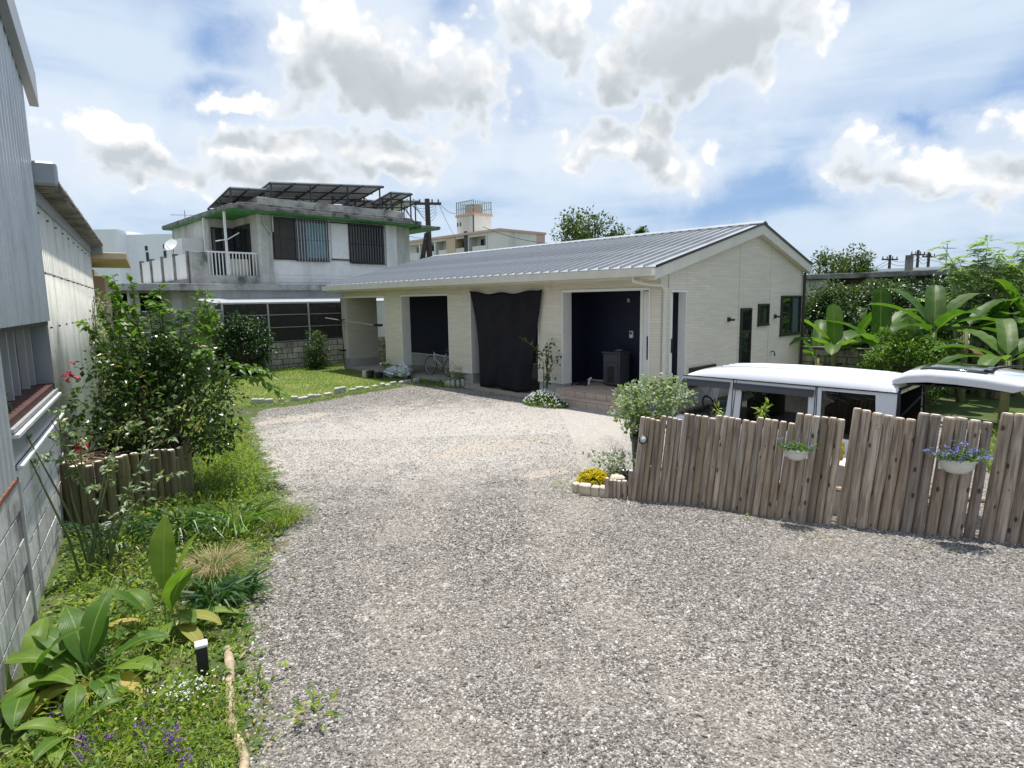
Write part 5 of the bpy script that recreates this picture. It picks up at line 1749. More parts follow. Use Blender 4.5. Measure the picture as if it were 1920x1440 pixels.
# windscreen, rear window, lamps, bumpers, roof ribs, interior
P = MB(); P.quad((-1.66, -.62, 1.02), (-1.66, .62, 1.02), (-1.42, .58, 1.66), (-1.42, -.58, 1.66)); P.build('windscreen', mat['clearglass'], vt)
P = MB()
for s in (-1, 1):
    P.tube([(1.69, s * .69, .95), (1.685, s * .675, 1.2), (1.675, s * .655, 1.55), (1.66, s * .62, 1.69), (1.65, s * .55, 1.735)], .022, 6)
P.tube([(1.65, -.55, 1.735), (1.65, .55, 1.735)], .02, 6)
P.build('weatherstrip', mat['rubber'], vt)
# raised tailgate: a painted frame round its own window, seen from above its outer skin
tgp = [(1.56, 1.865), (1.63, 1.93), (1.74, 1.985), (1.95, 2.01), (2.25, 2.005), (2.55, 1.985), (2.80, 1.955), (2.92, 1.915)]
TW = .60
tg = MB(); tg.s = True
secs = []
for i, (x_, z_) in enumerate(tgp):
    th = .15 if 1 < i < len(tgp) - 1 else (.12 if i == 1 else .06)
    w_ = TW * (.93 if i == 0 else .985 if i == 1 else 1.0 if i < len(tgp) - 1 else .96)
    secs.append([(x_, -w_, z_ - th), (x_, -w_ - .018, z_ - th * .6), (x_, -w_ - .012, z_ - th * .3), (x_, -w_ + .03, z_ - .006), (x_, -w_ + .09, z_), (x_, 0, z_ + .015), (x_, w_ - .09, z_), (x_, w_ - .03, z_ - .006), (x_, w_ + .012, z_ - th * .3), (x_, w_ + .018, z_ - th * .6), (x_, w_, z_ - th)])
loft(tg, secs)
tgo = tg.build('tailgate', mat['carwhite'], vt)
e = tgo.modifiers.new('e', 'EDGE_SPLIT'); e.split_angle = math.radians(50)
V = []
zt_ = lambda x: float(np.interp(x, [p_[0] for p_ in tgp], [p_[1] for p_ in tgp]))
for i in range(9):
    for j in range(7):
        x_ = 1.84 + .68 * i / 8; y_ = -.47 + .94 * j / 6
        V.append((x_, y_, zt_(x_) + .019 - .03 * abs(y_ / .6) ** 2))
Q = [(i * 7 + j, i * 7 + j + 1, (i + 1) * 7 + j + 1, (i + 1) * 7 + j) for i in range(8) for j in range(6)]
o = link('tailgate_window', np_mesh('tailgate_window', V, quads=Q, smooth=True, mat=mat['pane']), tgo)
sm_ = o.modifiers.new('s', 'SOLIDIFY'); sm_.thickness = .012; sm_.offset = -1
P = MB(); P.s = True
P.tube([(2.53, -.30, 2.01), (2.60, -.28, 2.06), (2.72, -.20, 2.075), (2.95, .05, 2.06)], [.022, .02, .014, .008], 7)
P.box(2.47, -.36, 1.99, 2.57, -.26, 2.04, c=.012)
P.build('wiper', mat['black'], tgo)
P = MB(); P.box(1.72, -.55, 1.80, 2.82, .55, 1.82); P.build('inner_trim', mat['black'], tgo)
for s in (-1, 1):
    P = MB(); P.tube([(1.66, s * .58, 1.35), (2.05, s * .56, 1.89)], .011, 6); P.build('gas_strut', mat['black'], vt)
boxpart('bumper', (-1.77, -.66, .26, -1.69, .66, .48), mat['carwhite'], vt, .03)
boxpart('bumper', (1.66, -.68, .26, 1.75, .68, .48), mat['carwhite'], vt, .03)
for s in (-1, 1):
    boxpart('headlight', (-1.74, s * .45 - .12, .66, -1.69, s * .45 + .12, .84), mat['glass'], vt, .02)
    boxpart('tail_light', (1.66, s * .66 - .04, .7, 1.71, s * .66 + .04, 1.0), mat['redsill'], vt, .01)
for y in (-.40, -.20, 0, .20, .40):
    P = MB(); P.s = True
    zc = 1.70 + .185 * (1 - (abs(y) / .65) ** 3.2) ** .5
    P.tube([(-.95, y, zc - .05), (-.5, y, zc - .022), (.0, y, zc - .012), (.6, y, zc - .010), (1.3, y, zc - .026), (1.52, y, zc - .05)], .020, 8)
    P.build('roof_rib', mat['carwhite'], vt)
for s in (-1, 1):
    P = MB(); P.box(-.75, s * .32 - .24, .7, -.25, s * .32 + .24, 1.02, c=.05).box(-.40, s * .32 - .23, .95, -.22, s * .32 + .23, 1.42, c=.05).box(-.36, s * .32 - .12, 1.43, -.26, s * .32 + .12, 1.6, c=.03)
    P.build('front_seat', mat['black_cloth'], vt)
boxpart('rear_seat', (.75, -.6, .7, .92, .6, 1.45), mat['black_cloth'], vt, .05)
boxpart('headrest', (.78, -.40, 1.46, .88, -.18, 1.60), mat['black_cloth'], vt, .03)
boxpart('headrest', (.78, .18, 1.46, .88, .40, 1.60), mat['black_cloth'], vt, .03)
boxpart('cab_floor', (-1.5, -.66, .5, 1.6, .66, .7), mat['black'], vt)
boxpart('dashboard', (-1.6, -.66, .7, -1.25, .66, 1.12), mat['black'], vt, .03)
P = MB(); P.tube([(-1.12 - .07 * math.sin(a), -.33 + .17 * math.cos(a), 1.18 + .15 * math.sin(a)) for a in [i * math.pi / 8 for i in range(17)]], .014, 6); P.tube([(-1.3, -.33, 1.05), (-1.12, -.33, 1.18)], .025, 6)
P.build('steering_wheel', mat['black'], vt)
for s in (-1, 1): boxpart('dark_liner', (.95, s * .575 - .01, .7, 1.655, s * .575 + .01, 1.72), mat['black_cloth'], vt)  # black panels added so the cargo opening looks dark inside
boxpart('headliner', (-1.35, -.58, 1.66, 1.6, .58, 1.675), mat['black_cloth'], vt)
P = MB(); P.box(-1.50, -.93, 1.08, -1.42, -.77, 1.28, c=.03).tube([(-1.5, -.72, 1.12), (-1.46, -.8, 1.14)], .015, 5)
P.build('wing_mirror', mat['carwhite'], vt)

# ================================================================ LOG FENCE
LOGS = [(1.12, 7.125, 0.219), (1.169, 7.103, 0.198), (1.21, 7.084, 0.203), (1.257, 7.062, 0.202), (1.316, 7.036, 0.21), (1.383, 7.008, 0.339), (1.421, 6.995, 0.983), (1.478, 6.976, 0.978), (1.536, 6.956, 0.965), (1.594, 6.934, 0.953), (1.655, 6.913, 1.003), (1.713, 6.892, 0.994), (1.766, 6.876, 0.985), (1.822, 6.856, 0.973), (1.881, 6.833, 1.045), (1.942, 6.813, 1.036), (2.004, 6.79, 1.029), (2.075, 6.756, 1.026), (2.143, 6.713, 1.011), (2.205, 6.669, 1.048), (2.26, 6.632, 1.044), (2.313, 6.594, 1.038), (2.373, 6.555, 1.03), (2.437, 6.509, 1.024), (2.497, 6.467, 1.016), (2.559, 6.424, 1.067), (2.62, 6.386, 1.059), (2.685, 6.341, 1.053), (2.75, 6.298, 1.046), (2.814, 6.256, 1.036), (2.876, 6.215, 1.146), (2.938, 6.174, 1.14), (3.004, 6.135, 1.13), (3.076, 6.109, 1.126), (3.15, 6.082, 1.122), (3.224, 6.055, 1.11), (3.344, 6.012, 1.227), (3.42, 5.985, 1.212), (3.52, 5.947, 1.189), (3.606, 5.916, 1.17), (3.699, 5.883, 1.151), (3.788, 5.852, 1.141), (3.88, 5.817, 1.207), (3.983, 5.785, 1.196), (4.09, 5.752, 1.175), (4.192, 5.722, 1.172), (4.293, 5.69, 1.157), (4.395, 5.653, 1.14), (4.513, 5.602, 1.237), (4.608, 5.562, 1.236), (4.703, 5.524, 1.222)]
for k in range(14):
    LOGS.append((4.80 + .098 * k, 5.49 - .026 * k, (1.21, 1.2, 1.19, 1.28, 1.27, 1.26, 1.25)[k % 7]))


def log_mesh(h, r, rg, mt, knots=3):
    m_ = MB(); m_.s = True
    bx, by = rg.uniform(-.006, .006), rg.uniform(-.006, .006)
    n = 14; levels = [-.12, .0, h * .2, h * .45, h * .7, h - r * .5, h - r * .16, h]
    V = []
    ph = rg.uniform(0, 6)
    for li, z in enumerate(levels):
        rr = r * (1.04 - .08 * max(0, z) / h) * (1 if li < 6 else (.94 if li == 6 else .80))
        ox = bx * math.sin(3.1 * max(0, z) / h); oy = by * math.sin(3.1 * max(0, z) / h)
        for i in range(n):
            a = 2 * math.pi * i / n
            q = rr * (1 + .035 * math.sin(3 * a + ph + z * 2) + .02 * math.sin(7 * a + z * 9))
            V.append((ox + q * math.cos(a), oy + q * math.sin(a), z))
    F = []
    for k in range(len(levels) - 1):
        for i in range(n):
            j = (i + 1) % n
            F.append((k * n + i, k * n + j, (k + 1) * n + j, (k + 1) * n + i))
    m_._add(V, F)
    m_.cm = 1; m_.s = False
    m_._add([V[(len(levels) - 1) * n + i] for i in range(n)], [tuple(range(n))])
    m_.cm = 0
    for _ in range(knots):
        a = rg.uniform(-math.pi, 0.2); z = rg.uniform(.12, .92) * h
        c = Vector((math.cos(a), math.sin(a), 0))
        kr = r * rg.uniform(.04, .075)
        if mt == 'wood': m_.cm = 2
        m_.cyl(Vector((0, 0, z)) + c * r * .8, Vector((0, 0, z)) + c * r * 1.015, kr * 1.3, kr, 6)
        m_.cm = 0
    return m_.mesh('log', [mat[mt], mat['wood_end'], mat['knot']])


mat['knot'] = M('knot', (.045, .032, .024), .9, var=.4, scale=60)
fn = thing('log_fence', 'fence of upright weathered round logs with stepped tops along the gravel yard', 'fence', (3.0, 6.1, 0))
rg = random.Random(11)
for k, (x, y, h) in enumerate(LOGS):
    nb = [LOGS[j] for j in (k - 1, k + 1) if 0 <= j < len(LOGS)]
    sp = min(math.hypot(x - q[0], y - q[1]) for q in nb)
    ds = [d_ for d_ in (math.hypot(x - q[0], y - q[1]) for q in nb) if d_ < .108]
    r = min(.051, max(.023 if h < .5 else .031, (sum(ds) / len(ds) if ds else .09) * .5)) * rg.uniform(.975, 1.01)
    lean = .02 if k < 6 else .1 + rg.uniform(-.006, .006)
    me = log_mesh(h * 1.005, r, rg, 'wood', 0 if h < .5 else rg.choice((1, 2, 3, 4)))
    o = link('log', me, fn, (x - 3.0, y - 6.1, float(gz(x, y)) * 0))
    o.rotation_euler = (-.02 + rg.uniform(-.008, .008), math.atan(lean), 0)
    o.rotation_euler.rotate_axis('Z', rg.uniform(-.5, .5))
# rail behind the logs
P = MB(); P.tube([(x_ - 3 + .06, y_ + .105 - 6.1, .36) for x_, y_, h_ in LOGS[7::4]], .028, 8)
P.build('rail', mat['wood'], fn)


def petals(t, name, fm, centers, fs, npet=5, up=.6):
    P = np.repeat(np.asarray(centers), npet, 0)
    D = unit(RNG.normal(0, 1, P.shape) + np.array([0, 0, up]))
    o = link(name, leaves_mesh(name, P, D, fs, fs * .85, mat[fm], fold=.1), t)
    o['kind'] = 'stuff'
    return o


def hanging_pot(label, loc, rz, R, H, fm, nfl, leafn, spread, fl_label):
    t = thing('hanging_pot', label, 'plant pot', loc, rz, 'hanging pots on the fence')
    m_ = MB(); m_.s = True
    prof = [(R * .30, -H), (R * .55, -H * .93), (R * .78, -H * .70), (R * .93, -H * .35), (R * .99, -.03), (R * 1.05, -.025), (R * 1.05, 0), (R * .97, 0), (R * .93, -.04)]
    V = []; n = 25
    for r, z in prof:
        for i in range(n):
            a = -math.pi * i / (n - 1)
            V.append((r * math.cos(a), r * math.sin(a) * .9, z))
    F = [(k * n + i, k * n + i + 1, (k + 1) * n + i + 1, (k + 1) * n + i) for k in range(len(prof) - 1) for i in range(n - 1)]
    F.append(tuple([0] + [0 + i for i in range(n - 1, 0, -1)]))
    m_._add(V, F)
    o = m_.build('pot', mat['pot'], t)
    sd2 = o.modifiers.new('s', 'SOLIDIFY'); sd2.thickness = .004
    boxpart('back_plate', (-R * .95, .0, -H * .8, R * .95, .008, 0), mat['pot'], t)
    m_ = MB(); m_._add([(R * .93 * math.cos(-math.pi * i / 12), R * .84 * math.sin(-math.pi * i / 12), -.02) for i in range(13)], [tuple(range(13))]); m_.build('soil', mat['soil'], t)
    pl = tag(thing('potted_flowers', fl_label, 'flowers', loc, rz, 'flowers in the hanging pots'))
    n = leafn
    a = RNG.uniform(-math.pi, 0, n); r = R * RNG.random(n) ** .6 * .9
    B = np.stack([r * np.cos(a), r * np.sin(a) * .85, np.full(n, -.01)], -1)
    D = unit(np.stack([B[:, 0] * 3 * spread / R + RNG.normal(0, .35, n), B[:, 1] * 2.5 / R + RNG.normal(0, .35, n), .6 + RNG.random(n) * .8], -1))
    Ln = RNG.uniform(.05, .15, n) * (R / .12)
    st = link('stem', blades_mesh('stem', B, D, Ln, .004, mat['leaf_mid'], .5), pl); st['kind'] = 'stuff'
    P = B[:, None, :] + D[:, None, :] * Ln[:, None, None] * RNG.uniform(.25, .95, (n, 4, 1)) + RNG.normal(0, .008, (n, 4, 3))
    P = P.reshape(-1, 3)
    lf = link('foliage', leaves_mesh('foliage', P, RNG.normal(0, 1, P.shape) + [0, 0, .4], .028, .012, mat['leaf_mid']), pl); lf['kind'] = 'stuff'
    if nfl:
        k = RNG.integers(0, n, nfl)
        C = B[k] + D[k] * Ln[k][:, None] * RNG.uniform(.75, 1.0, (nfl, 1)) + RNG.normal(0, .008, (nfl, 3))
        petals(pl, 'blossom', fm, C, .021, 5)
    return t


ang = math.atan2(-.40, .85)
hanging_pot('small white half round pot hung on the fence, left of the two', (2.915, 6.14, .80), math.atan2(-.42, .66), .118, .125, 'fl_blue', 14, 130, .9, 'sparse grey green flowers with few pale blue blooms in the smaller hanging pot')
hanging_pot('larger white half round pot hung on the fence, right of the two', (4.19, 5.61, .82), math.atan2(-.31, .95), .155, .15, 'fl_blue', 120, 230, 1.0, 'dense violet blue flowers spilling from the larger hanging pot')

# ---------------------------------------------- corner by the fence end
pt = thing('plant_pot', 'tall dark green round pot behind the left end of the log fence', 'plant pot', (1.78, 8.1, float(gz(1.78, 8.1))))
m_ = MB(); m_.s = True
zz = .52 - pt.location.z
m_.lathe([(.001, 0), (.13, 0), (.17, zz * .9), (.185, zz * .9), (.195, zz), (.18, zz), (.16, zz * .93), (.001, zz * .9)], n=24)
m_.build('pot', M('dark_green_pot', (.035, .05, .04), .4, var=.1), pt)
shrub('potted_bush', 'round leaved variegated bush growing above the left end of the log fence', 'bush', (1.84, 8.1, .48), .74, .60, 60, 2900, .066, .048, 'leaf_grey', 'bark', low=.18, stemr=.009, csize=.17)
# keep the crown a bit wider to the right
shrub('leafy_sprig', 'small bright yellow green shoot poking over the fence, left of the two shoots', 'plant', (2.42, 7.05, .70), .36, .06, 3, 26, .085, .022, 'leaf_weed', 'stem', low=.8, stemr=.006, csize=.22, group=None)
shrub('leafy_sprig', 'taller bright green shoot poking over the fence, right of the two shoots', 'plant', (2.86, 6.85, .62), .56, .07, 4, 40, .095, .024, 'leaf_weed', 'stem', low=.75, stemr=.006, csize=.18)

bd = thing('flower_bed', 'small corner flower bed edged with pale stone blocks at the fence end', 'flower bed', (1.0, 7.25, 0))
for (x, y, L, rz, h) in ((-.23, .14, .10, -1.2, .10), (-.19, .02, .15, -.32, .115), (-.045, -.03, .10, -.42, .10), (.045, -.07, .08, -.3, .11), (.12, -.095, .13, .0, .095)):
    o = MB().box(0, -.05, -.03, L - .006, .05, h, c=.012).build('edging_stone', mat['stone'], bd)
    o.location = (x, y, 0); o.rotation_euler = (RNG.normal(0, .04), RNG.normal(0, .04), rz)
m_ = MB(); m_._add([(-.2, .1, .07), (.15, -.06, .07), (.5, -.12, .07), (.6, .35, .07), (.1, .5, .07), (-.2, .35, .07)], [tuple(range(6))]); m_.build('soil', mat['soil'], bd)
yf = thing('yellow_flowers', 'dense mound of bright yellow flowers in the stone edged corner bed', 'flowers', (1.0, 7.43, .05))
n = 700
d = unit(RNG.normal(0, 1, (n, 3))); d[:, 2] = np.abs(d[:, 2])
C = d * np.array([.20, .17, .16]) + [0, 0, .02]
petals(yf, 'blossom', 'fl_yellow', C[:430], .026, 5)
o = link('foliage', leaves_mesh('foliage', C * .92, d + RNG.normal(0, .4, d.shape), .04, .016, mat['leaf_weed']), yf); o['kind'] = 'stuff'
wf = thing('white_flowers', 'pale daisies and leaves growing behind the yellow flowers', 'flowers', (1.28, 7.62, .05))
n = 420
C = np.stack([RNG.normal(0, .14, n), RNG.normal(0, .12, n), RNG.uniform(.02, .34, n)], -1)
o = link('foliage', leaves_mesh('foliage', C, RNG.normal(0, 1, C.shape) + [0, 0, .5], .06, .03, mat['leaf_grey']), wf); o['kind'] = 'stuff'
petals(wf, 'blossom', 'fl_white', C[C[:, 2] > .22][:60], .024, 6)
sw = MB()
for k in range(14): sw.tube([(RNG.normal(0, .05), RNG.normal(0, .05), 0), (RNG.normal(0, .14), RNG.normal(0, .12), RNG.uniform(.3, .5))], .003, 3)
sw.build('stem', mat['twig'], wf)
st = MB(); st.box(-.09, -.07, 0, .09, .07, .05, c=.02)
o = st.build('flat_stone', mat['stone']); o.location = (1.27, 7.20, .18); o.rotation_euler = (.1, -.1, -.3)
tag(o, 'pale flat stone lying behind the short logs at the fence end', 'stone')
o = bag('plastic_bag', 'glossy black plastic bag tucked behind the short logs at the fence end', (1.36, 7.22, .14), (.075, .07, .075), 9, M('black_bag', (.012, .012, .014), .25, spec=.7))
sl = thing('solar_light', 'small round solar garden light hanging at the top of the leftmost tall log', 'lamp', (1.50, 6.90, .74), .2)
m_ = MB(); m_.tube([(.05 * math.cos(a), -.01, .05 * math.sin(a)) for a in [i * math.pi / 8 for i in range(17)]], .007, 6)
m_.build('ring', mat['black'], sl)
m_ = MB(); m_.cyl((0, 0, 0), (0, -.03, 0), .042, .02, 12); m_.build('lens', mat['cap'], sl)
# yellow bag / object and pale box glimpsed behind the gap
yb = bag('yellow_bag', 'bright yellow bag glimpsed through the gap in the middle of the fence', (3.52, 6.45, .58), (.06, .08, .12), 4, M('yellow_plastic', (.7, .55, .02), .4))
bx = boxpart('crate', (-.25, -.18, 0, .25, .18, .62), mat['cap'], None, .01)
bx.location = (3.62, 6.62, -.1); bx.rotation_euler = (0, 0, -.4); tag(bx, 'pale box standing behind the gap in the log fence under the yellow bag', 'box')

# ================================================================ LEFT SHED
S0 = Vector((-3.51, 4.155, 0)); SRZ = math.radians(120.53)
sh = thing('shed', 'tall shed clad in blue grey corrugated metal with a white corrugated side and block base', 'shed', S0, SRZ)


def cladding(name, x0, x1, ztop, zbot, y, pitch, amp, mt, parent, kind='trap', seg=6):
    n = int((x1 - x0) / pitch * seg)
    V = []
    for i in range(n + 1):
        x = x0 + (x1 - x0) * i / n
        ph = (x / pitch) % 1.0
        if kind == 'trap': a = amp * (1 if ph < .3 else (1 - (ph - .3) / .15 if ph < .45 else (0 if ph < .85 else (ph - .85) / .15)))
        else: a = amp * .5 * (1 + math.cos(2 * math.pi * ph))
        V += [(x, y - a, zbot(x)), (x, y - a, ztop(x))]
    me = np_mesh(name, V, quads=[(2 * i, 2 * i + 2, 2 * i + 3, 2 * i + 1) for i in range(n)], mat=mat[mt], smooth=(kind != 'trap'))
    o = link(name, me, parent)
    s2 = o.modifiers.new('s', 'SOLIDIFY'); s2.thickness = .003; s2.offset = -1
    return o


topf = lambda x: 4.66 - .33 * (x - 2.8)
cladding('metal_cladding', -3.5, 2.78, lambda x: topf(x), lambda x: 2.21, .01, .155, .030, 'blue_sheet', sh, seg=10)
cladding('metal_cladding', -3.5, .09, lambda x: 2.205, lambda x: 1.15, .01, .155, .030, 'blue_sheet', sh, seg=10)
# end return of the blue cladding
boxpart('cladding_return', (2.782, -.01, 2.21, 2.79, 3.0, 4.64), mat['blue_sheet'], sh)
MB().prism([(-3.6, topf(-3.6) - .05), (3.05, topf(3.05) - .12), (3.05, topf(3.05) + .18), (-3.6, topf(-3.6) + .28)], 'y', -.10, -.02).build('verge_flashing', mat['flash'], sh)
MB().prism([(-3.6, topf(-3.6) + .28), (3.05, topf(3.05) + .18), (3.05, topf(3.05) + .22), (-3.6, topf(-3.6) + .32)], 'y', -.10, 3).build('roof_sheet', mat['flash'], sh)
boxpart('core_wall', (-3.5, .25, -.1, 2.76, 3.2, 4.3), mat['dark'], sh)
# window opening with mullions, sill and apron
for a, b, mt in ((.12, .52, 'render_g'), (.56, .74, 'black'), (.80, 1.30, 'render_g'), (1.36, 1.62, 'black'), (1.70, 2.15, 'render_g'), (2.2, 2.5, 'bronze')):
    boxpart('window_pane', (a, .20, 1.56, b, .24, 2.2), mat[mt] if mt != 'render_g' else M('dusty_pane', (.05, .05, .055), .35, var=.25), sh)
for x in (.54, .78, 1.33, 1.66, 2.18, 2.53):
    boxpart('mullion', (x - .02, .14, 1.56, x + .02, .21, 2.2), mat['alu'], sh)
boxpart('window_head', (.1, -.0, 2.17, 2.7, .16, 2.209), mat['bronze'], sh)
boxpart('sill', (.1, .0, 1.50, 2.66, .24, 1.555), mat['redsill'], sh)
boxpart('window_rail', (.1, -.055, 1.43, 2.64, -.011, 1.455), mat['cap'], sh)
boxpart('window_rail', (.1, -.03, 1.47, 2.64, -.001, 1.497), mat['alu'], sh)
boxpart('apron_panel', (.1, -.01, 1.235, 2.64, .04, 1.46), mat['flash'], sh)
boxpart('cap_flashing', (.12, -.055, 1.205, 2.66, -.012, 1.230), mat['cap'], sh, .004)
boxpart('rust_edge', (-3.5, -.02, 1.125, .11, .01, 1.15), mat['rust'], sh)
boxpart('end_jamb', (2.66, .012, 1.2, 2.78, .2, 2.209), mat['flash'], sh)
# block base of the shed
bwm = block_mat('shed_block', (.72, .70, .66), dark=(.32, .31, .29), amt=.5, rnd=.07)
bm1 = MB().box(0, -.016, 0, .388, .10, .186, c=.002).mesh('block', bwm)
bm2 = MB().box(0, -.016, 0, .188, .10, .186, c=.002).mesh('block', bwm)
rg = random.Random(3)
for r in range(7):
    x = .12 + (.2 if r % 2 else 0)
    z = 1.0 - r * .2
    if r % 2: link('block', bm2, sh, (.12, .012, z))
    while x + .4 <= 2.70:
        link('block', bm1, sh, (x, .012 + rg.uniform(-.003, .003), z)); x += .4
    if x + .2 <= 2.72: link('block', bm2, sh, (x, .012, z))
boxpart('mortar', (.12, .0025, -.3, 2.70, .10, 1.19), M('pale_mortar', (.13, .125, .115), .95, var=.15), sh)
bm3 = MB().box(0, -.016, 0, .388, .10, .186, c=.002).mesh('block', block_mat('stained_block', (.56, .55, .52), dark=(.12, .115, .10), amt=.85, rnd=.1))
for r in range(7):
    for k in range(8):
        link('block', bm3, sh, (-.30 - .4 * k - (.2 if r % 2 else 0), .0, .92 - r * .2))
boxpart('corner_pier', (.09, -.03, -.3, .118, .1, 1.12), mat['render_g'], sh)
boxpart('mortar', (-3.6, -.0095, -.3, .088, .1, 1.11), mat['mortar'], sh)
# white corrugated side wall with bolt rows, roof edge and gutter end
zt = lambda x: 3.62 - .0 * x
cladding('white_cladding', 2.80, 10.5, lambda x: 3.52, lambda x: -.05, .05, .146, .028, 'white_sheet', sh, kind='sine', seg=10)
cladding('cladding_lap', 2.80, 10.5, lambda x: 2.74, lambda x: 2.715, .022, .72, .012, 'white_sheet', sh, kind='sine', seg=8)
bo = MB()
for z in (2.72, 2.13, .95, .3, 3.36):
    for k in range(10):
        x = 3.05 + .74 * k
        bo.cyl((x, .022, z), (x, .002, z), .011, .009, 6)
o = bo.build('cladding_bolts', mat['black'], sh); 
boxpart('wall_core', (2.80, .10, -.1, 10.45, 2.8, 3.5), mat['render_g'], sh)
boxpart('wall_plate', (2.80, .0, 3.46, 10.5, .06, 3.60), mat['flash'], sh)
# corrugated roof sheets overhanging, one by one
rm = MB()
n = 14; V = []
for i in range(n + 1):
    x = .72 * i / n; z = .022 * math.cos(2 * math.pi * x / .144)
    V += [(x, -.22, z - .01), (x, 1.4, z + .20)]
rme = np_mesh('roof_sheet', V, quads=[(2 * i, 2 * i + 2, 2 * i + 3, 2 * i + 1) for i in range(n)], mat=mat['slate'])
for k in range(11):
    o = link('roof_sheet', rme, sh, (2.86 + .70 * k, 0, 3.665 + .006 * (k % 2)))
    s2 = o.modifiers.new('s', 'SOLIDIFY'); s2.thickness = .018
for k in range(52):
    x = 2.88 + .148 * k
    boxpart('batten_end', (x, -.19, 3.60, x + .05, .0, 3.63), mat['slate'], sh)
boxpart('gutter_box', (2.80, -.21, 3.62, 2.95, .5, 3.86), mat['flash'], sh, .02)
boxpart('gutter_end', (10.42, -.20, 3.46, 10.58, .3, 3.62), mat['flash'], sh, .01)
boxpart('roof_vent', (9.1, .3, 3.7, 9.4, .6, 4.12), mat['render_g'], sh, .02)
# beige extension beyond
bs = thing('beige_annex', 'beige rendered annex with a flat canopy slab at the far end of the left shed', 'building', S0 + Matrix.Rotation(SRZ, 3, 'Z') @ Vector((10.6, 0, 0)), SRZ)
boxpart('wall', (0, .08, -.1, .5, 3.0, 3.36), mat['beige'], bs)
boxpart('wall', (.501, .2, -.1, 5, 3.0, 3.3), mat['beige'], bs)
boxpart('canopy', (-.05, -.62, 3.36, 3.6, 1.0, 3.50), mat['beige'], bs, .01)
boxpart('side_panel', (1.2, -.12, .9, 3.2, .19, 3.05), mat['tan'], bs, .01)

# ================================================================ PLANTER, EDGING
pln = thing('log_planter', 'raised planter of short mossy round logs below the large bush', 'planter', (-4.2, 6.9, 0))
arc = [(-4.75, 6.25), (-4.55, 6.02), (-4.3, 5.98), (-4.12, 6.12), (-4.03, 6.3), (-3.98, 6.45), (-3.92, 6.60), (-3.86, 6.75), (-3.86, 6.95), (-3.92, 7.15), (-4.02, 7.4), (-4.2, 7.62), (-4.5, 7.75)]
ax = np.array(arc); sg = np.hypot(*np.diff(ax, axis=0).T); cs_ = np.concatenate([[0], np.cumsum(sg)])
tt = 0; k = 0; rg = random.Random(5)
while tt < cs_[-1]:
    r = rg.uniform(.036, .046)
    x = np.interp(tt, cs_, ax[:, 0]); y = np.interp(tt, cs_, ax[:, 1])
    h = .74 + .05 * math.sin(tt * 2.2) + rg.uniform(-.03, .03)
    if 1.35 < tt < 1.9 and k % 3 == 0: h -= .12
    o = link('log', log_mesh(h, r, rg, 'wood_old', 0), pln, (x + 4.2, y - 6.9, 0))
    o.rotation_euler = (rg.uniform(-.03, .03), rg.uniform(-.03, .03), rg.uniform(0, 6))
    tt += r * 2.05; k += 1
m_ = MB(); m_._add([(a + 4.2, b - 6.9, .62) for a, b in arc] + [(-5.1 + 4.2, 7.4 - 6.9, .62), (-5.2 + 4.2, 6.6 - 6.9, .62)], [tuple(range(len(arc) + 2))]); m_.build('soil', mat['soil'], pln)
tw = MB()
for k in range(70):
    a = RNG.uniform(0, 6.28); c0 = Vector((RNG.normal(-.35, .16), RNG.normal(-.5, .16), .66 + RNG.random() * .09))
    pts = [c0 + Vector((math.cos(a + q * .9) * .16, math.sin(a + q * .9) * .16, .03 * math.sin(q * 2))) for q in (0, .6, 1.2, 1.8)]
    tw.tube(pts, .004, 3)
o = tw.build('dry_clippings', mat['twig'], pln); o['kind'] = 'stuff'

el = thing('edging_log', 'long pale weathered edging log lying between the flower bed and the gravel', 'log', (-1.95, 3.85, .05))
m_ = MB(); m_.s = True
pts = [(0, 0, .0), (.10, -.18, .01), (.21, -.42, .0), (.34, -.70, .0), (.55, -1.0, -.005), (.66, -1.3, 0), (.82, -1.7, 0)]
m_.tube(pts, [.026, .031, .027, .026, .024, .026, .022], 10)
m_.build('log', M('pale_rotten_wood', (.40, .32, .22), .9, var=.3, scale=14, bstr=.8, bscale=30, dirt=(.16, .11, .06), dirt_amt=.6, dirt_scale=9), el)

lp = thing('garden_light', 'small black solar garden light with a white top in the left flower bed', 'lamp', (-1.93, 3.50, .04), .5)
m_ = MB(); m_.box(-.032, -.032, 0, .032, .032, .24, c=.004); m_.build('body', mat['black'], lp)
m_ = MB(); m_.box(-.036, -.036, .241, .036, .036, .262, c=.004); o = m_.build('top', mat['cap'], lp)

# lawn border stones
bp = [(-6.25, 14.45), (-5.75, 14.62), (-5.2, 14.85), (-4.4, 16.05), (-3.6, 17.0), (-2.75, 17.95)]
ax = np.array(bp); sg = np.hypot(*np.diff(ax, axis=0).T); cs_ = np.concatenate([[0], np.cumsum(sg)])
le = thing('lawn_edging', 'row of small rough white stones edging the lawn', 'edging', (-4.4, 16, 0))
tt = 0; rg = random.Random(8)
while tt < cs_[-1] - .1:
    L = rg.uniform(.12, .26)
    x = np.interp(tt, cs_, ax[:, 0]); y = np.interp(tt, cs_, ax[:, 1]); x2_ = np.interp(tt + L, cs_, ax[:, 0]); y2_ = np.interp(tt + L, cs_, ax[:, 1])
    h = rg.uniform(.07, .12)
    if 2.0 < tt < 2.35: h = .17
    o = MB().box(-L / 2, -.05, -.03, L / 2, .05, h, c=.02).build('stone', mat['white_stone'], le)
    o.location = ((x + x2_) / 2 + 4.4, (y + y2_) / 2 - 16, 0); o.rotation_euler = (rg.uniform(-.08, .08), rg.uniform(-.08, .08), math.atan2(y2_ - y, x2_ - x))
    tt += L + rg.choice((.01, .02, .05, .12))

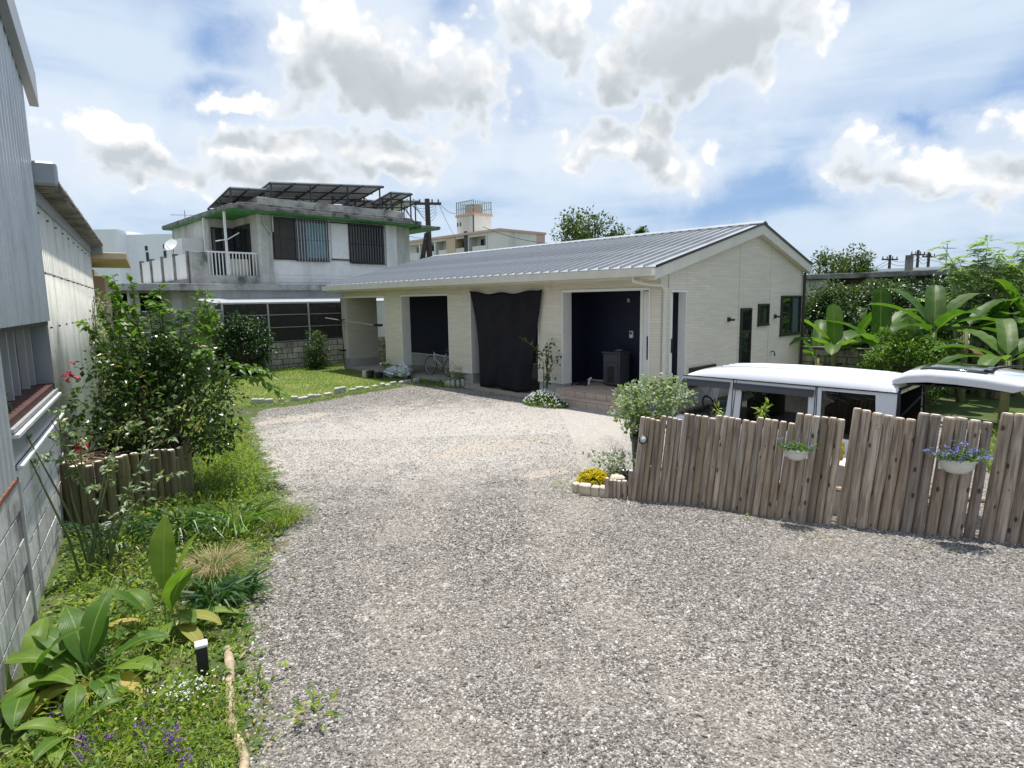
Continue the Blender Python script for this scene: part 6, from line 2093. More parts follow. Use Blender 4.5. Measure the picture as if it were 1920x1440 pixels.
mat['litter'] = leaf_mat('brown_litter', (.10, .055, .03), (.26, .17, .09), .9, .1, tcol=(1, .9, .7))
# ================================================================ VEGETATION
def gp(px, py):
    q = pz(px, py)
    for _ in range(4):
        q = pz(px, py, float(gz(q.x, q.y)))
    return q


# ---- large bush in the log planter
bush = shrub('large_bush', 'large dense dark leaved bush growing out of the log planter on the left', 'bush', (-4.33, 7.45, .28), 1.60, (.95, .8), 70, 7600, .080, .048, 'leaf_bush', 'bark', low=.12, stemr=.014, csize=.19)
sb = MB(); PP = []; DD = []
for (dx, dy, z, bx) in ((-.45, .0, 2.45, -.1), (-.22, -.1, 2.10, 0), (.05, .1, 2.32, .1), (.12, .0, 2.15, .1), (.42, -.1, 2.02, .2), (-.65, 0, 2.05, -.2), (1.28, .3, 1.18, .3), (1.42, .35, .92, .4), (.75, -.3, 1.55, .3), (-.1, -.5, 1.9, 0), (-.55, .1, 2.25, -.1), (-.35, .2, 2.42, -.15), (.2, -.2, 2.1, .05), (-.05, 0, 2.2, 0), (.6, 0, 1.85, .2), (-.8, -.1, 1.9, -.3)):
    a = Vector((bx, 0, .7)); b = Vector((dx, dy, z)); md = a.lerp(b, .55) + Vector((0, 0, .18 if z > 1.3 else .38))
    pts = [a, a.lerp(md, .5) + Vector((0, 0, .05)), md, md.lerp(b, .6) + Vector((0, 0, .03)), b]
    sb.tube(pts, [.012, .01, .008, .006, .003], 5)
    for k in range(46):
        t_ = .35 + .65 * k / 46
        i = min(3, int(t_ * 4)); f_ = t_ * 4 - i
        q = pts[i].lerp(pts[i + 1], f_)
        PP.append(q + Vector((RNG.normal(0, .02), RNG.normal(0, .02), RNG.normal(0, .02)))); s = 1 if k % 2 else -1
        d_ = (pts[i + 1] - pts[i]).normalized()
        sd_ = d_.cross(Vector((0, .3, 1))).normalized()
        DD.append(sd_ * s + d_ * .5 + Vector((RNG.normal(0, .3), RNG.normal(0, .3), -.5 + RNG.normal(0, .3))))
sb.build('long_shoot', mat['stem'], bush)
o = link('shoot_leaf', leaves_mesh('shoot_leaf', np.array(PP), np.array(DD), RNG.uniform(.08, .14, len(PP)), RNG.uniform(.055, .08, len(PP)), mat['leaf_mid']), bush); o['kind'] = 'stuff'
petals(bush, 'blossom', 'fl_red', [(-.52 + RNG.normal(0, .04), -.75 + RNG.normal(0, .03), .52 + RNG.normal(0, .03)) for _ in range(16)] + [(-.75 + RNG.normal(0, .05), -.4 + RNG.normal(0, .03), 1.25 + RNG.normal(0, .06)) for _ in range(10)], .045, 5)

# ---- rose by the shed wall
rose = thing('climbing_rose', 'spindly rose with bare arching stems against the shed block wall', 'rose', (-3.62, 4.95, 0))
sb = MB(); PP = []; DD = []
rr = random.Random(4)
ends = [(-.42, -.2, 1.72), (-.30, -.35, 1.80), (-.15, .05, 1.55), (-.05, .1, 1.3), (.25, .5, 1.35), (.45, .7, 1.15), (.15, .2, 1.05), (.62, .5, .85), (.35, .1, .75), (-.1, -.1, 1.45), (.55, .9, 1.5)]
for k, e in enumerate(ends):
    a = Vector((rr.uniform(-.06, .12), rr.uniform(-.08, .08), -.02)); b = Vector(e)
    m1 = a.lerp(b, .35) + Vector((rr.uniform(-.05, .08), rr.uniform(-.05, .05), .22)); m2 = a.lerp(b, .75) + Vector((rr.uniform(-.06, .06), 0, .20))
    pts = [a, a.lerp(m1, .5) + Vector((.02, 0, .05)), m1, m1.lerp(m2, .5), m2, b]
    sb.tube(pts, [.011, .010, .008, .006, .005, .003], 5)
    for j in range(9):
        t_ = .55 + .45 * j / 9; i = min(4, int(t_ * 5)); q = pts[i].lerp(pts[i + 1], t_ * 5 - i)
        dr_ = Vector((rr.uniform(-1, 1), rr.uniform(-1, 1), rr.uniform(-.4, .6))).normalized()
        sb.tube([q, q + dr_ * .07], .002, 3)
        for m_i in range(5):
            PP.append(q + dr_ * (.03 + .02 * (m_i // 2))); DD.append(dr_ * .6 + Vector((rr.uniform(-1, 1), rr.uniform(-1, 1), rr.uniform(-.5, .4))))
sb.build('stem', mat['stem'], rose)
o = link('foliage', leaves_mesh('foliage', np.array(PP), np.array(DD), RNG.uniform(.045, .075, len(PP)), RNG.uniform(.03, .045, len(PP)), mat['leaf_grey']), rose); o['kind'] = 'stuff'

vine = thing('wall_vine', 'thin half bare vine climbing the white corrugated wall', 'vine', S0 + Matrix.Rotation(SRZ, 3, 'Z') @ Vector((7.2, -.12, 0)), SRZ)
sb = MB(); PP = []
for k in range(26):
    x = RNG.uniform(-1.0, 1.3); z = 0; pts = [Vector((x, 0, .3))]
    for s in range(9):
        x += RNG.normal(0, .12); z = .3 + (s + 1) * RNG.uniform(.16, .25)
        pts.append(Vector((x, RNG.normal(0, .03) - .03, z)))
        if s > 1: PP += [pts[-1] + Vector((RNG.normal(0, .07), RNG.normal(0, .04) - .03, RNG.normal(0, .07))) for _ in range(7)]
    sb.tube(pts, .006, 3)
sb.build('stem', mat['bark'], vine)
o = link('foliage', leaves_mesh('foliage', np.array(PP), RNG.normal(0, 1, (len(PP), 3)), .06, .03, mat['leaf_grey']), vine); o['kind'] = 'stuff'

# ---- weeds of the left bed (countless): leaves, blades
BED = [(-1.28, 2.2), (-1.30, 2.9), (-1.62, 3.6), (-1.98, 4.2), (-2.2, 5.0), (-2.38, 6.0), (-2.75, 7.0), (-3.2, 8.0), (-3.9, 9.3), (-4.5, 10.6), (-5.3, 12.3), (-6.6, 12.6), (-8.0, 12.0), (-5.2, 7.1), (-3.45, 4.2), (-2.3, 2.2)]
x, y = in_poly(62000, BED)
w = np.clip(poly_sd(x, y, BED) / .5, 0, 1)
keep = RNG.random(len(x)) < np.clip(1.3 - (np.hypot(x, y) - 3) / 14, .25, 1)
x, y, w = x[keep], y[keep], w[keep]
clump = .5 + .5 * np.sin(x * 5.1 + 1.3 * np.sin(y * 3.3)) * np.sin(y * 4.3 + 1.7 * np.sin(x * 2.9))
x = x + RNG.normal(0, .08, len(x)) * (1 - w)
hgt = (.03 + .19 * clump * w) * RNG.uniform(.15, 1.3, len(x))
P = np.stack([x, y, gz(x, y) + hgt], -1)
D = RNG.normal(0, 1, P.shape) + [0, 0, .35]
sz = RNG.uniform(.018, .055, len(x)) * (.7 + .6 * clump)
tag(link('weeds', leaves_mesh('weeds', P, D, sz, sz * RNG.uniform(.35, .7, len(x)), mat['leaf_weed'])), 'low leafy weeds covering the bed along the left shed', 'weeds', kind='stuff')
x, y = in_poly(26000, BED)
w = np.clip(poly_sd(x, y, BED) / .4, .15, 1)
x = x + RNG.normal(0, .12, len(x)) * (1 - w)
P = np.stack([x, y, gz(x, y)], -1)
D = np.stack([RNG.normal(0, .45, len(x)), RNG.normal(0, .45, len(x)), np.ones(len(x))], -1)
ck = .5 + .5 * np.sin(x * 3.7 + 2) * np.sin(y * 2.9 + 1)
tag(link('grass_tufts', blades_mesh('grass_tufts', P, D, RNG.uniform(.07, .30, len(x)) * w * (.5 + ck), RNG.uniform(.003, .008, len(x)), mat['leaf_weed'], .8)), 'thin grass growing between the weeds of the left bed', 'grass', kind='stuff')
x, y = in_poly(5200, BED)
cl = (np.sin(x * 4.1 + 2 * np.sin(y * 1.9)) * np.sin(y * 3.1 + 1.1)) > -.1
x, y = x[cl], y[cl]
w = np.clip(poly_sd(x, y, BED) / .5, .2, 1)
P = np.stack([x, y, gz(x, y) + RNG.uniform(.03, .26, len(x)) * w], -1)
D = RNG.normal(0, 1, P.shape) * [1, 1, .5] + [0, 0, .15]
tag(link('broad_weeds', leaves_mesh('broad_weeds', P, D, RNG.uniform(.05, .11, len(x)), RNG.uniform(.025, .05, len(x)), mat['leaf_mid'])), 'broader leaved weeds standing among the grass of the left bed', 'weeds', kind='stuff')
# brighter taller weeds by the gravel edge below the bush
ST = [(-3.0, 6.9), (-3.35, 7.9), (-4.0, 9.2), (-4.7, 10.3), (-5.2, 10.0), (-4.3, 8.3), (-3.7, 7.0)]
x, y = in_poly(16000, ST)
P = np.stack([x, y, gz(x, y) + RNG.random(len(x)) ** 1.3 * .38 * (.4 + .6 * np.clip(poly_sd(x, y, ST) / .3, 0, 1))], -1)
D = RNG.normal(0, 1, P.shape) + [0, 0, .8]
tag(link('bright_weeds', leaves_mesh('bright_weeds', P, D, RNG.uniform(.03, .075, len(x)), RNG.uniform(.010, .022, len(x)), mat['leaf_weed'])), 'taller yellow green weeds at the gravel edge below the large bush', 'weeds', kind='stuff')
# sparse weeds out on the gravel edge
x, y = in_poly(9000, [(-1.0, 2.3), (-1.2, 3.0), (-1.45, 3.7), (-1.8, 4.8), (-2.0, 6.2), (-2.7, 7.9), (-4.1, 10.2), (-4.6, 10.4), (-3.3, 8.0), (-2.5, 6.2), (-2.3, 5.0), (-1.85, 3.9), (-1.4, 2.8), (-1.3, 2.3)])
k = (np.sin(x * 9 + 3 * np.sin(y * 4)) * np.sin(y * 8 + 2)) > .35
x, y = x[k], y[k]
P = np.stack([x, y, gz(x, y) + RNG.random(len(x)) * .03], -1)
tag(link('edge_weeds', leaves_mesh('edge_weeds', P, RNG.normal(0, 1, P.shape) + [0, 0, .5], RNG.uniform(.015, .04, len(x)), RNG.uniform(.006, .016, len(x)), mat['leaf_weed'])), 'tiny scattered weeds creeping from the bed onto the gravel', 'weeds', kind='stuff')
x, y = in_poly(9000, BED)  # dark leaf clumps added to imitate the shadows between the weeds
cl = (np.sin(x * 3.3 + 1.5 * np.sin(y * 2.7 + 1)) * np.sin(y * 3.9)) > .0
x, y = x[cl], y[cl]
w = np.clip(poly_sd(x, y, BED) / .5, .1, 1)
P = np.stack([x, y, gz(x, y) + RNG.uniform(.02, .22, len(x)) * w], -1)
tag(link('shade_leaves', leaves_mesh('shade_leaves', P, RNG.normal(0, 1, P.shape) + [0, 0, .3], RNG.uniform(.03, .075, len(x)), RNG.uniform(.015, .035, len(x)), mat['leaf_dark'])), 'patches of dark leaves added to imitate shadow gaps in the left bed', 'weeds', kind='stuff')
# fallen dry litter in the bed
x, y = in_poly(2600, BED)
P = np.stack([x, y, gz(x, y) + .015], -1)
D = RNG.normal(0, 1, P.shape) * [1, 1, .15]
tag(link('leaf_litter', leaves_mesh('leaf_litter', P, D, RNG.uniform(.03, .09, len(x)), RNG.uniform(.01, .025, len(x)), mat['straw'])), 'dry fallen leaves lying between the weeds', 'leaf litter', kind='stuff')


t_ = RNG.uniform(0, 1, 900)
fx = 1.2 + t_ * 4.6; fy = np.interp(fx, FX, FY) - np.abs(RNG.normal(.03, .16, 900))
kk = RNG.random(900) < .35 + .65 * (np.sin(fx * 3.1) > .2)
P = np.stack([fx[kk], fy[kk], np.full(kk.sum(), .012)], -1)
tag(link('leaf_litter', leaves_mesh('leaf_litter', P, RNG.normal(0, 1, P.shape) * [1, 1, .2], RNG.uniform(.012, .035, len(P)), RNG.uniform(.006, .014, len(P)), mat['litter'])), 'brown dead leaves blown against the foot of the log fence', 'leaf litter', kind='stuff')


def broad_plant(name, label, cat, loc, leaves, group=None):
    t = thing(name, label, cat, loc, group=group)
    for i, (az_, el_, L, Wd, dr_, mt, stalk) in enumerate(leaves):
        leaf_obj(t, mat[mt], (RNG.normal(0, .02), RNG.normal(0, .02), 0), L=L, Wd=Wd, elev=math.radians(el_), droop=dr_, az=math.radians(az_), stalk=stalk, fold=.22, wave=.10, seed=i * 7 + int(L * 100), nseg=9)
    return t


G, Yl = 'leaf_ginger', 'leaf_yellow'
broad_plant('ginger_plant', 'tall broad leaved plant with upright glossy leaves in the middle of the left bed', 'plant', (-2.52, 4.12, .04),
            [(95, 86, .50, .19, .3, G, .30), (20, 80, .50, .21, .5, G, .26), (-30, 72, .44, .20, .7, G, .20), (200, 68, .34, .12, 1.0, G, .2), (-60, 50, .30, .15, 1.5, G, .14), (-30, 50, .26, .13, 1.4, G, .2), (160, 60, .34, .11, 1.5, G, .16),
             (-10, 42, .34, .11, 1.5, Yl, .22), (-35, 32, .34, .10, 1.5, Yl, .22), (210, 42, .3, .1, 1.7, Yl, .15), (-75, 45, .3, .11, 1.6, G, .12), (10, 24, .42, .10, .9, G, .14)], 'broad leaved plants in the left bed')
broad_plant('ginger_plant', 'low spreading broad leaved plant with yellowing tips near the bottom left', 'plant', (-2.62, 3.48, .04),
            [(165, 55, 0.47, 0.156, 1.3, G, .12), (190, 48, 0.50, 0.156, 1.5, G, .14), (140, 70, 0.42, 0.169, 1.1, G, .14), (230, 40, 0.42, 0.156, 1.5, G, .12), (-10, 45, 0.38, 0.143, 1.5, G, .14), (-40, 40, 0.35, 0.156, 1.6, G, .1), (20, 55, 0.38, 0.143, 1.4, G, .16),
             (-70, 35, 0.35, 0.130, 1.7, Yl, .08), (250, 35, 0.38, 0.130, 1.7, Yl, .06), (110, 65, 0.35, 0.130, 1.2, G, .16), (-25, 30, 0.38, 0.117, 1.2, Yl, .14), (200, 30, 0.42, 0.117, 1.4, Yl, .14), (90, 75, 0.40, 0.156, .9, G, .18)], 'broad leaved plants in the left bed')
broad_plant('ginger_plant', 'broad leaved plant cut by the left edge, at the foot of the block wall', 'plant', (-2.92, 3.36, .03),
            [(60, 60, 0.40, 0.143, 1.3, G, .1), (-20, 55, 0.40, 0.143, 1.5, G, .12), (-60, 45, 0.40, 0.143, 1.6, G, .12), (10, 70, 0.42, 0.143, 1.0, G, .14), (110, 66, 0.40, 0.130, 1.2, G, .14), (-95, 38, 0.42, 0.130, 1.7, Yl, .1), (180, 60, 0.35, 0.130, 1.2, G, .1)], 'broad leaved plants in the left bed')
broad_plant('ginger_plant', 'small broad leaved seedling clump at the very bottom left', 'plant', (-2.38, 2.98, .03),
            [(200, 55, 0.28, 0.104, 1.3, G, .06), (120, 60, 0.28, 0.104, 1.2, G, .06), (40, 55, 0.28, 0.091, 1.4, G, .06), (-60, 45, 0.26, 0.091, 1.5, G, .05), (270, 50, 0.28, 0.104, 1.4, G, .05)], 'broad leaved plants in the left bed')


def strap_clump(label, loc, n, L, Wd, mt, spread=.6, bend=.9, r=.06, name='strap_plant', cat='plant', group=None):
    t = thing(name, label, cat, loc, group=group)
    a = RNG.uniform(0, 6.283, n)
    P = np.stack([np.cos(a) * r * RNG.random(n), np.sin(a) * r * RNG.random(n), np.zeros(n)], -1)
    D = np.stack([np.cos(a) * spread * RNG.uniform(.3, 1.4, n), np.sin(a) * spread * RNG.uniform(.3, 1.4, n), np.ones(n)], -1)
    o = link('foliage', blades_mesh('foliage', P, D, L * RNG.uniform(.6, 1.2, n), Wd * RNG.uniform(.7, 1.2, n), mat[mt], bend), t)
    o['kind'] = 'stuff'
    return t


strap_clump('rounded tuft of dry straw coloured grass beside the upright broad leaves', (-2.55, 4.95, .03), 620, .36, .0035, 'straw', .7, .7, .12, 'straw_tuft', 'grass tuft')
strap_clump('green under half of the dry grass tuft', (-2.50, 4.80, .03), 260, .30, .008, 'leaf_mid', .8, .8, .12, 'grass_tuft', 'grass tuft')
strap_clump('dark green strap leaved clump right of the upright broad leaves', (-2.30, 4.42, .03), 70, .34, .028, 'blade_dark', .8, 1.0, .07, group='strap leaved clumps')
strap_clump('dark strap leaved clump below the straw tuft, against the gravel', (-2.18, 4.62, .03), 50, .28, .024, 'blade_dark', .9, 1.0, .06, group='strap leaved clumps')
strap_clump('long arching strap leaves at the foot of the log planter', (-3.35, 5.85, .03), 120, .55, .022, 'blade_dark', .8, 1.1, .16, group='strap leaved clumps')
strap_clump('arching strap leaves reaching out from the bed to the gravel', (-2.85, 5.95, .03), 90, .55, .020, 'leaf_mid', .9, 1.0, .14, group='strap leaved clumps')
strap_clump('dark strap leaves between the planter and the block wall', (-3.75, 5.5, .03), 90, .42, .018, 'blade_dark', .8, 1.1, .16, group='strap leaved clumps')
strap_clump('light green grass clump hanging over the gravel edge', (-2.45, 6.3, .02), 260, .34, .006, 'leaf_weed', .9, .9, .14, 'grass_tuft', 'grass tuft')
# fern fronds
fe = thing('fern', 'dark fern fronds in front of the log planter', 'fern', (-4.05, 5.75, .05))
for k in range(7):
    a0 = -2.6 + k * .45; PP = []; DD = []
    L = RNG.uniform(.38, .52)
    for s in range(26):
        t_ = s / 26; q = Vector((math.cos(a0) * L * t_, math.sin(a0) * L * t_, .45 * t_ * (1.25 - t_) * 1.6))
        sd_ = Vector((-math.sin(a0), math.cos(a0), 0))
        for sg_ in (-1, 1):
            PP.append(q); DD.append(sd_ * sg_ + Vector((math.cos(a0), math.sin(a0), 0)) * .3 + Vector((0, 0, -.15)))
    ll = np.repeat(.10 * np.sin(np.pi * (np.arange(26) / 26 * .9 + .1)), 2)
    fr_ = link('frond', leaves_mesh('frond', np.array(PP), np.array(DD), ll, .018, mat['leaf_dark'], fold=.05, droop=.1), fe); fr_['kind'] = 'stuff'

# flowers of the left bed
def flower_spike(label, loc, fm, n, group, h=.16, r=.04, name='flowering_plant'):
    t = thing(name, label, 'flowers', loc, group=group)
    C = np.stack([RNG.normal(0, r, n), RNG.normal(0, r, n), RNG.uniform(h * .55, h, n)], -1)
    petals(t, 'blossom', fm, C, .012, 4)
    m = n * 2
    C2 = np.stack([RNG.normal(0, r * 1.5, m), RNG.normal(0, r * 1.5, m), RNG.uniform(0, h * .8, m)], -1)
    o = link('foliage', leaves_mesh('foliage', C2, RNG.normal(0, 1, C2.shape) + [0, 0, .6], .028, .012, mat['leaf_weed']), t); o['kind'] = 'stuff'
    return t


pl_l = ['purple flower spike nearest the left edge, below the spreading broad leaves', 'purple flower cluster second from the left in the bottom row', 'small purple flower cluster between the two bottom left ones and the middle', 'purple flower cluster in the middle of the bottom bed', 'faint purple flower cluster right of the middle one', 'tall dense purple flower spike beside the edging log', 'purple flower cluster at the bottom edge, below the second one', 'purple flower cluster at the bottom edge beside the edging log', 'thin purple flowers just left of the tall dense spike']
for lb, (px, py, n) in zip(pl_l, ((102, 1346, 16), (157, 1386, 26), (206, 1389, 12), (262, 1367, 22), (311, 1365, 10), (326, 1396, 40), (150, 1418, 26), (346, 1419, 20), (279, 1402, 9))):
    q = pz(px, py, .15)
    flower_spike(lb, (q.x, q.y, .03), 'fl_purple', n, 'purple flowers in the left bed', .16 if n < 30 else .2, .022)
wl = ['white flower sprigs left of the garden light', 'white flower sprigs below the garden light', 'white flower sprigs right of the garden light', 'single white sprig lower in the bed']
for lb, (px, py, n) in zip(wl, ((325, 1300, 26), (362, 1300, 34), (395, 1285, 20), (324, 1345, 8))):
    q = pz(px, py, .13)
    flower_spike(lb, (q.x, q.y, .03), 'fl_white', n, 'white flowers in the left bed', .17, .05)
# denser bright ground cover at the bottom
x, y = in_poly(9000, [(-1.30, 2.3), (-1.42, 2.9), (-1.62, 3.35), (-1.85, 3.5), (-2.2, 3.35), (-2.5, 3.1), (-2.6, 2.6), (-2.3, 2.3)])
P = np.stack([x, y, gz(x, y) + RNG.random(len(x)) * .10], -1)
tag(link('ground_cover', leaves_mesh('ground_cover', P, RNG.normal(0, 1, P.shape) + [0, 0, .9], RNG.uniform(.02, .045, len(x)), RNG.uniform(.006, .012, len(x)), mat['leaf_weed'])), 'fine bright green ground cover at the bottom of the left bed', 'ground cover', kind='stuff')

# lone weeds in the gravel
def weed(label, px, py, n, h, r, mt='leaf_weed', wd=.014):
    q = gp(px, py)
    t = thing('weed', label, 'weed', (q.x, q.y, q.z), group='weeds in the gravel')
    C = np.stack([RNG.normal(0, r, n), RNG.normal(0, r, n), RNG.random(n) * h], -1)
    o = link('foliage', leaves_mesh('foliage', C, unit(C * [2, 2, 1] + [0, 0, .02]) + RNG.normal(0, .4, C.shape), h * RNG.uniform(.4, .8, n), wd, mat[mt]), t)
    return t


weed('leafy seedling weed standing in the gravel at the bottom, right of the edging log', 592, 1350, 34, .12, .05, wd=.022)
weed('weed by the gravel edge above the bottom seedling', 485, 1290, 26, .10, .05, wd=.022)
weed('tiny weed at the foot of the log fence below the smaller pot', 1398, 975, 12, .05, .02)
weed('small green and brown weed patch in front of the fence, right of the smaller pot', 1530, 1012, 60, .05, .10, wd=.008)
weed('small weed beside the stone edged corner bed', 1050, 912, 60, .10, .07, wd=.01)
weed('small weed at the right foot of the short logs', 1108, 928, 22, .06, .05)
weed('small weed patch at the far right foot of the fence', 1760, 1030, 24, .04, .12)
weed('fringe of grass creeping on the gravel beside the strap leaves', 525, 972, 130, .10, .14, wd=.008)
weed('tuft at the gravel corner beneath the drooping bush branch', 470, 826, 60, .12, .12, wd=.012)

# ---- lawn
x, y = in_poly(42000, LAWN)
P = np.stack([x, y, gz(x, y)], -1)
D = np.stack([RNG.normal(0, .35, len(x)), RNG.normal(0, .35, len(x)), np.ones(len(x))], -1)
tag(link('lawn_grass', blades_mesh('lawn_grass', P, D, RNG.uniform(.025, .06, len(x)), .010, mat['grass'], .5)), 'short sunlit grass of the lawn in front of the block wall', 'lawn', kind='stuff')
STR = [(-6.3, 14.0), (-5.2, 14.5), (-4.3, 15.8), (-3.5, 16.7), (-2.5, 17.7), (-1.2, 16.9), (-1.6, 16.5), (-2.7, 17.0), (-3.6, 15.9), (-4.6, 14.5), (-5.4, 13.9), (-6.4, 13.5)]
x, y = in_poly(9000, STR)
k = RNG.random(len(x)) < np.clip(poly_sd(x, y, STR) / .25, .1, 1)
x, y = x[k], y[k]
P = np.stack([x, y, gz(x, y)], -1)
D = np.stack([RNG.normal(0, .5, len(x)), RNG.normal(0, .5, len(x)), np.ones(len(x))], -1)
tag(link('verge_grass', blades_mesh('verge_grass', P, D, RNG.uniform(.05, .15, len(x)), .012, mat['leaf_weed'], .8)), 'rough grass strip between the lawn edging stones and the gravel', 'grass', kind='stuff')
STR2 = [(_c4.x, _c4.y), (-2.75, 17.95), (-3.2, 18.9), (-6.0, 21.8), (-5.6, 21.6), (-2.2, 18.1), (-1.0, 16.9)]
x, y = in_poly(4000, STR2)
P = np.stack([x, y, gz(x, y)], -1)
D = np.stack([RNG.normal(0, .5, len(x)), RNG.normal(0, .5, len(x)), np.ones(len(x))], -1)
tag(link('wall_grass', blades_mesh('wall_grass', P, D, RNG.uniform(.05, .16, len(x)), .014, mat['leaf_mid'], .8)), 'longer dark grass along the foot of the workshop', 'grass', kind='stuff')
x = RNG.uniform(-.1, 6.2, 2600) ; sp2 = gw(14.5, -4.4)
P = np.array([sp2.x, sp2.y, 0])[None] + np.outer(x, [GV.x, GV.y, 0]) + np.outer(RNG.uniform(-.05, .45, len(x)), [-GU.x, -GU.y, 0])
D = np.stack([RNG.normal(0, .5, len(x)), RNG.normal(0, .5, len(x)), np.ones(len(x))], -1)
tag(link('foot_grass', blades_mesh('foot_grass', P, D, RNG.uniform(.06, .2, len(x)), .014, mat['leaf_mid'], .8)), 'dark grass at the foot of the old block wall', 'grass', kind='stuff')
# grassy mound
mo = gp(392, 700)
n = 20; V = []; Q = []
for i in range(n + 1):
    for j in range(n + 1):
        a, b = -1 + 2 * i / n, -1 + 2 * j / n; r = math.hypot(a, b)
        V.append((mo.x + a * 1.5, mo.y + b * 1.2, .62 * max(0, 1 - r) ** .9 - .03))
Q = [(i * (n + 1) + j, (i + 1) * (n + 1) + j, (i + 1) * (n + 1) + j + 1, i * (n + 1) + j + 1) for i in range(n) for j in range(n)]
tag(link('soil_mound', np_mesh('soil_mound', V, quads=Q, smooth=True, mat=M('olive_cover', (.20, .20, .13), .9, var=.25, scale=5, bstr=.5))), 'low olive brown mound at the left end of the lawn', 'mound')

# ---- shrubs round the lawn and the workshop
shrub('round_shrub', 'dense dark shrub in front of the mesh screens at the left of the lawn', 'bush', (-9.0, 20.3, 0), 1.85, (.95, .9), 46, 4200, .13, .075, 'leaf_dark', low=.1, stemr=.03, csize=.2)
t_ = shrub('leafy_shrub', 'taller light green shoots beside the dark shrub at the lawn corner', 'bush', (-9.5, 19.2, 0), 2.45, (.5, .5), 10, 520, .17, .11, 'leaf_mid', low=.35, stemr=.02, csize=.15)
shrub('round_shrub', 'small rounded shrub against the block wall just left of the workshop', 'bush', (-6.95, 21.9, 0), 1.22, (.52, .5), 26, 2100, .10, .05, 'leaf_bush', low=.08, stemr=.02, csize=.22)
shrub('dark_shrub', 'dark shrub between the left shed and the white building', 'bush', (-12.6, 18.5, 0), 2.75, (.8, .8), 22, 2000, .16, .09, 'leaf_dark', low=.1, stemr=.03, csize=.2)
shrub('dark_shrub', 'wide dark shrub behind the large bush beside the left shed', 'bush', (-9.2, 14.2, 0), 1.9, (1.1, .9), 30, 2600, .11, .06, 'leaf_bush', low=.1, stemr=.03, csize=.22, flowers=('fl_red', 14, .07))
# small rose tree against the pillar
q = gp(1018, 751)
rt = thing('rose_bush', 'thin leggy rose leaning beside the black cloth in front of the workshop pillar', 'rose', (q.x, q.y, 0))
sb = MB(); PP = []; DD = []
for e, n_ in (((-.55, 0, 1.52), 14), ((.18, .05, 1.38), 60), ((.30, 0, .95), 26), ((.12, -.05, .62), 16), ((.42, 0, 1.1), 14), ((-.2, 0, 1.25), 12)):
    a = Vector((RNG.normal(.05, .03), 0, 0)); b = Vector(e); md = Vector((a.x * .5 + (b.x * .35 if b.x > 0 else .02), 0, b.z * .7))
    pts = [a, a.lerp(md, .5), md, b]
    sb.tube(pts, [.014, .011, .008, .004], 5)
    for k in range(n_):
        t1 = .45 + .55 * RNG.random(); i = min(2, int(t1 * 3)); c0 = pts[i].lerp(pts[i + 1], t1 * 3 - i)
        PP.append(c0 + Vector((RNG.normal(0, .05), RNG.normal(0, .05), RNG.normal(0, .05)))); DD.append(RNG.normal(0, 1, 3) + [0, 0, -.6])
sb.build('stem', mat['stem'], rt)
o = link('foliage', leaves_mesh('foliage', np.array(PP), np.array(DD), .11, .055, mat['leaf_bush']), rt); o['kind'] = 'stuff'
q = gp(1022, 760)
db = thing('daisy_bed', 'low mound of small white daisies beside the tiled steps', 'flowers', (q.x, q.y, 0), GA)
n = 1300
a = RNG.uniform(0, 6.28, n); r = RNG.random(n) ** .5
P = np.stack([r * np.cos(a) * .62, r * np.sin(a) * .34, (1 - r * r) * .30 * RNG.random(n) + .02], -1)
o = link('foliage', leaves_mesh('foliage', P, RNG.normal(0, 1, P.shape) + [0, 0, .6], .07, .028, mat['leaf_mid']), db); o['kind'] = 'stuff'
k = RNG.random(n) < .22
C = P[k] * [1, 1, 0] + np.stack([np.zeros(k.sum()), np.zeros(k.sum()), (1 - r[k] ** 2) * .30 + .05], -1)
petals(db, 'blossom', 'fl_white', C, .028, 5)
# stone ring planter by the third pillar
q = gp(858, 724)
rp = thing('ring_planter', 'little ring of white stones with shrubs at the foot of the pillar', 'planter', (q.x, q.y, 0))
for k in range(9):
    a = math.pi + math.pi * 1.1 * k / 8 - .1
    o = MB().box(-.055, -.045, -.02, .055, .045, RNG.uniform(.14, .2), c=.018).build('stone', mat['white_stone'], rp)
    o.location = (.32 * math.cos(a), .2 * math.sin(a) + .12, 0); o.rotation_euler = (0, 0, a)
n = 330
P = np.stack([RNG.normal(.08, .22, n), RNG.normal(.12, .1, n), RNG.uniform(.1, .36, n)], -1)
o = link('foliage', leaves_mesh('foliage', P, RNG.normal(0, 1, P.shape) + [0, 0, .6], .07, .03, mat['leaf_mid']), rp); o['kind'] = 'stuff'
sb = MB()
for k in range(9): sb.tube([(RNG.normal(0, .08), .12, .1), (RNG.normal(0, .2), .12, .4), (RNG.normal(0, .45), .12, RNG.uniform(.5, .75))], .006, 3)
sb.build('bare_twig', mat['twig'], rp)
q = gp(668, 706)
sb = thing('small_pot', 'small pots and weeds at the corner of the leftmost bay', 'plant pot', (q.x + .55, q.y - .35, 0))
m_ = MB(); m_.lathe([(.001, 0), (.09, 0), (.13, .22), (.11, .22), (.1, .18), (.001, .18)], (0, 0, 0), 14); m_.lathe([(.001, 0), (.11, 0), (.14, .18), (.12, .18), (.001, .14)], (.3, -.15, 0), 14)
m_.build('pot', mat['black'], sb)
MB().lathe([(.001, 0), (.09, 0), (.10, .22), (.001, .22)], (-.2, .1, 0), 12).build('white_pot', mat['white_stone'], sb)
shrub('small_shrub', 'small wispy shrub at the foot of the first wide pillar', 'bush', gw(9.85, -.3, 0), .52, (.25, .2), 12, 320, .07, .03, 'leaf_mid', low=.1, stemr=.008, csize=.25)

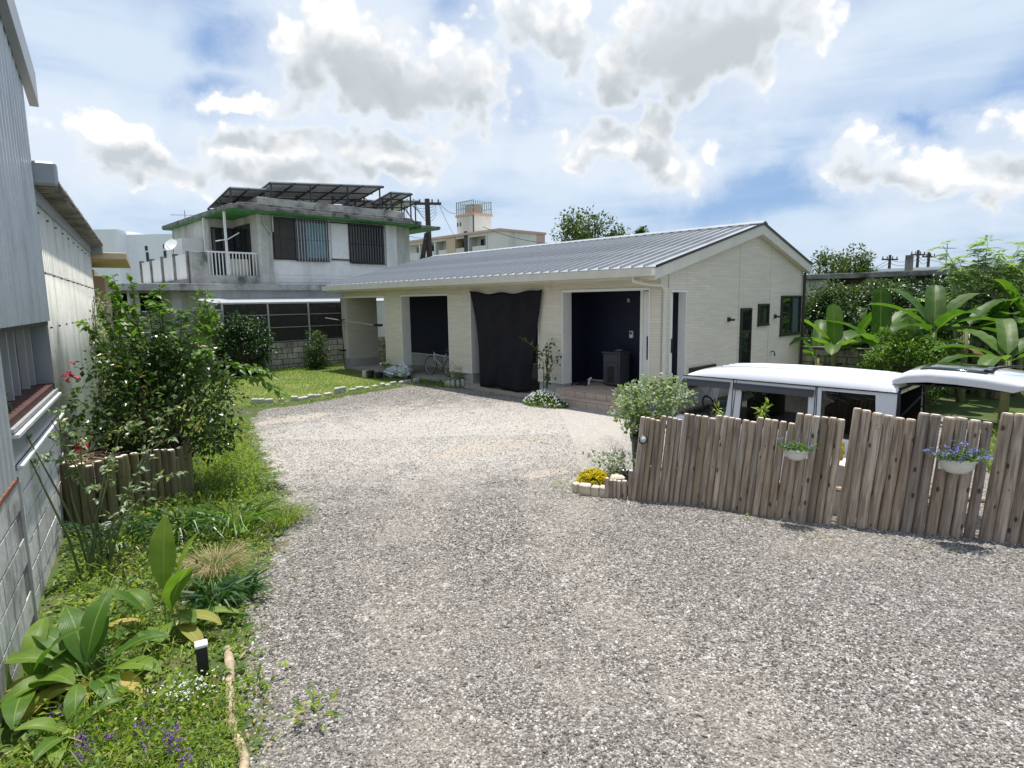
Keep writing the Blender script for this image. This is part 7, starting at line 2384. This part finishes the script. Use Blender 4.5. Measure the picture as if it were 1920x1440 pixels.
# ================================================================ RIGHT SIDE
def banana(label, loc, h, leaves, seed, s=1.0, pm='stem'):
    t = thing('banana_plant', label, 'banana plant', loc, group='banana plants behind the low wall')
    m_ = MB(); m_.s = True
    m_.tube([(0, 0, -.1), (.01, .01, h * .5), (0, 0, h)], [.11 * s, .09 * s, .06 * s], 9)
    m_.build('stem', mat['banana_stem'], t)
    rg = random.Random(seed)
    for (az_, el_, L, Wd, dr_) in leaves:
        leaf_obj(t, mat['leaf_banana'], (0, 0, h - .03), L=L * s, Wd=Wd * s, elev=math.radians(el_), droop=dr_, az=math.radians(az_), stalk=.28 * s, shape='banana', fold=.28, wave=.05, split=.03, seed=rg.randint(0, 999), nseg=12)
    for k in range(3):
        leaf_obj(t, mat['dead_leaf'], (0, 0, h * .75), L=.9 * s, Wd=.22 * s, elev=math.radians(-10), droop=1.4, az=rg.uniform(0, 6.28), stalk=.1, shape='lance', fold=.5, wave=.2, split=.1, seed=k, nseg=8)
    return t


mat['banana_stem'] = M('banana_stem', (.20, .22, .09), .7, var=.3, scale=5, dirt=(.13, .07, .03), dirt_amt=.8, dirt_scale=5)
mat['dead_leaf'] = leaf_mat('dead_banana_leaf', (.10, .06, .03), (.20, .13, .06), .9, .15, tcol=(1, .8, .6))
b1 = atY(1565, 640, 17.5); b2 = atY(1650, 640, 17); b3 = atY(1752, 620, 16); b4 = atY(1720, 640, 17.5); b5 = atY(1893, 650, 13.5); b6 = atY(1812, 610, 16.5); b7 = atY(1535, 640, 18.2)
gzl = -.6
banana('banana plant with two upright backlit leaves nearest the workshop corner', (b1.x, b1.y, gzl), 1.35, [(85, 84, 1.15, .46, .2), (30, 45, 1.3, .42, 1.2), (200, 35, 1.5, .42, 1.2), (170, 60, 1.4, .42, 1.0), (-20, 30, 1.5, .42, 1.3), (-70, 40, 1.2, .4, 1.5), (240, 30, 1.3, .4, 1.3)], 1)
banana('banana plant with one very tall upright yellow green leaf', (b2.x, b2.y, gzl), 1.45, [(80, 87, 1.5, .52, .15), (20, 60, 1.5, .45, .9), (150, 50, 1.5, .45, 1.1), (10, 30, 1.4, .4, 1.0), (-50, 40, 1.3, .42, 1.4), (210, 40, 1.4, .42, 1.3)], 2)
banana('tallest banana plant with a fan of broad leaves in the middle of the right side', (b3.x, b3.y, gzl), 1.95, [(60, 70, 1.35, .5, .5), (120, 60, 1.7, .48, .8), (0, 60, 1.4, .6, .8), (-30, 35, 1.5, .55, 1.3), (-80, 50, 1.2, .6, 1.2), (160, 45, 1.7, .5, .9), (200, 25, 1.4, .5, 1.0), (-10, 15, 1.7, .45, .9)], 3, .92)
banana('small banana plant with a single pointed leaf in front of the tall one', (b4.x, b4.y, gzl), 1.2, [(90, 82, 1.0, .42, .3), (20, 25, 1.4, .38, .8), (180, 30, 1.2, .4, 1.2), (-60, 45, 1.1, .4, 1.2)], 4)
banana('banana plant spreading flat leaves at the right edge above the raised tailgate', (b5.x, b5.y, gzl), 1.45, [(100, 45, 1.3, .42, .9), (150, 30, 1.4, .42, 1.1), (175, 18, 1.4, .4, 1.1), (20, 40, 1.3, .4, .9), (-20, 35, 1.2, .4, 1.2), (60, 60, 1.2, .4, .8), (215, 22, 1.3, .38, 1.2), (-70, 30, 1.1, .4, 1.3)], 5, .95)
banana('banana plant half hidden in the dark foliage at the far right', (b6.x, b6.y, gzl), 2.0, [(30, 30, 1.7, .42, .9), (10, 50, 1.5, .4, 1.1), (150, 40, 1.4, .4, 1.1), (-20, 20, 1.7, .4, .8), (190, 20, 1.3, .4, 1.2)], 6)
banana('low banana plant against the back corner of the workshop', (b7.x, b7.y, gzl), 1.1, [(10, 50, 1.3, .4, 1.1), (170, 55, 1.3, .4, 1.0), (200, 30, 1.2, .4, 1.3), (-40, 35, 1.2, .4, 1.3), (60, 65, 1.3, .4, .8)], 7)

for (px, Y, h_, sd_, lb) in ((1600, 19.2, 1.3, 21, 'banana plant with drooping leaves behind the two upright leaved ones'), (1690, 19.0, 1.5, 22, 'dark banana plant between the tall upright leaf and the tallest plant'),
                         (1790, 18.0, 1.9, 23, 'banana plant directly right of the tallest one, leaves hanging'), (1850, 17.2, 1.6, 24, 'banana plant with ragged leaves under the feathery tree'), (1915, 17.5, 2.1, 25, 'tall banana plant cut by the right edge')):
    b_ = atY(px, 640, Y); rg = random.Random(sd_)
    banana(lb, (b_.x, b_.y, gzl), h_, [(rg.uniform(0, 360), rg.uniform(15, 80), rg.uniform(1.0, 1.6), rg.uniform(.34, .46), rg.uniform(.5, 1.4)) for _ in range(9)], sd_)
q = atY(1706, 660, 15.8)
shrub('hedge_bush', 'wide mid green bush in front of the banana plants above the van roof', 'bush', (q.x, q.y, gzl), 1.95, (1.15, .9), 84, 9000, .12, .05, 'leaf_mid', low=.1, stemr=.02, csize=.16)
q = atY(1810, 640, 18.5)
shrub('hedge_bush', 'loose green bush right of the wide bush, below the tallest banana plant', 'bush', (q.x, q.y, gzl), 2.0, (1.4, 1.0), 60, 5200, .14, .05, 'leaf_bush', low=.1, stemr=.02, csize=.16)
# dark palm like fronds on the far right
pq = atY(1880, 600, 17)
pa = thing('palm', 'dark feathery palm fronds at the far right below the slab roof', 'palm', (pq.x, pq.y, gzl))
MB().tube([(0, 0, 0), (.02, 0, 1.8)], [.14, .1], 8).build('trunk', mat['bark'], pa)
for k in range(13):
    a0 = 6.283 * k / 13 + RNG.normal(0, .15); el_ = RNG.uniform(.25, 1.1); L = RNG.uniform(1.3, 1.8); PP = []; DD = []
    for s in range(34):
        t1 = .12 + .88 * s / 34
        q = Vector((math.cos(a0) * math.cos(el_) * L * t1, math.sin(a0) * math.cos(el_) * L * t1, 1.8 + L * t1 * math.sin(el_) - .75 * t1 * t1 * L))
        sd_ = Vector((-math.sin(a0), math.cos(a0), -.35))
        for sg_ in (-1, 1):
            PP.append(q); DD.append(Vector((sd_.x * sg_, sd_.y * sg_, -.45)) + Vector((math.cos(a0), math.sin(a0), 0)) * .5)
    ll = np.repeat(.42 * np.sin(np.pi * (np.arange(34) / 34 * .85 + .15)), 2)
    fr_ = link('frond', leaves_mesh('frond', np.array(PP), np.array(DD), ll, .035, mat['leaf_dark'], fold=.05, droop=.15), pa); fr_['kind'] = 'stuff'


# vines on the old building
def vine_mass(label, pxs, pys, Yd, n, L, mt, depth=.8):
    c0 = atY((pxs[0] + pxs[1]) / 2, (pys[0] + pys[1]) / 2, Yd)
    t = thing('vine_mass', label, 'vine', (c0.x, c0.y, gzl), group='vines over the old building')
    w = (pxs[1] - pxs[0]) / 2 * Yd / FOC; zt_ = c0.z + (pys[1] - pys[0]) / 2 * Yd / FOC - gzl; zb = max(0, c0.z - (pys[1] - pys[0]) / 2 * Yd / FOC - gzl)
    C = np.stack([RNG.uniform(-w, w, 46), RNG.uniform(-depth, depth, 46), RNG.uniform(zb, zt_, 46)], -1)
    C[:, 2] -= .25 * RNG.random(46) * (zt_ - zb) * (np.abs(C[:, 0]) / w) ** 2
    sb = MB()
    for k in range(0, 46, 3):
        sb.tube([(C[k][0] * .8, 0, 0), tuple(C[k] * [.9, .5, .5]), tuple(C[k])], [.03, .02, .01], 4)
    sb.build('stem', mat['bark'], t)
    P, d = clump_points(n, C, np.full(46, .42))
    o = link('foliage', leaves_mesh('foliage', P, d + RNG.normal(0, .6, d.shape), L * RNG.uniform(.6, 1.3, n), L * .55, mat[mt]), t); o['kind'] = 'stuff'
    return t


vine_mass('tangle of dark creepers hanging on the left part of the old concrete building', (1560, 1700), (545, 615), 20.5, 7800, .13, 'leaf_bush')
vine_mass('creepers over the end wall of the old building right of the gable', (1508, 1590), (545, 605), 21.0, 4200, .12, 'leaf_bush', .5)
vine_mass('dark creepers low behind the banana leaves beside the workshop', (1515, 1660), (575, 650), 20.2, 5600, .13, 'leaf_dark')
vine_mass('dark overgrown shrubbery behind the tallest banana plant', (1660, 1870), (535, 650), 20, 7600, .15, 'leaf_dark', 1.2)
vine_mass('bright green shrubbery right of the tallest banana plant', (1800, 1990), (515, 600), 20, 7600, .12, 'leaf_mid', 1.0)
vine_mass('deep green shrubbery at the far right beyond the yard', (1800, 2080), (590, 690), 20.5, 7600, .14, 'leaf_bush', 1.0)

# feathery pale tree
mat['leaf_stem'] = M('pale_branch', (.30, .30, .20), .8, var=.2)
fq = atY(1838, 560, 18)
ft = thing('feathery_tree', 'young feathery pale green tree rising above the old building at the right', 'tree', (fq.x, fq.y, gzl))
sb = MB(); PP = []; DD = []
rr = random.Random(12)
tops_ = [(-1.15, .1, 4.35), (-.75, 0, 4.0), (-.2, 0, 4.3), (.15, .1, 4.45), (.45, 0, 4.1), (1.05, 0, 4.35), (1.3, .1, 3.9), (.7, -.2, 3.7), (-.5, .2, 3.6), (.0, .2, 3.8), (-.9, 0, 3.5), (1.5, 0, 4.2)]
for e in tops_:
    a = Vector((0, 0, .6)); b = Vector(e); md = Vector((b.x * .35, b.y * .3, b.z * .72))
    pts = [Vector((0, 0, 0)), a, md, b]
    sb.tube(pts, [.05, .04, .02, .006], 5)
    for k in range(26):
        t1 = .45 + .6 * rr.random(); t1 = min(t1, .999) 
        i = 1 if t1 < .6 else 2; c0 = md.lerp(b, (t1 - .3) / .7) if t1 > .3 else a.lerp(md, t1)
        d_ = Vector((rr.uniform(-1, 1), rr.uniform(-1, 1), rr.uniform(-.25, .5))).normalized()
        Lf = rr.uniform(.22, .42)
        for s in range(9):
            q = c0 + d_ * Lf * (s + 1) / 9 - Vector((0, 0, .12 * (s / 9) ** 2))
            sd_ = d_.cross(Vector((0, 0, 1))).normalized()
            for sg_ in (-1, 1):
                PP.append(q); DD.append(sd_ * sg_ + d_ * .6 + Vector((0, 0, -.2)))
sb.build('trunk', mat['leaf_stem'], ft)
mat['leaf_pale'] = leaf_mat('pale_feather_leaf', (.18, .27, .09), (.32, .41, .18), .6, .4)
o = link('foliage', leaves_mesh('foliage', np.array(PP), np.array(DD), .13, .045, mat['leaf_pale'], fold=.05), ft); o['kind'] = 'stuff'

# lush grass strip behind the parked cars
GR = [(gw(-5.2, 1.6).x, gw(-5.2, 1.6).y), (gw(-14, 0.6).x, gw(-14, 0.6).y), (gw(-16, 7.5).x, gw(-16, 7.5).y), (gw(-4.6, 8).x, gw(-4.6, 8).y)]
x, y = in_poly(30000, GR)
P = np.stack([x, y, gz(x, y)], -1)
D = np.stack([RNG.normal(0, .5, len(x)), RNG.normal(0, .5, len(x)), np.ones(len(x))], -1)
tag(link('yard_grass', blades_mesh('yard_grass', P, D, RNG.uniform(.1, .35, len(x)), .022, mat['leaf_weed'], .8)), 'bright rough grass of the yard behind the parked van', 'grass', kind='stuff')
banana('young banana plant low in the yard, seen below the raised tailgate', gw(-9.2, 3.4, -.6), .7, [(100, 60, .9, .34, 1.0), (180, 45, 1.0, .34, 1.2), (20, 50, .9, .32, 1.1), (-60, 50, .9, .32, 1.2)], 9)


# ---- trees beyond the roofs
def tree(label, loc, h, rad, nclump, nleaf, L, lm='leaf_far', trunk=.45, csize=.14, group='trees beyond the roofs'):
    return shrub('tree', label, 'tree', loc, h, rad, nclump, nleaf, L, L * .6, lm, 'bark', group, low=.45, stemr=.09, trunk=trunk, csize=csize)


mat['leaf_far'] = leaf_mat('fukugi_leaf', (.030, .060, .014), (.10, .14, .035), .4, .25)
q = atY(1090, 430, 40); 
for (px, py, Y, r, lb) in ((1075, 425, 40, 1.5, 'dark round crowned tree at the left of the group behind the workshop ridge'), (1110, 417, 42, 1.4, 'highest crown in the middle of the tree group behind the workshop ridge'), (1160, 435, 43, 1.3, 'lower crown at the right of the tree group behind the workshop ridge'), (1202, 440, 46, .5, 'tiny treetop just poking over the workshop ridge')):
    q = atY(px, py, Y)
    tree(lb, (q.x, Y, 0), q.z + .3, (r, r), 40, 3600, .24)
for (px, py, Y, r, lb) in ((1545, 492, 36, 1.5, 'dark tree immediately right of the workshop gable'), (1598, 480, 38, 1.1, 'taller upright treetop over the old building'), (1628, 492, 37, .7, 'small treetop at the right end of the trio over the old building')):
    q = atY(px, py, Y)
    tree(lb, (q.x, Y, 0), q.z + .2, (r, r), 34, 2800, .20, trunk=.5)
